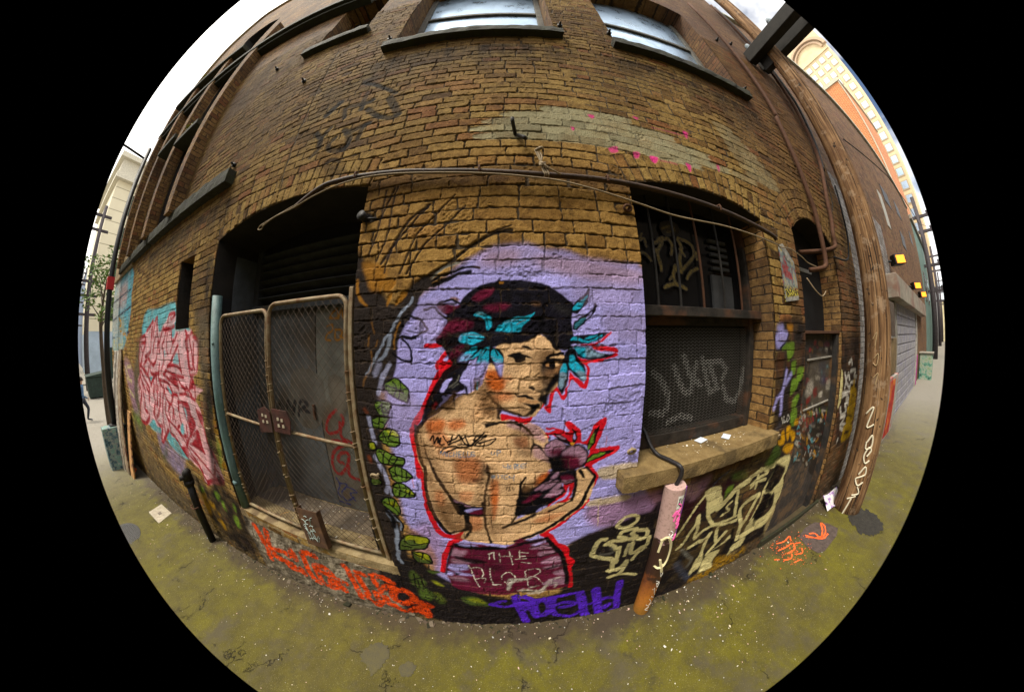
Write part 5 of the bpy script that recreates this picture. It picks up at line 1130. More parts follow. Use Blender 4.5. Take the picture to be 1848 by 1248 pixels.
S blk 7.5 2.5 1 0 -189 2212 -163 2208 -117 2206
P lav 0 7.8 0.5 0 -232 2216 -219 2222 -223 2199 -229 2202
P tea 0 3 1 0 28 2296 73 2304 113 2320 111 2312 86 2286 60 2260 37 2241 27 2242
S skind 4 2.5 1 0 34 2267 57 2283 73 2289
P blk 0 2.7 1 0 291 2344 306 2368 342 2396 373 2431 369 2440 384 2440 383 2417 370 2369 347 2345 318 2318 294 2318
P tea 0 2.7 1 0 293 2334 313 2361 341 2379 368 2407 369 2393 352 2365 337 2345 312 2331
P blk 0 2.6 1 0 303 2278 328 2298 364 2318 393 2339 406 2366 414 2359 408 2335 392 2308 363 2281 334 2258 312 2238 292 2245
P tea2 0 4 1 0 303 2264 328 2288 367 2301 352 2284 327 2261 306 2248
P lav 0 3.2 1 0 367 2305 389 2325 385 2311 363 2291
P blk 0 3.2 1 0 277 2192 302 2215 333 2214 379 2220 426 2227 471 2228 448 2206 407 2187 361 2177 318 2175 270 2166 266 2110 304 2109 311 2132 297 2158 325 2165 382 2153 414 2132 470 2124 508 2126 433 2101 346 2104 311 2128
P tea 0 3.2 1 0 279 2195 302 2210 326 2201 354 2191 389 2194 415 2207 441 2216 433 2206 397 2187 354 2181 322 2191 291 2190
P tea 0 3.2 1 0 350 2201 379 2212 415 2218 390 2204 361 2199
P tea 0 4 1 0 297 2160 325 2161 360 2157 360 2114 332 2121 311 2138
P lbl 0 8.2 1 0 357 2157 389 2146 414 2129 448 2123 425 2115 389 2113 360 2115
P tea2 0 7.9 1 0 280 2152 294 2149 297 2109 275 2110
P blk 0 4 1 0 236 2100 263 2142 301 2154 315 2118 346 2076 355 2025 354 2001 333 2002 290 2041 270 2052 270 2015 257 1975 243 1941 229 1956 219 1997 222 2054
P tea 0 4 1 0 277 2122 294 2121 301 2098 290 2075 280 2062 275 2085
P tea 0 4 1 0 239 2080 253 2089 263 2076 261 2046 242 2036 232 2047
P lbl 0 5.2 1 0 231 2043 259 2039 253 2002 239 1966 226 1990
P tea 0 4 1 0 276 2089 301 2095 325 2077 346 2049 346 2039 311 2044 287 2055
P lbl 0 8.1 1 0 311 2051 346 2043 354 2008 340 2006 322 2030
P blk 0 3.9 1 0 -180 2169 -65 2167 -27 2124 -32 2059 -45 2013 -55 2037 -73 2083 -96 2089 -113 2057 -134 2027 -148 1977 -168 1970 -163 2037 -155 2093 -151 2119 -178 2103 -231 2100 -245 2100 -210 2139
P tea 0 3.1 1 0 -234 2110 -207 2139 -170 2165 -144 2168 -164 2139 -131 2161 -128 2148 -144 2129 -174 2116 -214 2105
P lav 0 12.7 0.7 0 -234 2110 -217 2130 -187 2133 -177 2120 -218 2105
P tea 0 3 1 0 -145 2113 -128 2148 -111 2164 -91 2167 -96 2112 -103 2093 -148 2090
P lav 0 10.4 0.9 0 -150 2098 -99 2099 -116 2073 -130 2037 -144 2007 -157 2006 -162 2024 -156 2060
P tea 0 3 1 0 -85 2148 -69 2161 -50 2141 -31 2115 -34 2092 -70 2099 -82 2119
P lav 0 10.4 0.9 0 -70 2097 -31 2095 -32 2059 -42 2036 -54 2060
S tea 6.6 2.6 1 0 -151 2011 -153 1970
P blk 0 3 1 0 -11 2127 5 2137 51 2141 50 2097 31 2101 12 2117
P blk 0 3.1 1 0 25 2140 58 2136 90 2123 103 2109 74 2116 67 2103 25 2096
P skin 0 2.6 1 0 71 2116 87 2113 97 2108 77 2107
P blk 0 2.6 1 0 68 2165 87 2165 100 2153 81 2155
P blk 0 3 1 0 58 2172 84 2169 104 2152 87 2156 61 2163
S blk 11.7 3.1 1 0 169 2110 189 2121 216 2130 243 2131
P skin 0 2.6 1 0 182 2114 209 2122 243 2124 246 2113 209 2114 189 2109
P blk 0 7.8 0.9 0 166 2111 189 2109 209 2110 242 2106 236 2087 209 2074 189 2078 162 2069 142 2046 139 2073 152 2095
P skin2 0 10.4 0.8 0 202 2087 222 2093 222 2077 209 2064 188 2038 165 2022 165 2055 189 2068
P blk 0 7.9 1 0 209 2054 225 2037 222 2004 195 1974 182 1951 172 1910 166 1886 139 1911 132 1932 159 1945 165 1975 182 1998 195 2021
P blk 0 4.2 1 0 86 1978 102 1984 115 1970 102 1965
P blk 0 7.9 0.9 0 112 1967 135 1969 168 1978 179 1965 155 1952 162 1924 135 1911 122 1926 139 1946
P blk 0 3.7 1 0 33 1942 72 1944 89 1937 109 1926 82 1929 52 1938
P blk 0 4.8 1 0 55 1909 89 1903 132 1903 135 1887 99 1885 82 1896
P blk 0 5.3 1 0 99 1885 129 1894 142 1904 122 1870 85 1840 55 1841 22 1852 22 1859 55 1848 82 1858
P skin2 0 4 0.7 0 33 1935 59 1934 89 1920 125 1917 132 1906 89 1904 65 1910 42 1907
S blk 13.2 4.2 1 0 -106 1957 -87 1930 -67 1906 -41 1885 -12 1867 21 1856 48 1848
P blk 0 5.4 1 0 -61 1892 -38 1881 -52 1846 -46 1828 -63 1832 -65 1867
P blk 0 3.5 1 0 -124 1807 -97 1811 -60 1818 -43 1818 1 1815 47 1798 47 1792 -6 1808 -57 1805 -101 1793 -118 1785
P blk 0 5.2 1 0 -208 1990 -195 1984 -196 1950 -206 1957
S blk 9.6 2.7 1 0 21 1808 48 1798 72 1779 88 1767
S blk 11.2 3.4 1 0 21 1807 48 1796 72 1780 92 1758 104 1742
P blk 0 4.6 1 0 102 1754 109 1708 134 1692 159 1655 174 1622 152 1652 123 1684 108 1677 92 1627 94 1666 101 1705
S blk 18.2 3.4 1 0 -257 1949 -286 1918 -334 1878 -372 1851 -411 1824 -440 1789 -462 1761 -473 1726
P blk 0 8.4 0.8 0 -387 1897 -335 1934 -284 1956 -257 1953 -280 1900 -303 1871 -330 1888 -352 1881 -382 1862
S blk 18 3.3 1 0 -468 1779 -473 1717 -469 1662 -464 1609 -457 1568 -444 1548 -447 1504 -455 1444 -455 1387 -449 1324 -441 1264
P blk 0 3.9 1 0 -435 1708 -429 1661 -420 1617 -399 1565 -369 1489 -334 1414 -303 1340 -272 1256 -292 1255 -320 1328 -348 1394 -383 1465 -412 1551 -428 1612 -436 1660
P blk 0 6.3 1 0 -126 1591 -112 1583 -105 1545 -110 1498 -126 1435 -137 1359 -146 1263 -166 1263 -152 1363 -136 1457 -124 1515 -131 1549
P blk 0 5.2 1 0 -329 1391 -301 1365 -256 1343 -219 1326 -162 1318 -162 1263 -288 1255
P mau 0 8.6 0.8 0 -301 1360 -249 1334 -220 1316 -258 1323 -299 1345
P lav 0 7.1 0.9 0 -253 1288 -206 1301 -167 1303 -207 1288 -247 1273
P mar 0 10.7 1 0 -239 1274 -168 1293 -166 1263 -248 1258
P blk 0 5 1 0 39 1479 46 1483 46 1262 23 1263 34 1338
S blk 22.9 3.8 1 0 -454 1318 -438 1252 -421 1195 -398 1147 -378 1109 -362 1096
P blk 0 5.3 1 0 -370 1104 -326 1121 -273 1153 -265 1195 -268 1249 -285 1285 -304 1334 -265 1337 -245 1288 -233 1252 -233 1203 -221 1176 -226 1136 -241 1106 -255 1080 -282 1060 -266 1098 -247 1129 -301 1118 -345 1099
P blk 0 5.2 1 0 -165 1342 -140 1343 -141 1251 -141 1186 -134 1123 -125 1076 -116 1036 -135 1035 -144 1099 -156 1163 -157 1250
P blk 0 5.3 0.95 0 -277 1285 -224 1268 -154 1266 -155 1245 -225 1247 -264 1250
P mar 0 10.5 0.8 0 -222 1284 -167 1297 -157 1271 -216 1263
P lav 0 7 0.8 0 -253 1290 -205 1305 -163 1307 -206 1290 -239 1272
P blk 0 7 1 0 23 1343 46 1342 46 1281 22 1240 10 1208 -9 1197 15 1267
S blk 16.6 5.9 1 0 -53 1159 -17 1181 22 1196 45 1207
P skind 0 29.5 0.74 0 -392 1295 -365 1277 -348 1215 -361 1175 -383 1200
P skind 0 26.7 0.81 0 -374 1139 -320 1179 -277 1200 -277 1155 -325 1127
P skind 0 34.5 0.47 0 -222 1182 -158 1196 -159 1116 -219 1119
P skind 0 29.1 0.61 0 -128 1246 -97 1241 -106 1118 -125 1141
P skind 0 30.2 0.54 0 -96 1170 -53 1164 -26 1130 -78 1118
P blk 0 11.7 0.35 0 -268 1073 -237 1106 -139 1117 -127 1106 -221 1095
P red 0 2.7 1 0 -44 1858 -6 1847 48 1836 47 1816 11 1826 -13 1828 -45 1821
P skind 0 20.4 0.68 0 -104 2014 -86 1957 -64 1912 -68 1895 -94 1916 -109 1964
P skind 0 21.2 0.68 0 -167 2011 -147 2011 -149 1957 -169 1964
P skind 0 24.3 0.74 0 -138 1885 -71 1892 -76 1836 -112 1846
P skind 0 24.3 0.81 0 -288 1893 -258 1929 -237 1936 -268 1879 -297 1854
P blk 0 13.7 0.6 0 -303 1879 -280 1900 -273 1900 -296 1872
P ora 0 15.3 0.75 0 -107 2040 -74 2053 -48 2027 -36 1983 -69 1973 -105 1984
P ora 0 15.3 0.5 0 -32 2020 -3 2036 10 2019 -23 2003
P ora 0 23.4 0.4 0 -70 1957 -10 1963 16 1939 -37 1916 -70 1930
P ora 0 14.2 0.7 0 -409 1809 -317 1821 -328 1772 -405 1761
P ora 0 14.2 0.5 0 -303 1814 -222 1820 -232 1776 -302 1773
P red 0 2.7 1 0 22 1836 55 1832 85 1833 99 1829 85 1808 55 1805 21 1817
P brn 0 13 0.62 0 139 2056 146 2086 172 2101 209 2097 225 2077 209 2051 188 2025 178 1992 162 1965 148 1979 142 2016
P blk 0 5.2 0.9 0 179 2088 209 2081 222 2090 209 2067 189 2071
P blk 0 13.2 0.75 0 172 1992 202 2021 222 2014 209 1977 189 1951 175 1924 155 1918 155 1952
P skind 0 15.6 0.61 0 122 2040 139 2040 139 1979 119 1980
P skind 0 21.6 0.41 0 29 1894 82 1889 75 1865 35 1859
P blk 0 3.1 1 0 29 1938 69 1944 89 1937 112 1923 82 1926 49 1935
P blk 0 4.3 1 0 59 1903 99 1899 132 1901 132 1886 99 1883 79 1894
P blk 0 3.1 1 0 86 1978 102 1986 117 1970 102 1965
S blk 5.6 2.5 1 0 23 1955 29 1942 43 1938
P skind 0 28.7 0.54 0 -471 1709 -438 1700 -430 1600 -447 1552 -463 1613
P skind 0 40.4 0.54 0 -442 1526 -407 1499 -361 1421 -354 1374 -417 1416 -442 1468
P skind 0 24.7 0.68 0 -286 1610 -257 1616 -261 1553 -284 1552
P brn 0 41.9 0.35 0 -199 1614 -129 1612 -131 1558 -178 1548
P brn 0 6.4 0.85 0 -199 1504 -168 1505 -171 1486 -200 1484
P skind 0 32 0.68 0 -372 1323 -319 1333 -309 1278 -353 1249
P skind 0 51.7 0.34 0 -59 1481 24 1479 23 1339 -7 1339
P ora 0 30.4 0.38 0 -261 1611 -150 1615 -156 1557 -254 1549
P ora 0 30.8 0.38 0 -262 1540 -167 1548 -174 1501 -259 1488
P ora 0 23.9 0.35 0 -361 1678 -287 1686 -292 1626 -359 1622
P ora 0 16.6 0.8 0 -106 1398 -80 1403 -85 1345 -108 1345
P brn 0 22.8 0.5 0 13 1735 47 1731 47 1697 19 1697
P gry 0 26.5 0.12 0 213 2357 260 2344 273 2318 246 2324 219 2337
P och2 0 10.2 0.35 0 104 2368 137 2371 143 2357 114 2354
S blk 6.5 3.1 0.6 0 -129 2325 -109 2308 -103 2288 -93 2262
S blk 5.1 3.1 0.5 0 -32 2261 7 2274 40 2286
S lbl 6.3 3.8 0.6 0 -19 2274 14 2286 50 2296
S lbl 7.5 5 0.5 0 -209 2228 -169 2224 -143 2221
S blk 6.2 2.9 1 0 -134 2162 -164 2133 -181 2120
S blk 6 2.7 1 0 -105 2158 -118 2139
S blk 6.5 2.7 1 0 -90 2167 -89 2135 -92 2106
S blk 6 2.7 1 0 -66 2154 -53 2128
S lbl 7.5 5 0.5 0 -82 2122 -60 2109 -37 2108
P lav2 0 27.4 0.35 0 -641 1978 -432 1902 -509 1723 -630 1774
P lav2 0 25.6 0.35 0 321 2476 650 2462 642 2362 343 2369
P lav2 0 26.5 0.35 0 454 2317 673 2321 669 2181 481 2211
P lav2 0 24.3 0.35 0 -419 2368 -308 2377 -335 2222 -447 2250
P och 0 28.4 0.3 0 165 2597 659 2550 667 2463 463 2467 175 2528
P och 0 27.5 0.3 0 -152 2609 33 2625 32 2555 -124 2530
S skind 42.4 21.2 0.5 0 -446 1765 -456 1710 -451 1651 -445 1598
S skind 50.9 22.3 0.5 0 -414 1674 -398 1607 -368 1537 -330 1456 -291 1389
S skind 39.3 22.9 0.5 0 -95 1567 -94 1498 -112 1426 -123 1349 -127 1268
S skind 38.8 22.6 0.5 0 -153 1549 -157 1479 -168 1410 -180 1348
S skind 50.2 25.1 0.5 0 -438 1375 -427 1307 -415 1242
S skind 33.2 23.2 0.5 0 -429 1505 -430 1437
S brn 21.6 15.4 0.35 0 -137 1583 -144 1523 -158 1457
S brn 25.4 15.9 0.3 0 -427 1625 -410 1568 -386 1510 -354 1445
S skind 39.2 19.6 0.5 0 24 1760 61 1766 95 1743
S skind 34.1 17.1 0.45 0 340 1466 341 1396 323 1320
S skind 31.1 17.3 0.4 0 402 1471 388 1409 366 1334
P brn 0 33.6 0.4 0 21 1745 55 1752 95 1731 92 1690 54 1695 20 1696
P skind 0 23.1 0.5 0 65 1679 99 1682 92 1627 68 1628
S skind 46.6 21.5 0.5 0 31 1184 93 1203 170 1245 247 1279
S skind 40.5 22.1 0.4 0 346 1292 288 1253 235 1212 181 1168 94 1111
S ora 32.3 21.5 0.4 0 132 1222 202 1248 271 1271
S skind 38.5 19.2 0.5 0 -251 1936 -287 1900 -332 1863 -374 1833
S skind 42.4 21.2 0.5 0 -134 2011 -122 1964 -117 1916 -92 1874
S skind 23.8 13.2 0.45 0 -98 1984 -80 1943 -54 1909 -18 1881 28 1866
P brn 0 25 0.35 0 -31 2095 5 2088 43 2058 23 2039 -25 2036
S skind 23.4 15.6 0.5 0 120 2145 123 2099 122 2056 125 2007 132 1980
S skind 21.6 13.5 0.4 0 42 1907 62 1883 75 1858
P skind 0 22.5 0.35 0 25 2094 77 2097 70 2067 24 2062
P skin 0 15.3 0.6 0 83 2054 106 2054 109 2007 89 1994
S skind 44.2 25.8 0.5 0 -396 1294 -379 1233 -362 1169
S skind 36.5 21.9 0.45 0 -120 1324 -124 1241 -117 1141 -100 1070
S skind 35.7 19.8 0.4 0 -306 1070 -224 1065 -157 1074
P skin 0 20.8 0.5 0 107 2145 136 2145 137 2099 135 2033 132 1993 112 1987 102 2034 100 2100
P brn 0 13 0.45 0 142 2092 165 2105 209 2100 229 2087 215 2064 195 2055 165 2055 145 2066
P skin 0 3.9 1 0 179 2121 209 2128 244 2129 245 2113 209 2113 185 2109
P skin2 0 3.9 1 0 164 2089 180 2093 182 2077 167 2073
P skin 0 3.9 1 0 205 2094 223 2095 226 2080 211 2073
P blk 0 3.1 1 0 179 2100 205 2099 207 2077 194 2069 182 2076
S blk 10.4 2.6 1 0 155 2084 167 2099 189 2106 215 2106 244 2099
S blk 6.2 3.1 1 0 165 2069 189 2065 214 2068
S blk 12.7 2.5 1 0 168 2114 189 2124 216 2131 244 2133
P skin2 0 10.4 0.5 0 209 2064 229 2080 236 2096 239 2076 222 2050 202 2044
S blk 7.5 2 1 0 -399 1711 -378 1735 -382 1692 -357 1729 -359 1701 -342 1726 -352 1694 -330 1695
S blk 7.6 2.1 1 0 -330 1738 -314 1712 -301 1693 -283 1740
S blk 7.4 2 1 0 -307 1708 -285 1717 -266 1729 -248 1745 -232 1719
S blk 7.4 2 1 0 -301 1693 -249 1722 -195 1743 -164 1743
S blk 7.4 2 1 0 -248 1745 -222 1700 -205 1693
S blk 7.4 2 1 0 -220 1746 -205 1693
S blk 7.5 2 1 0 -258 1695 -198 1697 -174 1690
S blk 7.3 2 1 0 -202 1689 -173 1713 -144 1740 -168 1739 -179 1717 -144 1736 -116 1744 -159 1713 -174 1694 -128 1694 -94 1706 -71 1729 -82 1731 -117 1717 -159 1706
S blk 7.4 2 1 0 -126 1762 -151 1736 -195 1689
S blk 7.6 2.1 1 0 -353 1649 -310 1679 -280 1684 -245 1680 -188 1691
S blk 7.8 2.1 1 0 -319 1653 -289 1666 -238 1680
S blu 4.5 2.1 0.75 0 -354 1638 -348 1655 -339 1635 -326 1652 -325 1628
S blu 4.6 2.1 0.75 0 -316 1649 -318 1629
S blu 4.5 2.1 0.75 0 -294 1650 -305 1645 -306 1629 -292 1630
S blu 4.5 2.1 0.75 0 -283 1655 -285 1626 -284 1641 -269 1641 -268 1655 -270 1627
S blu 4.5 2.1 0.75 0 -243 1656 -257 1654 -259 1628 -245 1628 -258 1642 -247 1642
S blu 4.4 2.1 0.75 0 -232 1657 -234 1629 -220 1629
S blu 4.5 2.1 0.75 0 -211 1658 -213 1630 -200 1632
S blu 4.5 2.1 0.75 0 -179 1658 -193 1658 -195 1634 -177 1637 -194 1646 -183 1646
S blu 4.4 2.1 0.75 0 -95 1660 -96 1644 -82 1648 -81 1660
S blu 4.3 2 0.75 0 -68 1636 -67 1668 -50 1660 -68 1650
S blu 4.5 2.1 0.75 0 -42 1587 -38 1575 -21 1575 -20 1591 -21 1562
S blu 4.5 2.1 0.75 0 -14 1579 -3 1583 -14 1570 0 1566
S blu 4.5 2.1 0.75 0 14 1561 15 1588 32 1582 18 1574 35 1561
S blu 4.7 2.2 0.75 0 -101 1507 -100 1524 -86 1520 -101 1515 -87 1509 -101 1507
S blu 4.5 2.1 0.75 0 -68 1529 -69 1507
S blu 4.5 2.1 0.75 0 -57 1524 -43 1526 -50 1526 -51 1507
S blu 4.6 2.2 0.75 0 -22 1524 -36 1520 -37 1505 -19 1504
S blu 4.6 2.2 0.75 0 -11 1519 -10 1509 10 1510 10 1523 10 1493
S blu 4.6 2.1 0.75 0 19 1589 40 1588 26 1580 40 1569
S blu 4.5 2.1 0.75 0 75 1591 50 1590 50 1569 72 1568
S blu 4.5 2.1 0.75 0 50 1579 68 1581
S blk 3.8 1.9 0.8 0 -34 1453 -23 1453 -31 1431
S blk 3.9 2 0.8 0 -16 1449 -9 1453 -13 1439 -20 1428 -9 1430 -16 1444
S blk 3.8 1.9 0.8 0 -2 1448 6 1450 2 1439 11 1439 5 1425
S slt 3.4 2 0.75 0 290 1869 304 1882 315 1871 298 1844 319 1839 329 1859
S slt 3.4 2 0.75 0 358 1861 362 1843 384 1845 394 1866
S slt 3.4 2 0.75 0 405 1872 404 1847
S slt 3.5 2.1 0.75 0 406 1854 424 1856 421 1842
S slt 3.5 2.1 0.75 0 443 1858 448 1843 474 1845 473 1863
S slt 3.6 2.1 0.75 0 485 1866 494 1843
S slt 3.6 2.1 0.75 0 503 1883 502 1842 517 1845
S slt 3.7 2.2 0.75 0 545 1850 568 1870 575 1847 550 1830
P blk 0 3.7 1 0 158 1683 172 1701 213 1720 242 1712 272 1682 315 1683 357 1667 381 1640 388 1615 382 1570 357 1547 323 1538 323 1481 321 1455 276 1446 236 1491 220 1523 197 1555 185 1605 170 1635
P mau 0 7.4 1 0 162 1671 172 1693 207 1712 242 1704 264 1683 262 1664 230 1650 216 1619 181 1626 166 1647
P mar 0 17.7 0.95 0 183 1661 236 1670 244 1649 216 1623 191 1633
P mau 0 9.1 1 0 252 1633 273 1659 308 1673 346 1662 370 1633 379 1608 370 1580 344 1566 323 1610 267 1623
P mar 0 21.6 0.9 0 260 1620 334 1613 348 1565 315 1548 255 1575
P blk 0 23.9 1 0 177 1618 249 1617 276 1577 241 1551 197 1567
P mar 0 12.9 1 0 240 1499 273 1509 315 1496 312 1474 252 1476
P mau 0 8.2 1 0 252 1474 320 1473 309 1460 260 1461
P blk 0 2.9 1 0 202 1752 234 1743 270 1714 297 1688 293 1677 260 1695 228 1713 213 1733
P mau 0 4.3 1 0 216 1740 248 1727 263 1714 234 1724
P blk 0 2.9 1 0 293 1769 316 1748 321 1717 307 1691 296 1696 302 1722 298 1749
P lav 0 3.5 1 0 305 1741 313 1729 310 1710 304 1718
P yor 0 2.9 1 0 287 1693 300 1696 311 1689 301 1678
P blk 0 3 1 0 437 1771 428 1730 416 1680 392 1643 381 1640 375 1677 395 1718 415 1750
P lgr 0 3 1 0 378 1657 395 1710 413 1732 408 1685 384 1644
P blk 0 3.2 1 0 532 1622 497 1606 439 1584 382 1570 377 1583 398 1610 447 1624 495 1627
P lgr 0 3.2 1 0 385 1582 410 1608 456 1617 480 1612 431 1593 389 1577
P blk 0 6.5 1 0 201 1541 234 1543 261 1443 279 1394 212 1353 175 1333 39 1342 39 1413 65 1476 75 1502 68 1458 109 1447 159 1488
P mau 0 6.4 1 0 199 1503 231 1530 235 1513 214 1493
P mau 0 6.5 1 0 116 1428 163 1466 203 1485 189 1468 138 1426
P mau 0 6.5 1 0 153 1435 222 1479 237 1473 194 1436 157 1420
P mau 0 6.5 1 0 195 1413 245 1463 257 1444 218 1406
P mau 0 6.6 1 0 159 1373 210 1411 259 1416 256 1397 185 1366
P mar 0 10.1 1 0 58 1350 98 1387 150 1402 106 1362
P mar 0 10.2 1 0 175 1342 218 1387 212 1353
P skin 0 5 1 0 324 1525 357 1547 377 1536 412 1492 426 1468 411 1415 376 1309 312 1318 329 1398 333 1458
S blk 17.1 4.1 1 0 380 1545 411 1506 433 1476 417 1432 398 1383 376 1309
P blk 0 3.9 1 0 339 1528 358 1534 378 1492 374 1475 353 1500
S blk 16.8 5.1 1 0 320 1526 332 1462 329 1398 316 1317
P skin 0 6.6 1 0 381 1531 421 1482 393 1477 367 1520
S blk 12.9 4.5 1 0 68 1507 47 1472 43 1431 46 1342
P skind 0 16.1 0.85 0 65 1458 97 1488 137 1481 90 1434 61 1421
P blk 0 5.2 1 0 35 1380 227 1367 183 1317 142 1284 119 1265 16 1260 24 1322
P lav 0 5.2 1 0 130 1285 160 1314 179 1317 169 1298 134 1277
P mar 0 10.1 1 0 54 1350 91 1377 121 1376 84 1349
P skin 0 5.5 1 0 23 1228 123 1260 182 1255 231 1286 307 1328 375 1328 365 1299 335 1267 289 1237 237 1184 135 1108 55 1053 14 1049 15 1184
P ora 0 21.9 0.6 0 109 1207 170 1245 217 1251 288 1258 235 1212 180 1190
S blk 18 7.2 1 0 15 1196 62 1221 120 1255
S blk 10.5 5.3 1 0 196 1274 261 1308 314 1337
S blk 20.3 4.4 1 0 386 1336 373 1303 347 1271 298 1236 252 1193 206 1154 159 1118 95 1088 14 1049
P mar 0 8.9 1 0 -346 1015 -227 1021 -120 1007 -63 982 46 1005 47 501 -368 516 -429 687 -418 798 -384 918
P mar 0 8.8 1 0 14 1043 96 1045 194 1066 249 977 287 924 324 796 357 526 10 574
P mau 0 13.1 0.9 0 -352 963 -310 954 -276 951 -308 893 -370 892 -384 918
P lav 0 11.7 0.9 0 -399 801 -333 818 -280 810 -289 763 -370 737 -413 769
P mau 0 13.6 0.8 0 -373 864 -284 860 -242 843 -333 818 -378 827
P lav 0 12.3 0.8 0 -371 729 -317 720 -254 703 -338 693 -374 704
P mau 0 20.3 0.8 0 -432 662 -322 671 -298 623 -385 620
P lav 0 9.7 1 0 -428 727 -390 726 -396 685 -432 695
P blk 0 8.1 1 0 -346 1015 -287 1016 -208 996 -124 1007 -21 994 46 1030 46 1005 -63 975 -189 965 -282 971 -341 984
P lav 0 8.3 0.8 0 -321 1012 -269 1017 -208 1003 -280 997
P blk 0 11.2 0.9 0 -352 895 -273 883 -196 875 -163 841 -243 828 -303 851 -354 873
P blk 0 36.7 0.6 0 -165 811 -68 821 -70 752 -159 750
P blk 0 9.8 1 0 -372 721 -347 700 -376 688
P blk 0 9.1 1 0 -379 959 -348 1002 -365 934 -392 861 -413 769 -433 686 -442 693 -415 821
P mau 0 10 0.9 0 104 1012 178 1043 198 1066 195 1041 138 997
P mau 0 10.3 0.9 0 97 974 155 995 208 1015 232 973 151 969
P mau 0 10.7 0.9 0 153 936 216 948 268 947 227 913 158 901
P mau 0 11.1 0.9 0 173 842 229 878 281 876 298 830 187 825
P mau 0 11.7 0.9 0 189 788 305 807 280 766 199 763
P mau 0 12.3 0.9 0 256 723 319 735 334 676 267 689
P mau 0 12.8 0.9 0 251 651 326 653 343 572 208 571
P lav 0 8 0.6 0 104 1012 186 1042 195 1035 130 997
S blk 12.4 6.2 0.8 0 109 986 188 1004 249 970
S blk 12.5 6.3 0.8 0 152 956 224 960 269 927
S blk 13.1 6.6 0.8 0 163 893 227 913 278 926
S blk 13.1 6.5 0.8 0 68 894 158 894
S blk 14 7 0.8 0 208 762 279 782 305 807
S blk 27.3 6.8 1 0 194 1060 240 985 288 910 318 805 345 658 353 570
P blk 0 8 1 0 14 1024 55 1041 120 1049 194 1066 178 1043 112 1024 55 1016
S wht 6.8 2.5 1 0.5 -149 933 -119 944 -100 945
S wht 6.8 2.6 1 0.5 -115 941 -115 879
S wht 6.9 2.6 1 0.5 -141 927 -143 881
S wht 6.9 2.6 1 0.5 -85 948 -80 850
S wht 6.8 2.6 1 0.5 -82 914 -44 911 -1 910
S wht 6.9 2.6 1 0.5 -24 955 -14 893 -4 827
S wht 7.8 2.9 1 0.5 -278 810 -264 742 -252 671 -235 587 -225 570
S wht 7.5 2.8 1 0.5 -270 773 -233 791 -202 779 -190 733 -200 692
S wht 7.8 2.9 1 0.5 -243 663 -182 676 -191 616
S wht 7.7 2.9 1 0.5 -146 789 -150 750 -144 661 -137 610
S wht 8.1 3 1 0.5 -138 593 -84 594
S wht 7.8 2.9 1 0.5 10 686 -12 736 -39 744 -66 720 -77 680 -60 638 -40 603
S wht 6.8 2.6 1 0.5 38 964 38 882
S wht 6.8 2.5 1 0.5 38 944 89 938
S wht 6.8 2.6 1 0.5 38 910 72 908
S wht 7 2.6 1 0.5 12 883 77 883
S wht 7.2 2.7 1 0.5 51 849 103 838
S wht 7.5 2.8 1 0.5 69 754 100 771 145 774 168 752 160 721 133 696
S wht 7.6 2.8 1 0.5 69 746 79 689
S wht 7.8 2.9 1 0.5 97 687 138 683 163 647 188 609
S wht 8 3 1 0.5 86 672 94 585
S mau 20.2 10.1 1 0 198 590 225 621 270 647
S mau 20.7 10.3 1 0 208 580 254 599
P wht2 0 10 1 0.3 -30 666 48 672 113 667 48 643 -6 625 -30 531 -47 531 -40 595
S wht2 15.9 10.6 0.8 0.3 32 517 88 524 163 505 217 562
S wht2 15.5 12.9 0.7 0 95 479 186 490 216 572 236 621 296 651
S wht2 15.6 10.4 0.6 0 249 598 284 582 275 541
S wht2 15.6 10.4 0.6 0 105 555 160 570
#purple_tag
S pur 54.3 8.4 1 0.35 9 439 20 341 44 236 69 122 90 45
S pur 34.3 8 1 0.35 -153 330 -98 369 -68 381
S pur 35.4 8.3 1 0.35 -165 323 -118 305 -59 293 -4 317
S pur 44.9 7.9 1 0.35 14 427 78 434 132 381 167 376 226 391
S pur 52.7 8.2 1 0.35 38 340 85 336 122 281 87 246 62 287
S pur 54.8 8.5 1 0.35 132 368 148 238 177 123
S pur 54.4 8.5 1 0.35 227 379 257 273 250 180 203 118 157 140 141 279 168 364 215 369
S pur 34.2 8 1 0.35 249 399 333 405 404 417 477 420
S pur 48.8 8.5 1 0.35 275 370 271 244 291 144
S pur 36.8 8.6 1 0.35 294 278 354 303 444 279 422 246 335 230
S pur 40.2 9.4 1 0.35 305 126 374 80 442 60 489 117 527 133
S pur 64.4 9 1 0.35 469 381 505 247 531 103 553 38
S pur 38.1 8.9 1 0.35 520 229 568 219 602 252
S pur 65.2 9.1 1 0.35 580 416 612 274 644 117 669 7
S pur 38.7 9 1 0.35 633 266 700 265 772 248
S pur 53.8 9.4 1 0.35 758 452 768 335 780 207 807 76 766 24 705 7 664 39
S pur 34 9.5 1 0.35 674 105 713 157 728 151 709 105
S pur2 29.1 14.6 0.8 0.4 536 -39 626 -35 734 -35 821 -31
S pur2 20.7 20.7 0.4 0.6 196 -32 77 0
#black_and_cream_lettering
P blk2 0 19.5 1 0 846 1154 1002 1206 1220 1187 1411 1264 1810 1245 2249 1215 2433 1150 2595 905 2544 740 2661 360 2359 282 1808 263 1472 134 1223 -171 1047 -133 931 667
P drd 0 44.7 0.9 0 1093 1224 1430 1205 1690 1184 1602 1067 1286 975 1199 795
P mau 0 29.8 0.5 0 1091 1301 1308 1327 1248 1178 1160 1137
P blk2 0 29.5 0.8 0 1221 1357 2114 1309 2364 1184 1820 1218 1419 1240 1228 1193
P grn3 0 24.3 0.7 0 1540 1237 1698 1218 1753 1147 1588 1169
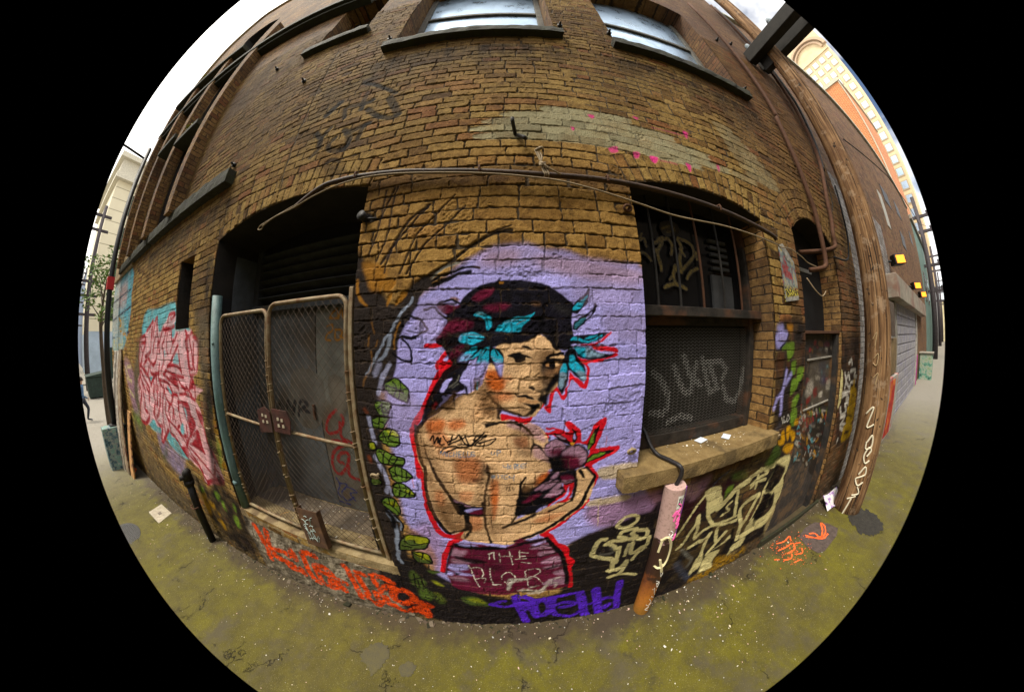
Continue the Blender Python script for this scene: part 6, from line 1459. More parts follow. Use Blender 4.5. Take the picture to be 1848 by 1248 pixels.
P lgr 0 18 0.8 0 1523 1116 1590 1132 1595 1084 1543 1063 1528 1040
P grn3 0 29.2 0.9 0 1981 1203 2186 1282 2163 1211 2050 1154
P pink2 0 30 0.5 0 1188 1268 1310 1292 1288 1232 1228 1198
S slt 10.9 8.1 1 0 1345 1180 1422 1244 1510 1288
#cream_tag
P lav 0 0.3 1 0 341 1390 342 1390 342 1389
S crm 24 4.8 1 0 641 1072 618 1085 634 1114 672 1144 714 1146 751 1129 753 1089 719 1065 676 1056 631 1068
S crm 33.6 5.3 1 0 561 981 529 981 512 956 502 914 494 861 502 835 574 791 640 763 652 724 660 651 652 625
S crm 27.2 5 1 0 652 978 661 1018 704 1028 760 1026 769 1009
S crm 28.4 5.2 1 0 658 977 720 944 767 937 819 913 857 930 853 976 813 996 759 1005 741 982 776 949
S crm 28 5.1 1 0 569 927 598 949 642 944 699 935 769 929
S crm 27.9 5.1 1 0 596 927 634 894 651 857
S crm 30.2 5.5 1 0 671 875 676 785 677 716
S crm 24.8 5.5 1 0 737 886 732 824 730 776
S crm 30.2 5.5 1 0 764 892 764 838 775 785 810 790 840 820 880 830 881 908
S crm 26.5 5.8 1 0 797 710 827 767 875 800
S crm 32.7 6 1 0 632 641 687 632 730 654 755 707 754 654 731 589 693 564 653 553
S crm 23 6.3 1 0 693 564 775 553 875 504
S gry 24.9 14.9 0.6 0 745 875 740 814
S gry 23.7 14.2 0.6 0 619 882 628 832 550 838
#white_and_black_lettering
P crm 0 6.9 1 0 1286 1172 1435 1171 1476 1085 1513 1016 1485 967 1420 931 1370 949 1326 1079
S crm 21.6 5.4 1 0 1131 824 1189 945 1233 1054 1298 1133
S crm 30.2 6 1 0 1177 673 1224 711 1259 817 1290 878 1294 957 1324 824 1333 722 1401 772 1504 796
S crm 30.8 6.2 1 0 1386 934 1432 866 1490 801
S crm 32.8 6.6 1 0 1301 632 1377 658 1453 660 1503 708
S crm 34.4 6.9 1 0 1503 708 1480 590 1484 489 1478 414
S crm 35.8 7.2 1 0 1566 727 1620 563 1703 634 1653 573 1598 499 1561 439
S crm 26.9 6.7 1 0 1509 783 1631 778 1773 776
S crm 27.5 6.9 1 0 1518 790 1632 744 1797 722
S crm 33.3 6.7 1 0 1741 789 1709 928 1678 1067
S crm 56.9 6.3 1 0 1489 956 1573 1015 1649 1076 1759 1098 1809 1111
S crm 42 7 1 0 1805 1122 1898 1141 2004 1148 2163 1132
S crm 27.4 7.8 1 0 2183 1126 2148 1014 2088 929 2086 833 2063 718 2030 626
S crm 46.5 7.8 1 0 1922 450 1902 584 1936 665 1991 802 2028 886
S crm 44.2 7.4 1 0 2022 899 1888 894 1810 849 1811 783 1878 665 1902 584
S crm 28.5 7.1 1 0 1864 1015 1937 1051 2055 1034
S crm 28 7 1 0 1916 1136 1922 1085 1933 992
S crm 40.4 8.1 1 0 2100 904 2274 832 2227 925
S crm 34.2 8.6 1 0 2274 832 2253 737 2262 687
S crm 27.9 7 1 0 1932 1169 2075 1098 1952 1086 1849 1050
S crm 19.4 6.5 1 0 1644 961 1595 928 1638 881 1562 858
P crm 0 12.8 1 0.15 2162 1172 2415 1163 2451 1048 2442 986 2412 930 2495 776 2430 681 2452 575 2434 506 2314 428 2139 441 1998 415 1947 490 2097 524 2074 631 2172 566 2326 601 2368 657 2334 788 2260 859 2346 907 2381 951 2392 1044 2219 1126
P crm 0 11.5 1 0.15 1610 468 1809 515 1788 561 1720 505
P crm 0 12.9 1 0.15 1907 392 2059 413 2050 310 1949 304 1888 251 1885 350
P crm 0 11.2 1 0.15 1450 427 1492 498 1542 369 1530 278 1447 219 1445 349
P crm 0 11.8 1 0.15 1576 432 1720 416 1680 301 1710 199 1580 179 1552 281
P blk 0 12.2 1 0 2178 1138 2352 1045 2380 1069 2326 947 2260 859 2188 862 2114 910
P blk 0 12.7 1 0 2140 858 2296 790 2313 690 2236 637 2146 552 2159 497 2065 587
P blk 0 11.7 1 0 1778 614 1815 622 1865 451 1861 401
P crm 0 12.4 1 0 1995 544 2050 618 2082 616 2097 524 2010 512
S slt 58 29 0.8 0 1241 473 1360 307 1447 190
S gry 33.8 13.5 0.8 0 1239 635 1341 517 1396 453 1377 382
S tea2 11.5 8.7 0.7 0 1127 836 1093 763 1092 638
#mossy_paint
P och3 0 25.8 0.85 0.5 1475 145 1596 171 1718 209 1706 329 1826 296 2043 200 2100 271 2172 193 2062 102 1857 106 1692 57 1573 11
#beige_plaster_patch
P bei 0 29.5 1 0 2462 1158 2726 923 3056 553 2902 472 2767 314 2591 320 2450 254 2378 483 2479 670 2527 867
P brn3 0 34.7 0.8 0 2590 392 2800 408 2977 513 3185 505 3383 123 3108 124 2670 172
P slt2 0 33.2 0.8 0 2667 532 2755 631 3004 572 3108 317 2863 309
S lbl 16.6 8.9 1 0 2768 421 2762 561 2952 395 2977 513
S lbl 17.4 9.3 1 0 2899 345 3097 431
S lbl 17.9 9.6 1 0 2900 438 3263 291
#leaf_mural
P dk 0 34.8 1 0 1921 2278 2460 2287 2446 1900 2481 1493 2473 1282 2364 1221 2088 1209 1980 1491 1922 1857
P lav 0 18.9 1 0 1926 2220 2111 2228 2088 2158 2009 2117 1925 2111
P lav 0 24.8 0.6 0 1939 2279 2034 2280 2030 2228 1936 2228
P och 0 27 0.9 0 2114 2281 2210 2283 2195 2229 2132 2233
P lgr 0 13.1 1 0 2019 2108 2068 2137 2129 2140 2129 2113 2029 2086
P lgr 0 13.5 1 0 2108 2131 2226 2147 2239 2073 2176 2022 2114 2007
P lgr 0 14.1 1 0 2190 1985 2278 1993 2267 1896 2200 1902
P lgr 0 15 1 0 2308 1930 2441 1930 2427 1863 2340 1813
P lgr 0 14.5 1 0 2221 1845 2334 1843 2324 1777 2214 1724
P lgr 0 14.9 1 0 2308 1702 2387 1710 2380 1652 2309 1584 2247 1643
P lgr 0 15.4 1 0 2269 1571 2374 1593 2399 1457 2310 1454
S blk 16 6.4 1 0 2141 2220 2088 2158 1990 2109
P brn2 0 31.5 0.8 0 1927 2060 2050 2072 2042 1933 1967 1922
P brn2 0 33.7 0.8 0 2093 2017 2168 1986 2123 1926
P brn2 0 31.5 0.8 0 1931 1804 1984 1816 1970 1712
P brn2 0 35.7 0.8 0 2189 1699 2253 1700 2239 1596
P brn2 0 37.6 0.8 0 2378 2115 2427 2114 2418 2037 2368 2049
S lav 39.7 19.9 0.8 0 2102 1928 2079 1823 2058 1735 2074 1605
S lav 38.1 19.1 0.8 0 2052 1763 1984 1727 1946 1662
S lav 41.1 20.5 0.8 0 2191 1893 2117 1837
S wht2 11.2 5.6 1 0 2107 1561 2145 1506
S wht2 11.5 5.7 1 0 2146 1564 2163 1513 2203 1515
S wht2 11.6 5.8 1 0 2208 1562 2214 1513
S wht2 11.7 5.9 1 0 2230 1559 2263 1523 2227 1505
S slt 54.9 27.4 0.7 0 2092 1488 2049 1448
P yor2 0 14.3 1 0 2374 1492 2446 1489 2455 1435 2379 1451
P yor2 0 13.1 1 0 2147 1418 2189 1439 2251 1334 2179 1361
P yor2 0 13.7 1 0 2226 1451 2314 1443 2317 1329 2276 1349
P yor2 0 14.5 1 0 2315 1412 2436 1365 2441 1300 2395 1300
P yor2 0 13.2 1 0 2118 1364 2223 1350 2242 1305 2158 1315
P yor2 0 14.5 1 0 2289 1293 2437 1258 2420 1196 2357 1191 2245 1252
P grn3 0 21.9 0.8 0 2017 1208 2078 1324 2189 1287 2214 1185 2126 1124 2007 1148
#white_and_yellow_scrawl
P dk2 0 54.4 0.9 0 3456 2060 4330 2175 4350 1739 4405 1436 4385 976 4140 877 3772 880 3611 1281 3618 1674
P crm 0 17.8 1 0 3417 1855 3525 1859 3648 1761 3684 1588 3667 1432 3520 1377 3407 1359 3425 1495 3470 1615
S wht2 40.6 16.2 1 0 3886 1873 3988 1907 4026 1849
S wht2 39.5 15.8 1 0 3733 1766 3807 1679 3888 1752 3963 1677
S wht2 43.7 17.5 1 0 3989 1770 4220 1764 4180 1697 4309 1670
S wht2 41.3 16.5 1 0 3784 1602 3816 1652 3999 1576 4033 1627 4267 1616
S wht2 40 16 1 0 3710 1545 4016 1532
S wht2 40.3 16.1 1 0 3728 1503 3870 1510 4014 1419 3871 1400
S wht2 40.3 16.1 1 0 3695 1374 3792 1275 3973 1298 3886 1369
S wht2 41.1 16.4 1 0 3758 1253 3961 1229 3890 1186
S wht2 41.8 16.7 1 0 3812 1159 4031 1113 4017 1057 3842 1110 3855 1164
S wht2 41.4 16.6 1 0 3819 971 3816 942
S wht2 42.5 17 1 0 4010 1546 4100 1464
S wht2 41.6 16.6 1 0 3896 1451 4044 1358
S yor3 88.9 26.7 1 0 4211 1608 4186 1524
S yor3 89.3 26.8 1 0 4074 1524 4324 1477 4315 1374 4122 1417
S yor3 90.9 27.3 1 0 4094 1364 4350 1308 4269 1246
S yor3 90.3 27.1 1 0 4087 1278 4353 1201 4300 1104 4095 1174
S yor3 90.6 27.2 1 0 4017 1057 4111 1067 4372 995 4321 912 4055 929 4040 1022
S yor3 86.5 25.9 1 0 4107 1448 4069 1310
#pink_lettering
P gry3 0 64.9 0.75 0 -6582 1392 -5175 2401 -5863 924 -5006 745 -3981 761 -3313 670 -3218 269 -2449 730 -3073 745 -2657 1785 -2570 2455 -2785 2420 -2758 2074 -2816 1456 -2779 898 -3641 492 -4932 507 -6365 735
P teal3 0 24.5 1 0 -5217 2624 -4406 2639 -3567 2643 -3476 2373 -3027 2339 -3018 1750 -3113 1232 -3679 896 -4260 915 -4485 1017 -5131 970 -5679 1134 -5484 1919
P lav3 0 61.9 0.7 0 -4934 1008 -4319 901 -3798 866 -4204 546 -4826 620 -5006 745
P pnk 0 15.4 1 0 -5514 2286 -5398 2315 -5179 2331 -5028 2396 -4839 2438 -4670 2514 -4580 2491 -4425 2536 -4337 2487 -4284 2362 -4172 2359 -4038 2429 -3910 2464 -3827 2531 -3741 2557 -3566 2544 -3539 2466 -3571 2392 -3484 2337 -3185 2341 -3072 2324 -2987 2334 -2943 2280 -2805 2251 -2768 2213 -2839 1949 -2882 1927 -2972 1888 -2970 1821 -2940 1790 -2972 1754 -5916 1460 -5683 1778 -5646 1975 -5643 2148
P pnk 0 15.6 1 0 -5825 1557 -2956 1809 -2987 1684 -2929 1626 -2871 1553 -2864 1431 -2858 1247 -2766 1200 -2716 1091 -2698 999 -2723 902 -3223 721 -3267 850 -3450 900 -3642 934 -3744 1034 -3949 1105 -4145 1075 -4210 1139 -4423 1065 -4754 867 -4660 1089 -4855 1077 -5046 1155 -5441 1011 -5790 964 -6034 993 -5964 1200
P teal3 0 17.8 1 0 -4571 2637 -4145 2621 -3930 2571 -4044 2471 -4178 2418 -4285 2380 -4334 2469 -4385 2534 -4469 2557 -4583 2509
P teal3 0 14.5 1 0 -3627 2387 -3540 2353 -3537 2308 -3621 2265 -3680 2328
P teal3 0 14.1 1 0 -3492 2107 -3441 2085 -3417 1998 -3647 2004
P teal3 0 16.6 1 0 -4037 2123 -3952 2124 -3977 2066 -4045 2065
P teal3 0 20.9 1 0 -4889 1766 -4704 1779 -4720 1740 -4848 1702 -4934 1714
S dred 62.5 20.2 1 0 -5582 2148 -5514 2286 -5178 2321
S dred 67.1 21.7 1 0 -5582 2148 -5677 1974 -5630 1759 -5824 1613 -5849 1466
S dred 63.4 20.5 1 0 -5461 2170 -5358 2087 -5442 1960 -5580 1891
S dred 60.8 19.7 1 0 -5126 2230 -5457 2222
S dred 58.9 19.1 1 0 -5126 2330 -5100 2230 -5302 2088
S dred 53.9 17.4 1 0 -5027 2386 -4794 2445 -4627 2512
S dred 51.7 16.7 1 0 -4692 2301 -4620 2474
S dred 49.4 16 1 0 -4604 2290 -4498 2495 -4385 2534
S dred 46.8 15.1 1 0 -4381 2516 -4361 2365 -4281 2224 -4253 2112
S dred 54.2 17.5 1 0 -4697 2394 -4738 2227 -4795 2105 -5152 2030
S dred 50.4 16.3 1 0 -4478 2297 -4565 2190 -4617 2098
S dred 48.8 15.8 1 0 -4319 2259 -4370 2102 -4469 1993 -4607 1942
S dred 45 14.5 1 0 -4034 2396 -4169 2299 -4244 2224
S dred 43.7 14.1 1 0 -3901 2390 -3994 2255 -4100 2189 -4050 2032 -4238 1854
S dred 40.3 13 1 0 -4032 2371 -3713 2375 -3571 2392
S dred 39.8 12.9 1 0 -3843 2444 -3795 2529 -3563 2528
S dred 38.8 12.6 1 0 -3733 2517 -3695 2468 -3562 2521
S dred 38.2 12.4 1 0 -3681 2343 -3651 2219 -3593 2249
S dred 37.8 12.2 1 0 -3457 2314 -3537 2248 -3652 2189 -3718 2111
S dred 41.6 13.4 1 0 -3864 2317 -3897 2189 -3843 2093
S dred 38.9 12.6 1 0 -3431 2188 -3605 2082 -3736 2001 -3903 1947
S dred 35.6 11.5 1 0 -3410 2130 -3378 1999 -3346 1921
S dred 32.2 10.4 1 0 -3185 2334 -3115 2270 -3184 2216 -3122 2119 -3092 2017 -3083 1949 -3059 1875 -3144 1743
S dred 30.7 9.9 1 0 -3049 2269 -2991 2121 -2966 2009
S dred 29.2 9.5 1 0 -2923 2266 -2805 2238 -2792 2124 -2857 1954
S dred 30.2 9.8 1 0 -2924 2201 -2944 2016 -2915 1958
S dred 38.2 12.3 1 0 -3905 1939 -3683 1972 -3462 1967 -3346 1921
S dred 38.1 12.3 1 0 -3980 1902 -3707 1877 -3488 1868 -3287 1867
S dred 43.4 14 1 0 -3982 1894 -4061 1856
S dred 35.3 11.4 1 0 -3495 1845 -3368 1766 -3261 1732
S dred 40.6 13.1 1 0 -4131 1852 -3851 1804 -3630 1766 -3508 1731
S dred 43.4 14.1 1 0 -4343 1768 -4126 1767 -3931 1757 -3826 1709 -3781 1675
S dred 55.7 18 1 0 -5231 1927 -5057 1993 -4907 2007 -4780 1954 -4609 1933
S dred 59.7 19.3 1 0 -5580 1891 -5365 1849 -5174 1787 -4954 1723 -4890 1659
S dred 59.4 19.2 1 0 -5291 1904 -5211 1826 -5024 1787
S dred 64.2 20.8 1 0 -5635 1748 -5561 1656 -5388 1564 -5362 1516
S dred 53 17.2 1 0 -4473 1840 -4720 1740 -4895 1649
S dred 56.8 18.4 1 0 -4935 1900 -5020 1797
S dred 47.4 15.3 1 0 -4283 1956 -4368 1802 -4350 1750 -4200 1675
S dred 52.5 17 1 0 -4834 1923 -4859 1845 -4693 1808 -4353 1847
S dred 60.9 19.7 1 0 -5551 1807 -5365 1713 -5054 1615 -5042 1548
S dred 51.1 16.5 1 0 -4489 1793 -4597 1638 -4578 1595
S dred 52.6 17 1 0 -4683 1724 -4709 1582
P dred 0 13.9 1 0 -3185 2334 -3049 2289 -2986 2327 -2923 2299 -3049 2269 -3115 2215
P dred 0 13.9 1 0 -3183 2258 -3093 2202 -3077 2120 -3033 1986 -2949 1989 -2978 1948 -3083 1949 -3129 2064
P dred 0 13.8 1 0 -3070 1916 -2862 1928 -2993 1887 -2946 1836 -2998 1798 -2940 1790 -3116 1760 -3041 1863
P dred 0 13 1 0 -2964 2267 -2844 2265 -2787 2213 -2883 2227
P dred 0 18.1 1 0 -3999 2386 -3714 2383 -3711 2344 -3997 2353
P dred 0 17.1 1 0 -3873 1940 -3802 1975 -3513 1979 -3417 1939 -3686 1957
P dred 0 17 1 0 -3840 1837 -3545 1857 -3505 1739 -3630 1766
S dred 71.8 21.9 1 0 -5748 1564 -5685 1438 -5964 1200 -6034 993 -5714 977 -5352 1118 -5283 1205
S dred 68.9 21.1 1 0 -5528 1583 -5539 1453 -5474 1358 -5569 1228 -5405 1200
S dred 63.3 19.3 1 0 -5208 1587 -5080 1503 -5163 1372
S dred 57.9 17.7 1 0 -4675 1659 -4791 1534 -4740 1448 -4925 1247
S dred 54.7 16.7 1 0 -4473 1677 -4562 1503 -4680 1387
S dred 54.5 16.7 1 0 -4331 1689 -4449 1462 -4651 1288 -4796 1219
S dred 57.5 17.6 1 0 -4964 1265 -4871 1183 -4681 1121 -4527 1148 -4720 959 -4714 887 -4245 1144
S dred 51.6 15.8 1 0 -4134 1656 -4308 1480 -4432 1221 -4423 1065
S dred 49.3 15.1 1 0 -4132 1502 -4242 1382 -4159 1267 -4158 1160
S dred 46 14.1 1 0 -4153 1705 -4097 1568 -3901 1511 -3765 1644
S dred 47.4 14.5 1 0 -3991 1479 -4070 1407 -4044 1328
S dred 41.7 12.7 1 0 -3839 1636 -3565 1646 -3598 1512
S dred 44.9 13.7 1 0 -3842 1489 -3837 1321
S dred 45.2 13.8 1 0 -3822 1462 -3938 1324
S dred 35.8 10.9 1 0 -3492 1672 -3277 1699 -3122 1686 -3006 1666
S dred 37.3 11.4 1 0 -3597 1578 -3264 1601 -3203 1504 -3169 1422
S dred 41.6 12.7 1 0 -3603 1502 -3610 1378 -3548 1234 -3539 1119
S dred 38.6 11.8 1 0 -3422 1563 -3409 1474 -3322 1333 -3325 1240
S dred 36.8 11.2 1 0 -3248 1418 -3328 1323 -3120 1422
S dred 38.1 11.6 1 0 -3115 1431 -3300 1282 -3546 1108
S dred 36.2 11.1 1 0 -3260 1262 -3067 1344 -3055 1205 -3035 1128
S dred 35.4 10.8 1 0 -3093 1339 -3055 1205
S dred 37.8 11.6 1 0 -3418 1136 -3218 1170 -3035 1128
S dred 32.6 10 1 0 -3001 1567 -2952 1475 -2887 1427 -2860 1281 -2817 1214 -2768 1130
S dred 37.7 11.5 1 0 -3473 1094 -3221 1018 -3042 951 -2934 896
S dred 40.2 12.3 1 0 -3532 971 -3302 900 -3245 816 -3195 760
S dred 34.5 10.5 1 0 -2792 1089 -2914 911
S dred 33.7 10.3 1 0 -2821 1010 -2732 945
S dred 36.2 11.1 1 0 -3195 760 -2933 868 -2739 934
S dred 45.5 13.9 1 0 -4143 1291 -3920 1245 -3653 1165 -3588 1089
S dred 43 13.1 1 0 -3690 1296 -3791 1238 -3638 1188 -3504 1214
S dred 46.5 14.2 1 0 -4185 1122 -3958 1092 -3772 996 -3642 934
S dred 40.5 12.4 1 0 -3554 1096 -3473 1015 -3340 949 -3258 862
S dred 32.6 10 1 0 -2956 1809 -2987 1684
S dred 34.7 10.6 1 0 -3221 1777 -3089 1706
S dred 36.6 11.2 1 0 -3363 1774 -3181 1739
S dred 40.8 12.5 1 0 -3425 1342 -3476 1172 -3571 1073
S dred 45 13.8 1 0 -4041 1685 -3792 1660
P teal3 0 13.6 1 0 -3405 1538 -3256 1558 -3208 1495 -3209 1442 -3330 1414 -3394 1504
P teal3 0 15.2 1 0 -3662 1291 -3535 1352 -3548 1234 -3685 1208
P teal3 0 16.2 1 0 -3988 1719 -3883 1699 -3797 1650 -3905 1648
P dred 0 15.5 1 0 -3413 1582 -3264 1601 -3199 1514 -3110 1441 -3281 1359 -3336 1404 -3333 1512
P dred 0 15.4 1 0 -3093 1339 -3042 1190 -3035 1128 -3246 1126 -3380 1153 -3222 1242
P dred 0 15.4 1 0 -3287 1303 -3125 1412 -3125 1368 -3283 1267
P dred 0 13.7 1 0 -3022 1573 -2871 1553 -2878 1445 -2957 1466
P dred 0 13.5 1 0 -2851 1223 -2749 1195 -2700 1087 -2747 1101 -2811 1155
P dred 0 15.3 1 0 -3204 747 -2739 934 -2737 852 -3059 772 -3214 703
P dred 0 18.3 1 0 -3818 1017 -3571 1073 -3565 963 -3693 942
P lgr 0 31.9 0.8 0 -2668 1690 -2607 1697 -2579 1618 -2640 1609
P lgr 0 35.8 0.7 0 -2808 1300 -2746 1305 -2772 1257 -2817 1248
P lgr 0 42.1 0.6 0 -2600 1367 -2546 1298 -2613 1084 -2697 1061 -2668 1205
S och4 53 15.1 0.8 0 -2540 1623 -2509 1657 -2447 1679 -2457 1605
S och4 54.6 15.6 0.8 0 -2600 1523 -2409 1553
S och4 56.3 16.1 0.8 0 -2598 1446 -2497 1433
S och4 56.2 16.1 0.8 0 -2539 1347 -2479 1328
S och4 58.6 16.7 0.8 0 -2601 1104 -2459 1148
P grn3 0 67 0.7 0 -5000 593 -4581 868 -4609 741 -4803 618
P lgr 0 150.1 0.7 0 -6849 969 -6454 1029 -6547 847 -6952 777
P gry4 0 136.5 0.7 0 -6237 1520 -5825 1557 -6005 1195 -6216 875 -6903 510 -6687 870
#yellow_and_green_scrawl
P gry3 0 39.6 0.75 0 -2913 2479 -2632 2517 -2530 2266 -2603 1790 -2684 1782 -2787 2073
P dk 0 42.9 0.6 0 -3136 2823 -2705 2995 -2586 2552 -2945 2481
P blk2 0 56.6 0.95 0 -2684 1782 -2500 1800 -2653 1273 -2659 813 -2449 730 -2476 494 -2550 98 -2966 -61 -3394 35 -3583 360 -3519 605 -3073 745
P blk3 0 29.3 0.8 0 -2544 2454 -2436 2538 -2442 2082 -2539 1503 -2525 1797
P blk3 0 31.1 0.7 0 -2712 2917 -2557 2941 -2469 2449 -2596 2457
P lgr 0 36.6 1 0.3 -3536 573 -3448 617 -3419 587 -3475 536 -3530 534
P lgr 0 32 1 0.3 -3093 655 -3028 684 -2974 657 -3074 577
P lgr 0 31.5 1 0.3 -2987 576 -2932 596 -2933 495 -2974 496
P lgr 0 28.9 1 0.3 -2685 654 -2649 652 -2690 571 -2712 592
P lgr 0 30.6 1 0.3 -2808 449 -2710 502 -2724 371 -2808 336
P och3 0 37.6 1 0.3 -3593 454 -3469 521 -3407 534 -3476 444 -3568 395
P och3 0 36.2 1 0.3 -3418 432 -3327 464 -3251 458 -3276 383 -3347 373
P och3 0 35.3 1 0.3 -3234 357 -3176 355 -3223 311
P och3 0 36.5 1 0.3 -3345 211 -3190 256 -3176 157 -3249 117 -3260 201
P och3 0 38.4 1 0.3 -3568 395 -3431 393 -3469 258 -3581 224
#grime_patch
P gry3 0 141.2 0.6 0.3 -6005 1987 -5339 2326 -6423 824 -5341 397 -4452 220 -3951 15 -4569 -139 -5959 -185 -7159 249
#orange_lettering
P wht3 0 52.1 0.5 0.5 -2562 432 -2368 486 -2131 504 -2016 473 -1860 436 -1826 334 -1931 294 -2092 332 -2276 283 -2406 241 -2519 314
S org 82.9 13.8 1 0.45 -2372 517 -2335 451 -2335 343 -2318 263 -2341 134
S org 78.3 13 1 0.45 -2188 544 -2203 482 -2239 402 -2290 294
S org 63.4 13.6 1 0.45 -2321 349 -2222 307 -2221 237
S org 65.4 12.3 1 0.45 -2149 332 -2024 354 -1959 341 -1904 416 -1881 393 -1903 316
S org 80.1 13.3 1 0.45 -2235 213 -2124 202 -2007 213 -1962 180
S org 71.1 13.3 1 0.45 -2118 178 -2064 139 -1934 166
S org 65 10.8 1 0.45 -1726 478 -1653 502 -1591 489
S org 70 11.7 1 0.45 -1750 444 -1764 346 -1776 234
S org 68.1 12.8 1 0.45 -1878 194 -1875 130
S org 75 12.5 1 0.45 -1777 197 -1754 143 -1705 110
S org 66.3 11.1 1 0.45 -1645 349 -1571 383 -1513 366 -1479 295
S org 63.5 11.9 1 0.45 -1655 327 -1657 219 -1646 140 -1596 97 -1500 135
S org 59.3 11.1 1 0.45 -1613 303 -1549 298 -1483 302
P wht3 0 27.7 0.7 0.5 -1421 364 -1346 470 -1282 462 -1290 378 -1309 292 -1378 292
S org 67.6 11.3 1 0.45 -1480 307 -1545 148 -1458 239 -1404 257 -1365 251
S org 70 11.7 1 0.45 -1546 113 -1456 183 -1410 130
S org 61.4 10.2 1 0.45 -1280 512 -1256 473 -1257 392 -1256 316 -1250 223 -1251 102
S org 60.9 10.2 1 0.45 -1185 430 -1174 368 -1160 295 -1166 194
S org 50.2 9.4 1 0.45 -1174 492 -1134 487 -1107 476
S org 58.5 11 1 0.45 -1188 158 -1154 94 -1114 49
S org 59.6 8.9 1 0.45 -1030 500 -975 520 -923 504 -875 470
S org 62.1 9.3 1 0.45 -1027 443 -1016 379 -1000 346 -933 396 -884 399
S org 62.1 10.4 1 0.45 -1074 251 -1073 184 -1061 136
S org 61 10.2 1 0.45 -1016 292 -994 226 -987 159
S org 63.5 9.5 1 0.45 -885 359 -919 265 -889 208 -829 195 -759 256 -739 305 -763 363 -813 385 -867 374
S org 70.5 10.6 1 0.45 -1114 49 -1025 169 -984 134 -929 111 -880 65 -795 88
S org 70.9 9.7 1 0.45 -740 253 -687 245 -637 216
S org 74.3 10.1 1 0.45 -793 99 -702 168 -680 138 -679 41 -718 87
#grey_paint_patch
P gpt 0 7.5 0.9 0 -120 3338 590 3337 1300 3338 1330 3369 1300 3400 590 3401 -120 3400
P gpt 0 7.5 0.9 0 -130 3407 745 3406 1620 3407 1650 3438 1620 3469 745 3470 -130 3469
P gpt 0 7.5 0.9 0 -70 3476 675 3475 1420 3476 1450 3507 1420 3538 675 3539 -70 3538
P gpt 0 7.5 0.9 0 20 3545 570 3544 1120 3545 1150 3576 1120 3607 570 3608 20 3607
P gpt 0 7.5 0.9 0 240 3614 520 3613 800 3614 830 3645 800 3676 520 3677 240 3676
P gpt 0 12.5 0.42 0 1720 3407 2000 3407 2000 3469 1720 3469
P gpt 0 12.5 0.42 0 1950 3476 2400 3476 2400 3538 1950 3538
P gpt 0 12.5 0.42 0 1900 3545 2380 3545 2380 3607 1900 3607
P gpt 0 12.5 0.42 0 1860 3614 2330 3614 2330 3676 1860 3676
P gpt 0 12.5 0.42 0 1820 3682 2250 3682 2250 3744 1820 3744
P gpt 0 12.5 0.42 0 1800 3751 2180 3751 2180 3813 1800 3813
P gpt 0 12.5 0.42 0 1780 3820 2100 3820 2100 3882 1780 3882
P gpt 0 12.5 0.42 0 1760 3889 2020 3889 2020 3951 1760 3951
P gpt 0 12.5 0.42 0 1740 3958 1950 3958 1950 4020 1740 4020
P mag 0 6.3 0.9 0 607 3338 663 3360 660 3312 613 3292
P mag 0 6.6 0.9 0 773 3339 821 3342 792 3288 770 3291
P mag 0 6.9 0.9 0 895 3343 954 3340 922 3284 891 3295
P mag 0 9.1 0.9 0 1280 3707 1332 3703 1294 3631
P mag 0 7.8 0.9 0 1191 3362 1239 3358 1207 3290
P mag 0 9.1 0.9 0 1535 3464 1567 3454 1528 3389
P mag 0 8.1 0.9 0 853 3708 898 3711 881 3681
P mag 0 7.1 0.9 0 518 3637 563 3636 541 3596
P mag 0 6.5 0.9 0 388 3488 408 3480 397 3447
S mag 11.3 11.3 0.4 0 993 3637 1260 3652
S mag 9.7 9.7 0.4 0 967 3325 1102 3326
#faded_scrawl
S slt3 44.7 10.6 0.95 0 -1009 3877 -925 3781 -855 3725 -778 3689 -723 3710
S slt3 58.3 10.8 0.95 0 -843 3942 -783 3832 -733 3722
S slt3 38.9 13 0.95 0 -1163 4297 -1062 4234 -939 4126 -805 3997
S slt3 44.8 12.4 0.95 0 -1203 3994 -1065 3967 -992 3981
S slt3 45.7 10.9 0.95 0 -944 3690 -997 3672 -1082 3658 -1156 3696
S slt3 45.2 10.8 0.95 0 -1128 3657 -1075 3583 -1095 3495 -1172 3497 -1242 3540 -1253 3596 -1226 3640
S slt3 37.5 10.4 0.95 0 -973 3691 -996 3589 -1002 3556
S slt3 42.6 11.8 0.95 0 -1454 3790 -1359 3655 -1372 3571 -1418 3528
S slt3 30.2 10.1 0.95 0 -1221 3400 -1179 3418 -1097 3375
S slt3 44.7 12.4 0.95 0 -1076 4113 -1078 3984 -1070 3902
S slt3 37.8 12.6 0.95 0 -1239 3977 -1207 3855
S slt3 65.2 13.6 0.95 0 -1323 4097 -1374 4040 -1427 3987
S slt3 43.3 12 0.95 0 -1301 3784 -1362 3712 -1374 3625
P slt3 0 115.4 0.5 0 -1635 4468 -1394 4405 -1143 4342 -1067 4223 -1190 4218 -1332 4224 -1351 4075 -1473 4008 -1609 3984 -1629 4227
P slt3 0 38.3 0.5 0 -1212 3374 -1065 3342 -1020 3233 -1161 3260
P slt3 0 89.5 0.45 0 -1616 3881 -1452 3809 -1430 3702 -1529 3668
#blue_mural
P teal4 0 42.7 1 0 -9416 3640 -6861 3601 -6560 3083 -6567 2660 -7344 2142 -9225 2111 -9338 3095
P wht2 0 167.2 0.85 0 -9365 3588 -8434 3628 -8219 2959 -8204 2410 -9204 2391
P pnk3 0 145.6 0.6 0 -8351 3371 -7347 3428 -7147 2975 -8061 2945
P yor3 0 115.1 0.45 0 -8259 2686 -7401 2712 -7208 2421 -7890 2327
P crm 0 95.1 0.8 0 -9046 2345 -7602 2359 -7477 2141 -9067 2112
S slt 44.7 20.9 1 0 -9279 3178 -6728 3186
S slt 43.4 20.3 1 0 -9204 2758 -6580 2856
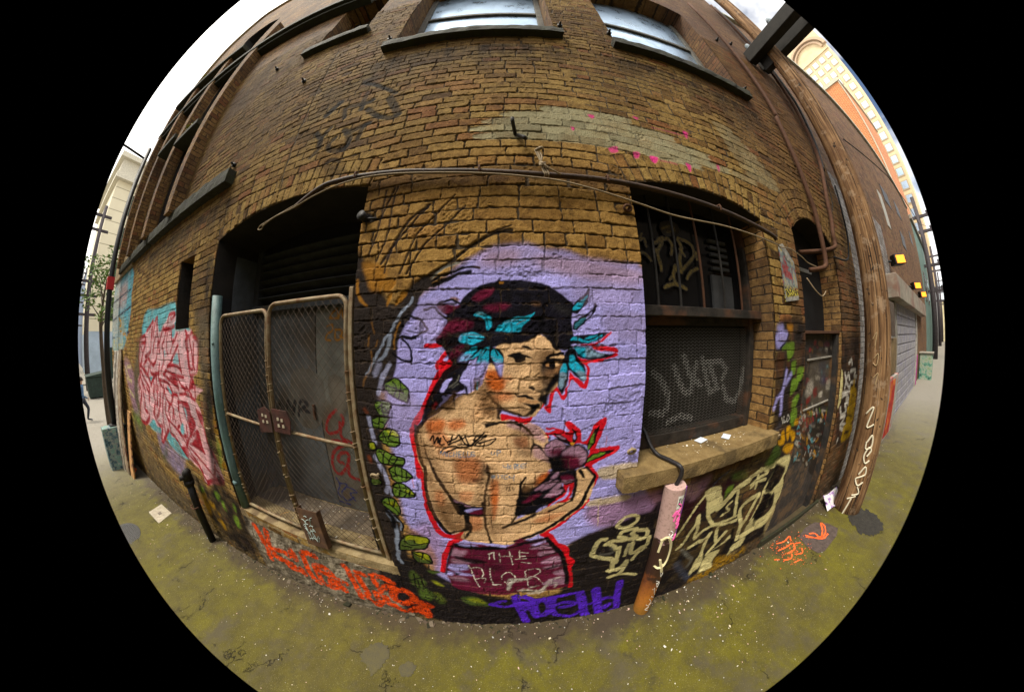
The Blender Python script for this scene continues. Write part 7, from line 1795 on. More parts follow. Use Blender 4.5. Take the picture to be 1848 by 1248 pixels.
S slt 44.4 20.7 1 0 -9448 2352 -6624 2421
S yor2 58.8 29.4 1 0 -8126 2756 -7641 2616 -8061 2522 -7334 2389
S yor2 51.4 25.7 1 0 -7208 2421 -6841 2311
#violet_scrawl
P mau 0 95.9 0.85 0 -7291 1861 -6898 1943 -6258 1714 -6409 1321 -6215 1026 -6659 1024 -6961 1396
S crm 64.6 38.8 0.8 0 -7193 1795 -6821 1612
S crm 62.1 37.3 0.8 0 -7057 1595 -6532 1568
S crm 61.9 37.1 0.8 0 -6961 1396 -6513 1309
S crm 61.2 36.7 0.8 0 -6949 1806 -6504 1827
P lgr 0 118 0.6 0 -6734 945 -6246 1085 -6143 845 -6439 791
#door_scrawl@0.4485
S yor4 16.3 5.1 1 0 -1435 2504 -1346 2473 -1395 2425 -1420 2388
S yor4 15.7 4.9 1 0 -1347 2485 -1326 2396 -1295 2457 -1276 2382 -1230 2465
S yor4 16.3 5.1 1 0 -1411 2388 -1325 2384
S yor4 15.4 4.8 1 0 -1231 2478 -1169 2486
S yor4 16.6 5.2 1 0 -1445 2326 -1392 2337 -1392 2286 -1444 2263 -1463 2225 -1409 2212
S yor4 15.8 5 1 0 -1357 2298 -1290 2284 -1307 2223 -1357 2223 -1357 2286
S yor4 15.4 4.8 1 0 -1307 2247 -1226 2209
S yor4 15.2 4.8 1 0 -1226 2234 -1226 2197
S blk 32.6 9.8 1 0 -2115 1663 -2045 1604 -2004 1674 -1968 1596 -1898 1685 -1949 1565
S blk 30.4 9.1 1 0 -1875 1557 -1823 1692 -1733 1669 -1825 1620 -1722 1607
S blk 34.3 10.3 1 0 -2152 1626 -2114 1544
S red2 27.6 6.6 1 0 -1399 1656 -1490 1586 -1540 1487 -1518 1442 -1412 1472 -1339 1558 -1348 1616
S red2 26.8 6.4 1 0 -1378 1553 -1382 1429 -1330 1405 -1246 1370 -1222 1310
S red2 29.1 7 1 0 -1337 1372 -1493 1283 -1551 1135 -1490 1059 -1387 1149 -1339 1275 -1415 1279 -1473 1202 -1419 1178
S red2 29.3 7 1 0 -1363 1171 -1370 1065 -1227 1040
S red2 28 6.7 1 0 -1491 1382 -1334 1389
S red2 37.4 14 0.8 0 -2970 1185 -2929 1087 -2894 987
S red2 36.5 13.7 0.8 0 -2809 1194 -2983 1055 -2832 1043
S nav 14.1 5.1 1 0 -1544 1011 -1522 941 -1568 853 -1542 801
S nav 13.8 5 1 0 -1516 961 -1436 960 -1523 864
S nav 13.8 5 1 0 -1441 940 -1333 908 -1421 869 -1381 800
S nav 14.2 5.2 1 0 -1529 843 -1488 774 -1390 837
S nav 14.7 5.3 1 0 -1578 751 -1457 741
P gry4 0 40.7 0.5 0 -1424 1901 -1261 1853 -1297 1709 -1386 1612
P brn 0 148.9 0.45 0 -1822 1849 -1618 1831 -1679 1596 -1818 1596
P brn 0 111.1 0.4 0 -1905 391 -1685 483 -1782 335 -1946 279
#window_scrawl@0.2445
S yor5 12.8 5.1 0.85 0 889 2894 868 2845 902 2861 913 2804
S yor5 14.1 5 0.85 0 849 2758 904 2746 937 2705
S yor5 19.6 5.2 0.85 0 983 2836 1054 2857 999 2768 1014 2690 1014 2645
S yor5 17.4 5.2 0.85 0 989 2790 1003 2711 1015 2651
S yor5 18.1 5.4 0.85 0 1060 2887 1015 2863 1102 2887
S yor5 18.5 5.5 0.85 0 1102 2887 1137 2844 1117 2770
S yor5 23.6 5.7 0.85 0 1198 2889 1224 2831 1193 2743 1193 2650
S yor5 19.3 5.8 0.85 0 1208 2903 1327 2870 1333 2784 1247 2702 1185 2649
S yor5 14.4 5.8 0.85 0 1206 2816 1244 2773
S yor5 20.2 5.4 0.85 0 1140 2691 1115 2620 1122 2565
S yor5 18.1 5.4 0.85 0 1117 2632 1170 2694
S yor5 22 5.3 0.85 0 1027 2531 1121 2559 1222 2533
S yor5 19.2 5.8 0.85 0 1240 2608 1286 2659 1357 2690
S yor5 15.2 6.1 0.85 0 1364 2813 1362 2763
S yor5 13.2 5.3 0.85 0 1099 2608 1075 2584
S yor5 14.1 5.6 0.85 0 1074 2957 1152 2988 1191 2963 1112 2938
P gry4 0 29.1 0.4 0 1080 2989 1186 3007 1205 2959 1095 2923
#door_collage@0.0735
P blk 0 13.1 0.738518 0 3173 1364 3289 1353 3332 1288 3214 1301
P mar 0 13.7 0.711081 0 3259 1042 3329 1009 3318 996 3248 1029
P wht2 0 11.8 0.581934 0 3006 1847 3095 1829 3081 1818 2993 1837
P brn2 0 12.3 0.557015 0 2921 1080 3021 1060 3038 1039 2936 1060
P dk2 0 13 0.574918 0 3327 2123 3384 2140 3416 2118 3358 2100
P dred 0 10.6 0.588596 0 2719 1808 2823 1787 2816 1751 2711 1774
P wht2 0 12.6 0.529313 0 2974 935 2992 949 3038 903 3020 889
P wht2 0 12 0.659908 0 3083 1786 3113 1777 3114 1736 3084 1745
P wht2 0 12.3 0.938795 0 3157 1771 3210 1754 3199 1722 3146 1740
P mar 0 12.5 0.669364 0 3178 2099 3303 2107 3322 2094 3195 2086
P blk 0 12.6 0.840081 0 2964 1110 3053 1107 3104 1052 3013 1056
P teal4 0 14.8 0.708282 0 3418 870 3495 850 3522 809 3444 830
P blk 0 13.2 0.593818 0 3235 1388 3310 1372 3318 1344 3243 1361
P blk 0 11.4 0.640603 0 2883 1538 2920 1540 2940 1514 2902 1512
P brn2 0 10.6 0.572688 0 2742 1784 2771 1788 2783 1770 2754 1766
P gry4 0 13.5 0.654725 0 3421 2079 3522 2065 3506 2035 3405 2049
P teal4 0 12.2 0.722104 0 3119 1846 3163 1848 3181 1792 3137 1791
P teal4 0 11.4 0.68622 0 2718 1187 2806 1171 2842 1108 2753 1125
P blk 0 11.1 0.949685 0 2894 1957 2926 1942 2912 1915 2879 1930
P brn2 0 14.7 0.623316 0 3438 978 3523 967 3568 916 3480 928
P dk2 0 13.6 0.782134 0 3359 1537 3405 1532 3427 1478 3381 1484
P dk2 0 11.3 0.726271 0 2867 1556 2897 1561 2920 1535 2889 1529
P wht2 0 12.6 0.663544 0 3245 2074 3317 2053 3291 2017 3218 2038
P wht2 0 11.6 0.930598 0 2817 1327 2885 1320 2917 1268 2849 1275
P mar 0 10.6 0.802239 0 2708 1766 2804 1765 2825 1733 2727 1735
P slt 0 13.2 0.655512 0 3243 1566 3352 1545 3362 1494 3252 1517
P brn2 0 12.6 0.939255 0 2944 977 3056 962 3091 931 2977 947
P blk 0 13.1 0.884235 0 3053 921 3129 914 3163 883 3086 890
P blk 0 10.3 0.76138 0 2645 1838 2724 1835 2735 1807 2656 1811
P dred 0 11.9 0.948208 0 2914 1357 2999 1346 3029 1293 2942 1306
P dk2 0 12 0.783889 0 3042 1899 3134 1903 3152 1882 3059 1879
P mar 0 11.4 0.935591 0 2972 2095 3021 2080 3002 2067 2953 2082
P blk 0 12 0.765574 0 3020 1557 3089 1553 3108 1523 3039 1527
P brn 0 13.2 0.889881 0 3367 1836 3401 1824 3393 1795 3359 1806
P wht2 0 12.5 0.745349 0 3000 1312 3134 1277 3142 1238 3008 1274
P dk2 0 12 0.753764 0 3014 1748 3143 1731 3151 1683 3021 1701
P gry 0 11.8 0.935599 0 2967 1500 3010 1493 3020 1463 2976 1471
P gry4 0 11.5 0.912414 0 2844 1434 2962 1398 2947 1389 2829 1425
P gry 0 11.2 0.722035 0 2818 1528 2927 1508 2937 1470 2827 1491
P gry4 0 12.6 0.616921 0 3155 1562 3233 1537 3232 1487 3154 1512
P brn2 0 13.2 0.918295 0 3047 889 3106 893 3155 850 3095 846
P blk 0 10 0.851768 0 2614 2010 2692 1997 2685 1951 2607 1964
P teal4 0 11 0.516543 0 2655 1196 2716 1198 2749 1167 2688 1165
P brn2 0 13.3 0.733199 0 3271 1512 3389 1494 3399 1467 3281 1485
P wht2 0 14.2 0.740074 0 3319 993 3475 937 3460 926 3305 983
P dred 0 10.9 0.865687 0 2808 1767 2883 1754 2883 1724 2808 1738
P slt 0 9.9 0.745517 0 2605 2019 2674 2003 2660 1967 2591 1984
P slt 0 12.6 0.791989 0 3227 2122 3306 2128 3320 2091 3240 2085
P blk 0 14.2 0.633402 0 3305 1007 3389 996 3437 935 3351 948
P wht2 0 11.1 0.791778 0 2669 1207 2767 1181 2787 1134 2688 1161
P mar 0 11.2 0.742075 0 2838 1599 2874 1608 2908 1563 2871 1554
P blk 0 12 0.856288 0 3026 1642 3062 1629 3063 1586 3027 1599
P dred 0 10.6 0.719011 0 2621 1413 2697 1417 2743 1356 2665 1354
P blk 0 10.2 0.560582 0 2685 2028 2762 2011 2748 1969 2671 1987
P dk2 0 13.4 0.530253 0 3372 1766 3424 1758 3429 1717 3377 1726
P gry4 0 11.8 0.758865 0 3010 1901 3108 1886 3103 1843 3005 1859
P gry4 0 13.9 0.72025 0 3349 1164 3403 1144 3411 1108 3357 1128
P gry4 0 12.2 0.784106 0 3084 1711 3215 1688 3208 1671 3078 1694
P och2 0 13.6 0.606035 0 3341 1493 3446 1467 3449 1425 3343 1452
P brn2 0 11.8 0.831539 0 2818 1163 2929 1150 2977 1090 2863 1103
P blk 0 12.4 0.888523 0 3152 1911 3254 1911 3266 1894 3164 1895
P blk 0 11.7 0.858409 0 2945 1536 3004 1544 3041 1507 2981 1499
P slt 0 12.4 0.857483 0 3199 2090 3234 2106 3262 2087 3226 2071
P dred 0 11 0.781159 0 2663 1307 2772 1273 2774 1239 2665 1274
P brn 0 10.8 0.670162 0 2769 1753 2825 1742 2826 1706 2771 1718
P mar 0 11.8 0.732871 0 2892 1280 2938 1288 2982 1239 2936 1231
P blk 0 12.2 0.583854 0 3026 1430 3139 1395 3130 1366 3016 1403
P brn 0 11.6 0.711584 0 2944 1924 3066 1910 3063 1871 2941 1886
P dk2 0 13.2 0.794013 0 3112 1021 3201 981 3201 945 3112 986
P blk 0 13 0.624844 0 3285 2050 3421 2047 3426 2013 3290 2017
P blk 0 10.8 0.838399 0 2819 1973 2867 1954 2848 1925 2800 1944
P dk2 0 10.3 0.553061 0 2658 1797 2680 1806 2702 1776 2680 1766
P gry 0 11.4 0.821663 0 2808 1382 2902 1351 2906 1307 2811 1339
P slt 0 12.6 0.640328 0 3103 1439 3196 1431 3233 1371 3138 1380
P gry 0 11.1 0.57904 0 2787 1625 2883 1599 2880 1558 2783 1585
P brn2 0 10.1 0.52739 0 2625 1933 2700 1920 2695 1882 2620 1896
P och2 0 12.2 0.75434 0 2954 1191 2975 1206 3022 1158 3001 1143
P brn2 0 13.7 0.524193 0 3207 934 3278 897 3291 839 3220 877
P brn 0 10.2 0.700645 0 2639 1881 2696 1868 2687 1856 2630 1869
P slt 0 13.7 0.681061 0 3297 1301 3441 1282 3467 1254 3321 1275
P blk 0 10.5 0.572871 0 2670 1549 2719 1543 2726 1526 2677 1533
P brn 0 12.4 0.75714 0 3170 2052 3270 2043 3264 2012 3164 2022
P brn2 0 12.1 0.901179 0 3063 1701 3171 1681 3175 1629 3066 1650
P wht2 0 13.4 0.868747 0 3106 853 3142 855 3186 804 3150 803
P brn 0 10.4 0.935496 0 2704 1805 2738 1787 2723 1768 2690 1786
P teal4 0 11.4 0.628708 0 2814 1363 2881 1357 2902 1331 2834 1337
P och2 0 10.4 0.500034 0 2669 1730 2726 1732 2744 1706 2687 1705
P dred 0 13.5 0.794956 0 3398 1765 3451 1746 3431 1734 3378 1753
P brn 0 14 0.752869 0 3213 881 3317 866 3357 827 3252 843
P blk 0 10.9 0.528586 0 2833 1783 2872 1773 2871 1742 2831 1752
P mar 0 12.6 0.69618 0 3070 1192 3109 1168 3097 1155 3057 1180
P gry 0 13.5 0.648667 0 3414 1811 3452 1793 3436 1758 3397 1777
P och2 0 11.8 0.772666 0 3035 2142 3150 2125 3128 2084 3014 2102
P mar 0 10.9 0.642684 0 2698 1437 2790 1417 2799 1386 2706 1406
P blk 0 12.7 0.572264 0 2999 1002 3064 995 3102 951 3035 958
P slt 0 11.8 0.52354 0 2996 1564 3018 1574 3044 1553 3021 1543
P brn 0 11.5 0.708885 0 2705 997 2771 993 2811 947 2744 951
P teal4 0 13 0.608701 0 3271 1883 3336 1889 3359 1852 3293 1847
P gry4 0 10.8 0.722469 0 2751 1754 2862 1754 2891 1706 2779 1707
P brn 0 10.5 0.544424 0 2706 1766 2753 1747 2740 1722 2693 1742
P slt 0 14 0.711566 0 3359 1205 3421 1184 3441 1128 3378 1149
P gry4 0 10.5 0.764005 0 2673 1565 2718 1544 2713 1506 2668 1528
P brn 0 11.1 0.725534 0 2895 1927 2952 1917 2944 1905 2887 1916
P blk 0 12.6 0.811763 0 3141 1470 3220 1460 3245 1408 3166 1418
P slt 0 12.3 0.846482 0 3003 1325 3113 1308 3133 1275 3022 1293
P dk2 0 10.9 0.841826 0 2826 1916 2853 1918 2865 1876 2838 1874
P blk 0 11.6 0.517006 0 2823 1302 2933 1287 2957 1258 2845 1274
P blk 0 13.5 0.832376 0 3410 2015 3480 2024 3503 1995 3432 1986
P teal4 0 11 0.744781 0 2748 1464 2823 1441 2831 1391 2755 1415
P blk 0 10.1 0.593232 0 2605 1714 2658 1713 2669 1694 2616 1696
P dred 0 11.6 0.821868 0 2853 1351 2903 1356 2946 1299 2896 1294
P gry4 0 13.3 0.535072 0 3339 1660 3400 1643 3393 1618 3332 1634
P gry4 0 11.5 0.754652 0 2734 1022 2791 1013 2812 986 2754 996
P och2 0 14.2 0.7683 0 3322 1044 3447 1010 3466 970 3339 1005
P brn 0 11.3 0.513715 0 2924 1872 2960 1864 2960 1816 2924 1825
P gry4 0 11.8 0.546041 0 3024 2007 3116 1991 3100 1973 3009 1989
P och2 0 11.9 0.930745 0 2878 1225 2919 1201 2930 1144 2889 1168
P dred 0 13.1 0.776879 0 3274 1753 3384 1731 3382 1677 3271 1701
P mar 0 14 0.56838 0 3318 1103 3361 1077 3366 1029 3322 1056
P teal4 0 10.8 0.582366 0 2669 1459 2754 1455 2786 1407 2700 1412
P mar 0 13 0.546297 0 3052 1025 3133 1019 3191 949 3108 955
P dred 0 10.6 0.844423 0 2760 2074 2817 2078 2828 2049 2770 2045
P mar 0 13.6 0.559735 0 3382 1802 3469 1813 3505 1797 3416 1786
P dred 0 11.1 0.820558 0 2896 2149 2955 2148 2954 2107 2895 2108
P mar 0 12.6 0.671942 0 3223 2134 3371 2119 3352 2074 3205 2090
P wht2 0 11.6 0.683646 0 2960 1808 3057 1802 3071 1756 2973 1763
P wht2 0 11.5 0.799788 0 2725 1029 2776 1034 2814 1001 2762 996
P och2 0 10.8 0.879727 0 2820 2057 2853 2072 2878 2042 2845 2026
P dk2 0 11.7 0.84466 0 2819 1133 2897 1098 2886 1082 2809 1118
P och2 0 10.1 0.535284 0 2617 1759 2661 1750 2663 1721 2619 1731
P wht2 0 12 0.769255 0 2802 974 2904 946 2913 930 2811 958
P och2 0 12.5 0.695613 0 3016 1093 3040 1098 3067 1071 3043 1066
P blk 0 13.7 0.689734 0 3328 1383 3449 1342 3440 1300 3319 1342
P blk 0 13.6 0.949573 0 3251 1199 3371 1191 3417 1146 3295 1156
P blk 0 14.1 0.947378 0 3358 1149 3411 1134 3438 1075 3384 1091
P slt 0 11.3 0.785018 0 2920 1898 2974 1886 2968 1856 2914 1868
P brn 0 13.5 0.898397 0 3234 1164 3285 1133 3284 1087 3233 1119
P dk2 0 10 0.710671 0 2600 1947 2691 1944 2701 1896 2610 1900
P blk 0 11.2 0.620014 0 2867 2044 2951 2052 2968 2040 2884 2032
P blk 0 12 0.815902 0 2885 1240 2988 1218 2999 1196 2896 1219
P brn2 0 10.2 0.746405 0 2679 2052 2758 2044 2753 2019 2674 2028
P blk 0 13.3 0.829152 0 3279 1578 3435 1537 3410 1522 3256 1563
P brn 0 11.5 0.60459 0 2953 1975 3049 1980 3065 1967 2968 1963
P dred 0 11.3 0.67347 0 2790 1327 2847 1305 2857 1256 2799 1279
P blk 0 10.2 0.907779 0 2620 1771 2666 1771 2679 1742 2633 1742
P brn 0 11.2 0.635798 0 2795 1498 2875 1480 2885 1442 2804 1460
P och2 0 13.4 0.77867 0 3393 1918 3434 1925 3455 1891 3413 1885
P brn2 0 11.6 0.657935 0 2974 2029 3084 2021 3081 1994 2971 2003
P blk 0 12.1 0.552595 0 3042 1553 3097 1528 3085 1498 3029 1524
P dk2 0 12.3 0.833521 0 2922 1076 2983 1060 3013 1001 2951 1018
S gry4 16.9 9 1 0 3299 1290 3262 1275 3368 1261
S wht2 17.2 10.2 1 0 3546 828 3457 891 3634 789
S wht2 18.7 6.7 1 0 2625 1553 2658 1538 2574 1563
S teal4 22.7 8.1 1 0 3050 1249 3033 1219 2984 1294
S wht2 22.8 7.5 1 0 2747 1158 2729 1161 2788 1113
S yor2 14.6 9.4 1 0 3326 834 3367 842 3275 890
S teal4 20.7 8.6 1 0 3110 1022 3050 1060 3117 972
S yor2 26.4 7.1 1 0 2674 1441 2697 1441 2689 1441
S blk 27.4 9.2 1 0 3375 1316 3378 1310 3468 1325
S red2 28.7 7.9 1 0 2995 1345 2952 1372 2961 1342
S red2 11.5 7.6 1 0 2846 1383 2816 1399 2918 1383
S wht2 13.6 8.8 1 0 3193 1083 3241 1084 3150 1075
S wht2 28.7 9 1 0 3195 944 3194 971 3205 909
S wht2 18.2 9 1 0 3304 1389 3272 1407 3424 1370
S wht2 25.1 7 1 0 2647 1520 2701 1484 2653 1544
S wht2 27.2 7.5 1 0 2802 1299 2820 1285 2841 1300
S teal4 10.7 7.1 1 0 2683 1354 2713 1374 2690 1380
S teal4 14 9.1 1 0 3202 848 3176 860 3256 871
S blk 23.3 10.5 1 0 3623 801 3694 744 3638 757
S wht2 25.3 7.5 1 0 2754 1246 2774 1255 2793 1206
S blk 24.3 7.8 1 0 2863 1159 2835 1167 2929 1127
S gry4 26.2 7.2 1 0 2749 1466 2792 1462 2720 1485
S yor2 25.6 9.1 1 0 3272 1055 3328 1069 3311 1076
S yor2 23 7.7 1 0 2849 1194 2865 1186 2801 1239
S wht2 20.6 8.3 1 0 3038 1152 3125 1099 3013 1166
S teal4 15.4 7.8 1 0 2819 1026 2821 1004 2790 1054
S teal4 28 7.8 1 0 2761 997 2759 970 2800 986
S yor2 33 9.3 1 0 3283 925 3288 938 3366 867
S gry4 10.1 8.1 1 0 3037 1485 3099 1455 3100 1507
S wht2 25.4 8.2 1 0 3027 1180 2972 1217 3058 1152
S teal4 20.4 7.1 1 0 2707 1329 2672 1351 2660 1320
S red2 19.6 9 1 0 3280 1093 3291 1112 3228 1093
S wht2 27.2 9.2 1 0 3334 1100 3254 1137 3407 1109
S wht2 11.8 6.8 1 0 2609 1531 2585 1510 2680 1516
S wht2 23.3 7.2 1 0 2673 1396 2719 1379 2742 1367
S red2 17.2 9.7 1 0 3425 969 3461 964 3484 900
S red2 16.5 7.6 1 0 2832 1130 2772 1165 2771 1145
S teal4 19.3 8.7 1 0 3209 1284 3250 1306 3195 1308
S blk 20.5 9 1 0 3350 1361 3274 1378 3438 1321
S wht2 13.9 9.4 1 0 3297 906 3255 924 3410 836
S wht2 27.1 8.9 1 0 3191 909 3174 939 3166 933
S blk 31.2 9.5 1 0 3331 1015 3410 1024 3397 971
S gry4 17.5 8.9 1 0 3318 1179 3226 1226 3306 1211
S wht2 26.4 7.9 1 0 3013 1493 3007 1464 2951 1526
S red2 15.1 6.9 1 0 2636 1553 2686 1561 2672 1512
S teal4 15.9 9.5 1 0 3454 1216 3448 1222 3535 1219
S wht2 28.6 9 1 0 3293 1271 3283 1305 3338 1272
S blk 15.4 7.5 1 0 2837 1480 2904 1449 2831 1461
S wht2 25.1 7.9 1 0 2998 1428 3070 1402 2948 1432
S yor2 13 8 1 0 2886 1006 2860 1017 2847 995
S wht2 20 7.3 1 0 2827 1391 2773 1410 2820 1415
S yor2 27.9 8.2 1 0 2999 1132 2969 1169 3007 1094
S teal4 21.8 7.3 1 0 2673 1282 2740 1260 2739 1277
S red2 19.9 9.4 1 0 3399 1144 3428 1109 3435 1133
S teal4 31 8.7 1 0 3176 1070 3103 1122 3140 1114
S red2 12.6 8.3 1 0 3034 1024 2950 1073 3025 1014
S wht2 12.6 8.9 1 0 3240 1097 3184 1100 3231 1078
S blk 23.2 7.8 1 0 2937 1489 2964 1450 2963 1488
S wht2 13.8 8.2 1 0 3000 1227 2998 1241 3024 1250
S wht2 17.6 8.4 1 0 3016 967 3025 995 3018 965
P gry4 0 31.7 0.5 0 2815 1961 3498 1931 3619 1479 3492 1485 2917 1524
P slt 0 60.9 0.8 0 3076 1933 3259 1922 3237 1827 3058 1830
P nav 0 62.1 0.8 0 3138 1776 3247 1778 3304 1699 3156 1703
P och2 0 34 0.8 0 3395 1925 3498 1931 3510 1753 3417 1712
P wht2 0 36.5 0.85 0 2790 1755 2893 1766 2932 1671 2857 1613 2730 1652
P wht2 0 10.4 1 0 3113 1613 3215 1624 3236 1560 3129 1563
P wht2 0 16.8 0.6 0 3320 1710 3456 1720 3487 1615 3330 1609
P red2 0 19.4 0.9 0 2932 1671 3025 1683 3064 1608 2991 1583 2946 1624
P red2 0 18.5 1 0 2776 1590 2885 1620 2872 1565 2807 1541
P crm 0 12.6 1 0 3575 1141 3628 1132 3677 997 3603 1008
P blk 0 88.2 0.85 0 2983 1285 3296 1246 3491 1152 3475 1045 3063 1181
P brn 0 77.5 0.8 0 3341 799 3575 761 3875 783 3759 598 3409 692
P brn3 0 55.5 0.7 0 2721 1431 2759 1515 2875 1472 2864 1165
S yor2 34.3 9.5 0.85 0 2876 1477 2916 1435
S dred 24.5 10.4 0.85 0 3102 1410 3148 1365
S lgr 39.8 11.8 0.85 0 3475 1394 3529 1345
S wht2 22.5 9.7 0.85 0 2916 1464 2957 1421
S och2 26.3 11.8 0.85 0 3440 1327 3495 1277
S yor2 23.5 9.8 0.85 0 2963 1456 3005 1413
S dred 38 10.1 0.85 0 3013 1381 3057 1336
S lgr 23.9 10.7 0.85 0 3187 1440 3234 1395
S wht2 27.6 10.3 0.85 0 3097 1446 3142 1401
S och2 20.1 9.9 0.85 0 2977 1367 3021 1322
S yor2 27.6 9.3 0.85 0 2821 1500 2860 1459
S dred 38.4 9.6 0.85 0 2875 1377 2917 1333
S lgr 26.6 9.7 0.85 0 2933 1445 2975 1402
S wht2 31.9 9.1 0.85 0 2731 1433 2769 1391
S och2 20.8 9.3 0.85 0 2793 1422 2833 1379
S yor2 41.9 11.8 0.85 0 3437 1311 3492 1260
S dred 45 11.7 0.85 0 3430 1319 3485 1269
S lgr 27.8 9.9 0.85 0 2950 1439 2992 1396
S wht2 31.3 11.2 0.85 0 3300 1382 3351 1335
S och2 35.9 9.8 0.85 0 2904 1366 2946 1322
S yor2 27.7 11.2 0.85 0 3302 1359 3354 1311
S dred 32.1 9.1 0.85 0 2759 1421 2798 1379
S lgr 39.1 11.7 0.85 0 3450 1369 3504 1319
S wht2 31 9.2 0.85 0 2774 1451 2813 1410
S och2 30.9 8.9 0.85 0 2695 1507 2731 1467
S yor2 29 11.7 0.85 0 3439 1356 3493 1306
"""

# ---------------------------------------------------------------- brickwork with real relief on the lower wall (every brick has its own depth, tilt, worn edges)
def arcs(o):
    L = o[1]-o[0]; rad = (L*L/4+o[4]*o[4])/(2*o[4]); return (o[0]+o[1])/2, o[3]+o[4]-rad, rad, math.asin(min(1, L/2/rad))
ARCHES = [(DOOR, 2, .105), (WIN, 2, .105), (DOOR2, 3, .098)]
def brickwork(cv):
    rs = np.random.RandomState(11); Hh = BR_H
    X, Z = np.meshgrid(cv.xs, cv.zs); shp = X.shape
    wx = (vnoise(X, Z, 1.3, 21)-.5)*.030 + (vnoise(X, Z, 7, 22)-.5)*.010 + (vnoise(X, Z, 46, 23)-.5)*.006
    wz = (vnoise(X, Z, .9, 24)-.5)*.022 + (vnoise(X, Z, 5, 25)-.5)*.009 + (vnoise(X, Z, 52, 26)-.5)*.0055
    U = (X+wx).ravel(); V = (Z+wz-BR_PH+.001).ravel(); row = np.floor(V/Hh).astype(int); fz = V-row*Hh
    dz = np.minimum(fz, Hh-fz); dx = np.zeros_like(U); rb = np.zeros_like(U); lx = np.zeros_like(U); off = np.zeros_like(U)
    order = np.argsort(row, kind='stable'); rows, st = np.unique(row[order], return_index=True); st = list(st)+[len(order)]
    for k, r in enumerate(rows):
        ii = order[st[k]:st[k+1]]; head = (r % 7 == 3)
        n = 330 if head else 150; wd = (rs.uniform(.098,.112,n) if head else np.where(rs.rand(n) < .10, rs.uniform(.10,.15,n), rs.uniform(.198,.222,n)))
        J = -9.6-rs.rand()*.2+np.concatenate([[0], np.cumsum(wd)]); j = np.clip(np.searchsorted(J, U[ii])-1, 0, n-1)
        dx[ii] = np.minimum(U[ii]-J[j], J[j+1]-U[ii]); t = rs.rand(n); rb[ii] = t[j]; o_ = rs.normal(0, .0014, n); tl = rs.normal(0, .010, n); tz = rs.normal(0, .016, n)
        off[ii] = o_[j]+tl[j]*(U[ii]-(J[j]+J[j+1])/2)+tz[j]*(fz[ii]-Hh/2)
    arch = np.zeros(U.shape, int)
    Xr, Zr = X.ravel(), Z.ravel()
    for ai, (o, rings, hg) in enumerate(ARCHES):
        cx, cz, rad, a1 = arcs(o); r = np.hypot(Xr+wx.ravel()*.35-cx, Zr+wz.ravel()*.35-cz); a = np.arctan2(Xr+wx.ravel()*.35-cx, Zr-cz)
        inn = (np.abs(a) < a1*1.02) & (r > rad-.01) & (r < rad+rings*hg) & (Zr > o[3]-.05)
        q = np.floor((r-rad)/hg).astype(int); fr_ = (r-rad)-q*hg; n = max(4, int(round(2*a1*(rad+hg)/.069))); u = (a+a1)/(2*a1)*n; k = np.floor(u).astype(int); fu = (u-k)*(2*a1*(rad+hg)/n)
        T = rs.rand(8, n+4); O = rs.normal(0, .002, (8, n+4)); kk = np.clip(k, 0, n+3); qq = np.clip(q, 0, 7)
        w_ = 2*a1*(rad+hg)/n
        dx[inn] = np.minimum(fu, w_-fu)[inn]; dz[inn] = np.minimum(fr_, hg-fr_)[inn]; rb[inn] = T[qq, kk][inn]; off[inn] = O[qq, kk][inn]; arch[inn] = ai+1
    n60 = vnoise(X, Z, 75, 31).ravel(); n25 = vnoise(X, Z, 24, 32).ravel(); n9 = vnoise(X, Z, 8, 33).ravel(); n150 = vnoise(X, Z, 150, 34).ravel()
    A = np.clip(cv.A.ravel(), 0, 1)
    hj = .0006+.0025*vnoise(X, Z, 3.1, 35).ravel()-A*.0008; vj = .0008+.0028*vnoise(X, Z, 4.3, 36).ravel()-A*.0016
    d = np.minimum(dz-hj, dx-vj) + (n60-.5)*.0055 + (n25-.5)*.004
    chip = np.clip((n25*.55+n9*.45-.66)*9, 0, 1)*np.clip(1-d/.02, 0, 1)       # broken arrises
    b = np.clip((d-chip*.012)/.0038, 0, 1); b = b*b*(3-2*b)
    pointed = np.clip((vnoise(X, Z, 1.7, 37).ravel()-.45)*3, 0, 1)             # joints filled flush in places
    depth = .0078*(1-.55*pointed)*(1-.62*A)
    h = b*depth + b*off + (n60-.5)*.0016 + (n150-.5)*.0013 + (n25-.5)*.0016*b - b*np.clip((n9*.6+n60*.4-.68)*8,0,1)*.004
    cz_, cx_ = np.array(CRACK).T[1], np.array(CRACK).T[0]; dc = np.abs(Xr+(n25-.5)*.012-np.interp(Zr, cz_, cx_)); ck = (Zr > 3.33) & (Zr < 5.3); cm = np.where(ck, np.clip((.011-dc)/.006, 0, 1), 0); h = h*(1-cm); b = b*(1-cm)
    low = np.clip((.34-Zr+.045*Xr)/.25, 0, 1); h = h*(1-low*.5) + low*((n25-.5)*.012+(n60-.5)*.008)   # crumbling foot of the wall
    con = (Xr > -2.55+wx.ravel()*.5) & (Xr < -.79+wx.ravel()*.5) & (Zr < .60); hc = .004+(n9-.5)*.012+(n25-.5)*.010+(n60-.5)*.006; h = np.where(con, hc, h); b = np.where(con, 1., b); rb = np.where(con, 2., rb); arch[con] = 0
    h = np.maximum(h, -.004)
    return h.reshape(shp).astype(np.float32), rb.reshape(shp).astype(np.float32), (1-b).reshape(shp).astype(np.float32), arch.reshape(shp)

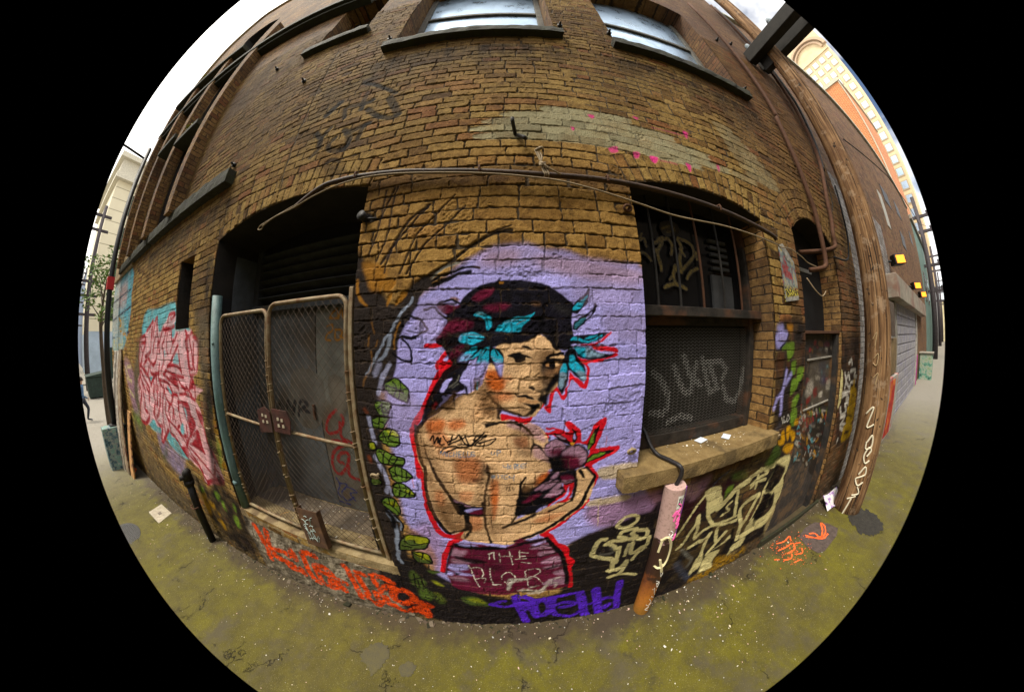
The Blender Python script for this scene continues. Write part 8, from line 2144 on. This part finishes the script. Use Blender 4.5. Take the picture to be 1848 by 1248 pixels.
def relief_mat():
    s = N('weathered_brickwork'); p = s.pos(); x, y, z = s.sep(p)
    at = s.n('Attribute', attribute_name='paint'); br = s.sep(s.n('Attribute', attribute_name='brick').outputs['Vector']); rb, mo = br[0], br[1]
    n1 = s.noise(p, 1.1, 5, .65); n2 = s.noise(p, 24, 6, .75); n3 = s.noise(p, 150, 3, .8); n5 = s.noise(p, 6, 5, .7)
    base = s.ramp(rb, [(0,(.070,.038,.014)),(.08,(.20,.11,.028)),(.4,(.31,.195,.055)),(.7,(.38,.25,.075)),(.88,(.30,.165,.050)),(1,(.25,.095,.032))])
    pier = s.math('MULTIPLY', s.math('MULTIPLY', s.math('GREATER_THAN', x, -.82), s.math('LESS_THAN', x, .7)), s.fr(z, 3.15, 3.4, 1, 0))
    base = s.mix(s.math('MULTIPLY', pier, .65), base, s.mix(rb, (.30,.155,.038), (.42,.235,.062)))
    base = s.mix(s.fr(n2, .44, .70, 0, .6), base, (.10,.05,.02)); base = s.mix(s.fr(n2, .50, .30, 0, .35), base, (.48,.30,.11))
    base = s.mix(s.fr(n5, .52, .68, 0, .5), base, (.085,.045,.02))
    st = s.noise(s.comb(s.math('MULTIPLY', x, 1.1), s.math('MULTIPLY', z, .5)), 1.6, 5, .65)
    base = s.mix(s.math('MULTIPLY', s.fr(z, 2.9, 5.2), s.fr(st, .38, .60, .15, .85)), base, (.060,.033,.017)); base = s.mix(s.math('MULTIPLY', s.math('MULTIPLY', s.fr(x, -.8, -2.2), s.fr(z, 3.0, 3.9)), s.fr(n1, .36, .56, .10, .55)), base, (.05,.03,.017))
    red = s.math('MULTIPLY', s.fr(x, 1.2, 2.6), s.fr(z, 3.0, 4.2)); base = s.mix(s.math('MULTIPLY', red, .45), base, s.mix(s.noise(p, 12, 3), (.14,.05,.026), (.07,.04,.024)))
    dk_ = s.math('MULTIPLY', s.fr(s.math('ADD', x, s.math('MULTIPLY', s.math('SUBTRACT', n5, .5), .25)), 1.98, 2.42), s.fr(z, 3.3, 2.9, .35, .82)); base = s.mix(dk_, base, s.mix(rb, s.mix(n2, (.035,.024,.017), (.085,.05,.03)), (.15,.058,.028)))
    soot = s.math('MULTIPLY', s.fr(s.math('ABSOLUTE', s.math('SUBTRACT', s.math('ADD', z, s.math('MULTIPLY', n5, .06)), 3.10)), .03, .11, .65, 0), pier); base = s.mix(soot, base, (.06,.03,.014))  # horizontal darker band across the pier at conduit height
    low = s.math('MULTIPLY', s.fr(s.math('SUBTRACT', z, s.math('MULTIPLY', x, .045)), .55, .1), s.fr(n5, .3, .5)); base = s.mix(s.math('MULTIPLY', low, .85), base, s.mix(n2, (.05,.045,.03), (.014,.012,.01)))
    for x0_, x1_, zt in ((-1.2,.6,4.62),(.85,2.75,4.60),(-5.4,-2.4,3.52)):
        m_ = s.math('MULTIPLY', s.math('MULTIPLY', s.fr(x, x0_-.08, x0_+.12), s.fr(x, x1_-.12, x1_+.08, 1, 0)), s.math('MULTIPLY', s.math('LESS_THAN', z, zt), s.fr(z, zt-.55, zt-.02)))
        run = s.noise(s.comb(s.math('MULTIPLY', x, 9.), s.math('MULTIPLY', z, .8)), 1., 5, .7)
        base = s.mix(s.math('MULTIPLY', m_, s.fr(run, .35, .6, .25, .95)), base, (.022,.014,.008))
    base = s.mix(s.fr(n3, .54, .70, 0, .7), base, (.02,.013,.008))
    mcol = s.mix(n2, (.030,.021,.014), (.115,.085,.055))
    conc = s.mix(s.fr(n2, .35, .65), (.17,.14,.10), (.05,.042,.032)); base = s.mix(s.math('GREATER_THAN', rb, 1.5), base, s.mix(s.fr(n5, .5, .6), conc, (.26,.22,.16)))
    bare = s.mix(mo, base, mcol)
    wear = s.noise(p, 70, 4, .75)
    k = s.math('MULTIPLY', at.outputs['Alpha'], s.fr(wear, .25, .34, .5, 1.), clamp=True)
    k = s.math('MULTIPLY', k, s.math('SUBTRACT', 1., s.math('MULTIPLY', mo, s.fr(s.noise(p, 30, 3, .7), .45, .65, 0, .4))), clamp=True)
    pn = s.noise(p, 9, 5, .65); pn2 = s.noise(p, 120, 4, .75)
    tone = s.fr(rb, 0, 1, .80, 1.12)
    pc = s.mix(1., at.outputs['Color'], s.comb(tone, tone, tone), 'MULTIPLY')
    pc = s.mix(s.fr(pn, .44, .70, 0., .40), pc, s.mix(1., pc, (.56,.50,.46), 'MULTIPLY'))
    pc = s.mix(s.fr(pn2, .52, .70, 0, .55), pc, s.mix(.8, pc, (.012,.010,.010)))
    pc = s.mix(s.math('MULTIPLY', mo, s.fr(s.noise(p, 16, 4, .7), .38, .60, .05, .62)), pc, s.mix(.75, pc, (.014,.011,.010)))
    c = s.mix(k, bare, pc)
    s.l(c, s.b.inputs['Base Color']); s.b.inputs['Roughness'].default_value = .8; s.b.inputs['Specular IOR Level'].default_value = .05
    s.bump(s.math('ADD', s.math('MULTIPLY', n2, .6), n3), .006, .9); return s.m

# ================================================================== PAINT: murals and graffiti, rasterised stroke by stroke on the wall itself
PAL = dict(lav=(172,166,236), lav2=(160,140,172), lav3=(150,135,175), pink2=(160,115,145), cream=(200,180,140), crm=(208,196,140), blk=(12,10,13), blk2=(30,26,27), blk3=(16,18,28), dk=(42,36,34), dk2=(34,28,28), och=(160,108,32), och2=(130,92,50), och3=(150,112,20), och4=(150,110,15),
  brn=(40,34,36), brn2=(84,54,34), brn3=(110,62,30), gry=(110,108,100), gry3=(95,85,70), gry4=(120,112,100), slt=(62,66,82), slt2=(60,80,96), slt3=(20,19,20), stem=(130,140,160), stem2=(140,142,172), orange2=(190,95,30), orb=(130,60,28), grn=(92,120,40), grn2=(72,88,38), grn3=(62,82,30), lgr=(104,136,42), yel=(165,170,28), yor=(215,150,40), yor2=(205,150,20), yor3=(178,142,24), yor4=(150,100,18), yor5=(150,130,62),
  red=(212,18,32), red2=(130,20,20), drd=(46,18,24), dred=(160,36,48), mar=(98,20,48), mau=(165,125,150), skin=(228,186,138), skin2=(190,138,90), skind=(112,80,50), ora=(186,88,26), tea=(30,170,205), tea2=(50,112,130), teal3=(105,178,190), teal4=(90,165,185), lbl=(130,160,185), blu=(48,120,160), nav=(30,36,90), wht=(215,208,195), wht2=(195,190,180), wht3=(170,158,140), pnk=(230,176,184), pnk3=(200,130,110), pur=(84,38,196), pur2=(140,80,190), mag=(225,50,140), gpt=(158,153,122), org=(205,66,16), bei=(165,148,105))
def vnoise(x, z, f, seed):
    g_ = np.random.RandomState(seed).rand(64, 64).astype(np.float32)
    u = x*f; v = z*f; i = np.floor(u).astype(int); j = np.floor(v).astype(int); a = (u-i); b = (v-j); a = a*a*(3-2*a); b = b*b*(3-2*b)
    return (g_[j%64,i%64]*(1-a)+g_[j%64,(i+1)%64]*a)*(1-b)+(g_[(j+1)%64,i%64]*(1-a)+g_[(j+1)%64,(i+1)%64]*a)*b
class Canvas:
    def __init__(s, xs, zs, y):
        s.xs, s.zs, s.y = xs.astype(np.float32), zs.astype(np.float32), y
        s.C = np.zeros((len(zs), len(xs), 3), np.float32); s.A = np.zeros((len(zs), len(xs)), np.float32); s.I = np.full(s.A.shape, -1, np.int16); s.brick = None
    def op(s, k, col_, w, soft, op, rag, pts, pid):
        P = np.array(cat_rom(pts, 4 if k == 'S' else 3, k == 'P')) if len(pts) > 2 else np.array(pts, float)
        hw = w/2*(1.12 if sum(col_) < .12 else 1.05) if k == 'S' else 0.; soft = soft*(.95 if k == 'S' else 1.1); m = hw + soft*2 + .004
        i0, i1 = np.searchsorted(s.xs, [P[:,0].min()-m, P[:,0].max()+m]); j0, j1 = np.searchsorted(s.zs, [P[:,1].min()-m, P[:,1].max()+m])
        if i1 <= i0 or j1 <= j0: return
        X, Z = np.meshgrid(s.xs[i0:i1], s.zs[j0:j1]); D = np.full(X.shape, 1e9, np.float32); ins = np.zeros(X.shape, bool)
        n = len(P); segs_ = [(P[i], P[(i+1)%n]) for i in range(n if k == 'P' else n-1)]
        jx = (vnoise(X, Z, 60, 3)-.5)*.006; jz = (vnoise(X, Z, 60, 4)-.5)*.006
        X = X+jx; Z = Z+jz
        for a, b in segs_:
            dx, dz = float(b[0]-a[0]), float(b[1]-a[1]); L = dx*dx+dz*dz+1e-12
            t = np.clip(((X-a[0])*dx+(Z-a[1])*dz)/L, 0, 1); np.minimum(D, (X-a[0]-t*dx)**2+(Z-a[1]-t*dz)**2, out=D)
            if k == 'P' and abs(dz) > 1e-9:
                c = ((a[1] > Z) != (b[1] > Z)); xi = a[0]+(Z-a[1])*dx/dz; ins ^= (c & (X < xi))
        D = np.sqrt(D); sd = np.where(ins, D, -D) if k == 'P' else hw-D
        t = np.clip((sd/max(soft, 1e-4)+1)/2, 0, 1); al = t*t*(3-2*t)*op
        if rag: al = al*np.clip((vnoise(X, Z, 130, 7)*.6+vnoise(X, Z, 45, 8)*.4-rag*.62)*9, 0, 1)
        else: al = al*(.985+.015*vnoise(X, Z, 35, 9))
        if pid and not rag: al = al*np.clip(.62+.55*vnoise(X, Z, 11, 15)+.12*(vnoise(X, Z, 55, 16)-.5), 0, 1)
        A0 = s.A[j0:j1,i0:i1]; C0 = s.C[j0:j1,i0:i1]; Ao = al+A0*(1-al)
        C0[:] = np.where(Ao[...,None] > 1e-4, (al[...,None]*np.array(col_, np.float32)+(A0*(1-al))[...,None]*C0)/np.maximum(Ao, 1e-4)[...,None], C0); A0[:] = Ao
        I0 = s.I[j0:j1,i0:i1]; I0[(al > .3) | ((I0 < 0) & (al > .02))] = pid
    def build(s, names, labels, mats, cull=()):
        J, Ic = s.A.shape; idx = np.arange(J*Ic).reshape(J, Ic)
        A4 = np.stack([s.A[:-1,:-1], s.A[:-1,1:], s.A[1:,1:], s.A[1:,:-1]]); F4 = np.stack([idx[:-1,:-1], idx[:-1,1:], idx[1:,1:], idx[1:,:-1]], -1)
        I4 = np.stack([s.I[:-1,:-1], s.I[:-1,1:], s.I[1:,1:], s.I[1:,:-1]]); best = np.take_along_axis(I4, A4.argmax(0)[None], 0)[0]
        ok = (A4.max(0) > .03) & (best >= 0)
        full = s.brick is not None
        if full:
            h_, rb_, mo_, ar_ = s.brick
            bare = ~ok; best = np.where(bare, len(names), best); best = np.where(bare & (ar_[:-1,:-1] > 0), len(names)+ar_[:-1,:-1], best); ok = np.ones_like(ok); names = list(names)+['brick_facing']+['brick_arch']*3; labels = list(labels)+[None]*4
        xc = (s.xs[:-1]+s.xs[1:])/2; zc = (s.zs[:-1]+s.zs[1:])/2; XX, ZZ = np.meshgrid(xc, zc)
        for o in cull:
            t = (XX-(o[0]+o[1])/2)/((o[1]-o[0])/2); ok &= ~((np.abs(t) < 1) & (ZZ > o[2]) & (ZZ < o[3]+o[4]*(1-t*t)))
        xv, zv = np.meshgrid(s.xs, s.zs)
        for pid, nm in enumerate(names):
            f = F4[ok & (best == pid)]
            if len(f) == 0: continue
            u, inv = np.unique(f.ravel(), return_inverse=True); n = len(f)
            me = bpy.data.meshes.new(nm); me.vertices.add(len(u)); co = np.empty((len(u), 3), np.float32); co[:,0] = xv.ravel()[u]; co[:,1] = s.y if not full else -.0055-h_.ravel()[u]; co[:,2] = zv.ravel()[u]
            me.vertices.foreach_set('co', co.ravel()); me.loops.add(4*n); me.loops.foreach_set('vertex_index', inv.astype(np.int32).ravel()); me.polygons.add(n)
            me.polygons.foreach_set('loop_start', np.arange(0, 4*n, 4, dtype=np.int32)); me.polygons.foreach_set('loop_total', np.full(n, 4, np.int32))
            ca = me.attributes.new('paint', 'FLOAT_COLOR', 'POINT'); rgba = np.concatenate([s.C.reshape(-1,3)[u], s.A.ravel()[u][:,None]], 1).astype(np.float32); ca.data.foreach_set('color', rgba.ravel())
            if full:
                cb = me.attributes.new('brick', 'FLOAT_VECTOR', 'POINT'); cb.data.foreach_set('vector', np.stack([rb_.ravel()[u], mo_.ravel()[u], h_.ravel()[u]*100], 1).astype(np.float32).ravel())
            me.update();
            if full: me.polygons.foreach_set('use_smooth', np.ones(n, bool))
            me.materials.append(mats); o = bpy.data.objects.new(nm, me); col.objects.link(o); o.parent = bld
            if labels[pid]: o['label'] = labels[pid]
NAMES = {'mural':('mural','spray-painted mural of a bare-backed woman with blue leaves in black hair'),'purple_tag':('graffiti','purple lettering reading POSH at the wall foot'),'black_and_cream_lettering':('black_paint_field',None),'cream_tag':('graffiti','cream looped tag left of the pipe guard'),'white_and_black_lettering':('graffiti','angular cream and black lettering under the sill'),
 'mossy_paint':('mossy_stain',None),'beige_plaster_patch':('plaster_patch','beige plaster apron at the wall foot'),'leaf_mural':('mural','painted green leaves and stems on dark ground right of the window'),'white_and_yellow_scrawl':('graffiti','white and yellow scrawl on black right of the door'),'pink_lettering':('graffiti','pink wildstyle lettering with red outlines on pale blue'),
 'yellow_and_green_scrawl':('graffiti','yellow and green scrawl on black beside the gate'),'grime_patch':('grime_patch',None),'orange_lettering':('graffiti','rough orange lettering under the door sill'),'grey_paint_patch':('paint_patch','grey-green buff patch with magenta dabs'),'faded_scrawl':('graffiti','faded grey scrawl over the doorway arch'),'blue_mural':('mural','pale blue mural on the shutter at the left end'),'violet_scrawl':('graffiti','violet scrawl beside the leaning boards'),
 'door_scrawl':('graffiti','orange, red and black scrawls on the doors behind the gate'),'layered_scrawl':('scrawl',None),'window_scrawl':('graffiti','yellow tag on the dark glass behind the bars'),'door_collage':('sticker_layer','layers of torn stickers and tags on the right door')}
def axis(a, b, c0, step, k):
    sk = math.sqrt(k); t0, t1 = math.atan((a-c0)/sk), math.atan((b-c0)/sk); n = int(sk*(t1-t0)/step)
    return c0+sk*np.tan(np.linspace(t0, t1, n))
CAN = {0.: Canvas(axis(-9.3, 4.44, 0, .0029, 2.6), axis(-.45, 6.3, 2.0, .0032, 5.), -.0028)}
names, labels, cur, cv = {}, {}, None, None
for ln in PAINT.strip().split('\n'):
    if ln[0] == '#':
        nm, _, yy = ln[1:].partition('@'); yy = float(yy or 0); 
        if yy not in CAN:
            CAN[yy] = {.4485: lambda: Canvas(np.arange(-2.45,-.81,.004), np.arange(.72,2.47,.004), .4485), .2445: lambda: Canvas(np.arange(.75,1.5,.004), np.arange(2.4,3.15,.004), .2445), .0735: lambda: Canvas(np.arange(2.475,3.475,.005), np.arange(0.05,2.2,.005), .0735)}[yy]()
        cv = CAN[yy]; names.setdefault(yy, []); labels.setdefault(yy, []); names[yy].append(NAMES[nm][0]); labels[yy].append(NAMES[nm][1]); pid = len(names[yy])-1; continue
    k, c_, w_, so_, op_, rg_, *pp = ln.split(); pp = np.array(pp, float).reshape(-1, 2)/1000
    cv.op(k, lin(PAL[c_]), float(w_)/1000, max(float(so_)/1000, .0015), float(op_), float(rg_), [tuple(v) for v in pp], pid)
PB = relief_mat()
s = N('painted_panel'); at = s.n('Attribute', attribute_name='paint'); p = s.pos(); n_ = s.noise(p, 4, 5, .65)
s.l(s.mix(at.outputs['Alpha'], s.mix(s.fr(n_, .35, .68), (.12,.115,.10), (.065,.05,.033)), at.outputs['Color']), s.b.inputs['Base Color']); PPAN = s.m
s = N('painted_dark_panel'); at = s.n('Attribute', attribute_name='paint'); p = s.pos(); s.l(s.mix(s.math('MULTIPLY', at.outputs['Alpha'], s.fr(s.noise(p, 22, 5, .7), .36, .56, .55, .97)), (.022,.018,.015), s.mix(s.fr(s.noise(p, 60, 4, .7), .45, .62, 0, .8), s.mix(1., at.outputs['Color'], (.85,.82,.78), 'MULTIPLY'), (.03,.024,.02))), s.b.inputs['Base Color']); s.b.inputs['Roughness'].default_value = .5; PDK = s.m
CAN[0.].brick = brickwork(CAN[0.])
for yy, cv in CAN.items():
    cv.build(names[yy], labels[yy], PB if yy == 0 else (PPAN if yy == .4485 else PDK), OPEN + [(.56,1.96,1.392,1.5,0)] if yy == 0 else ())
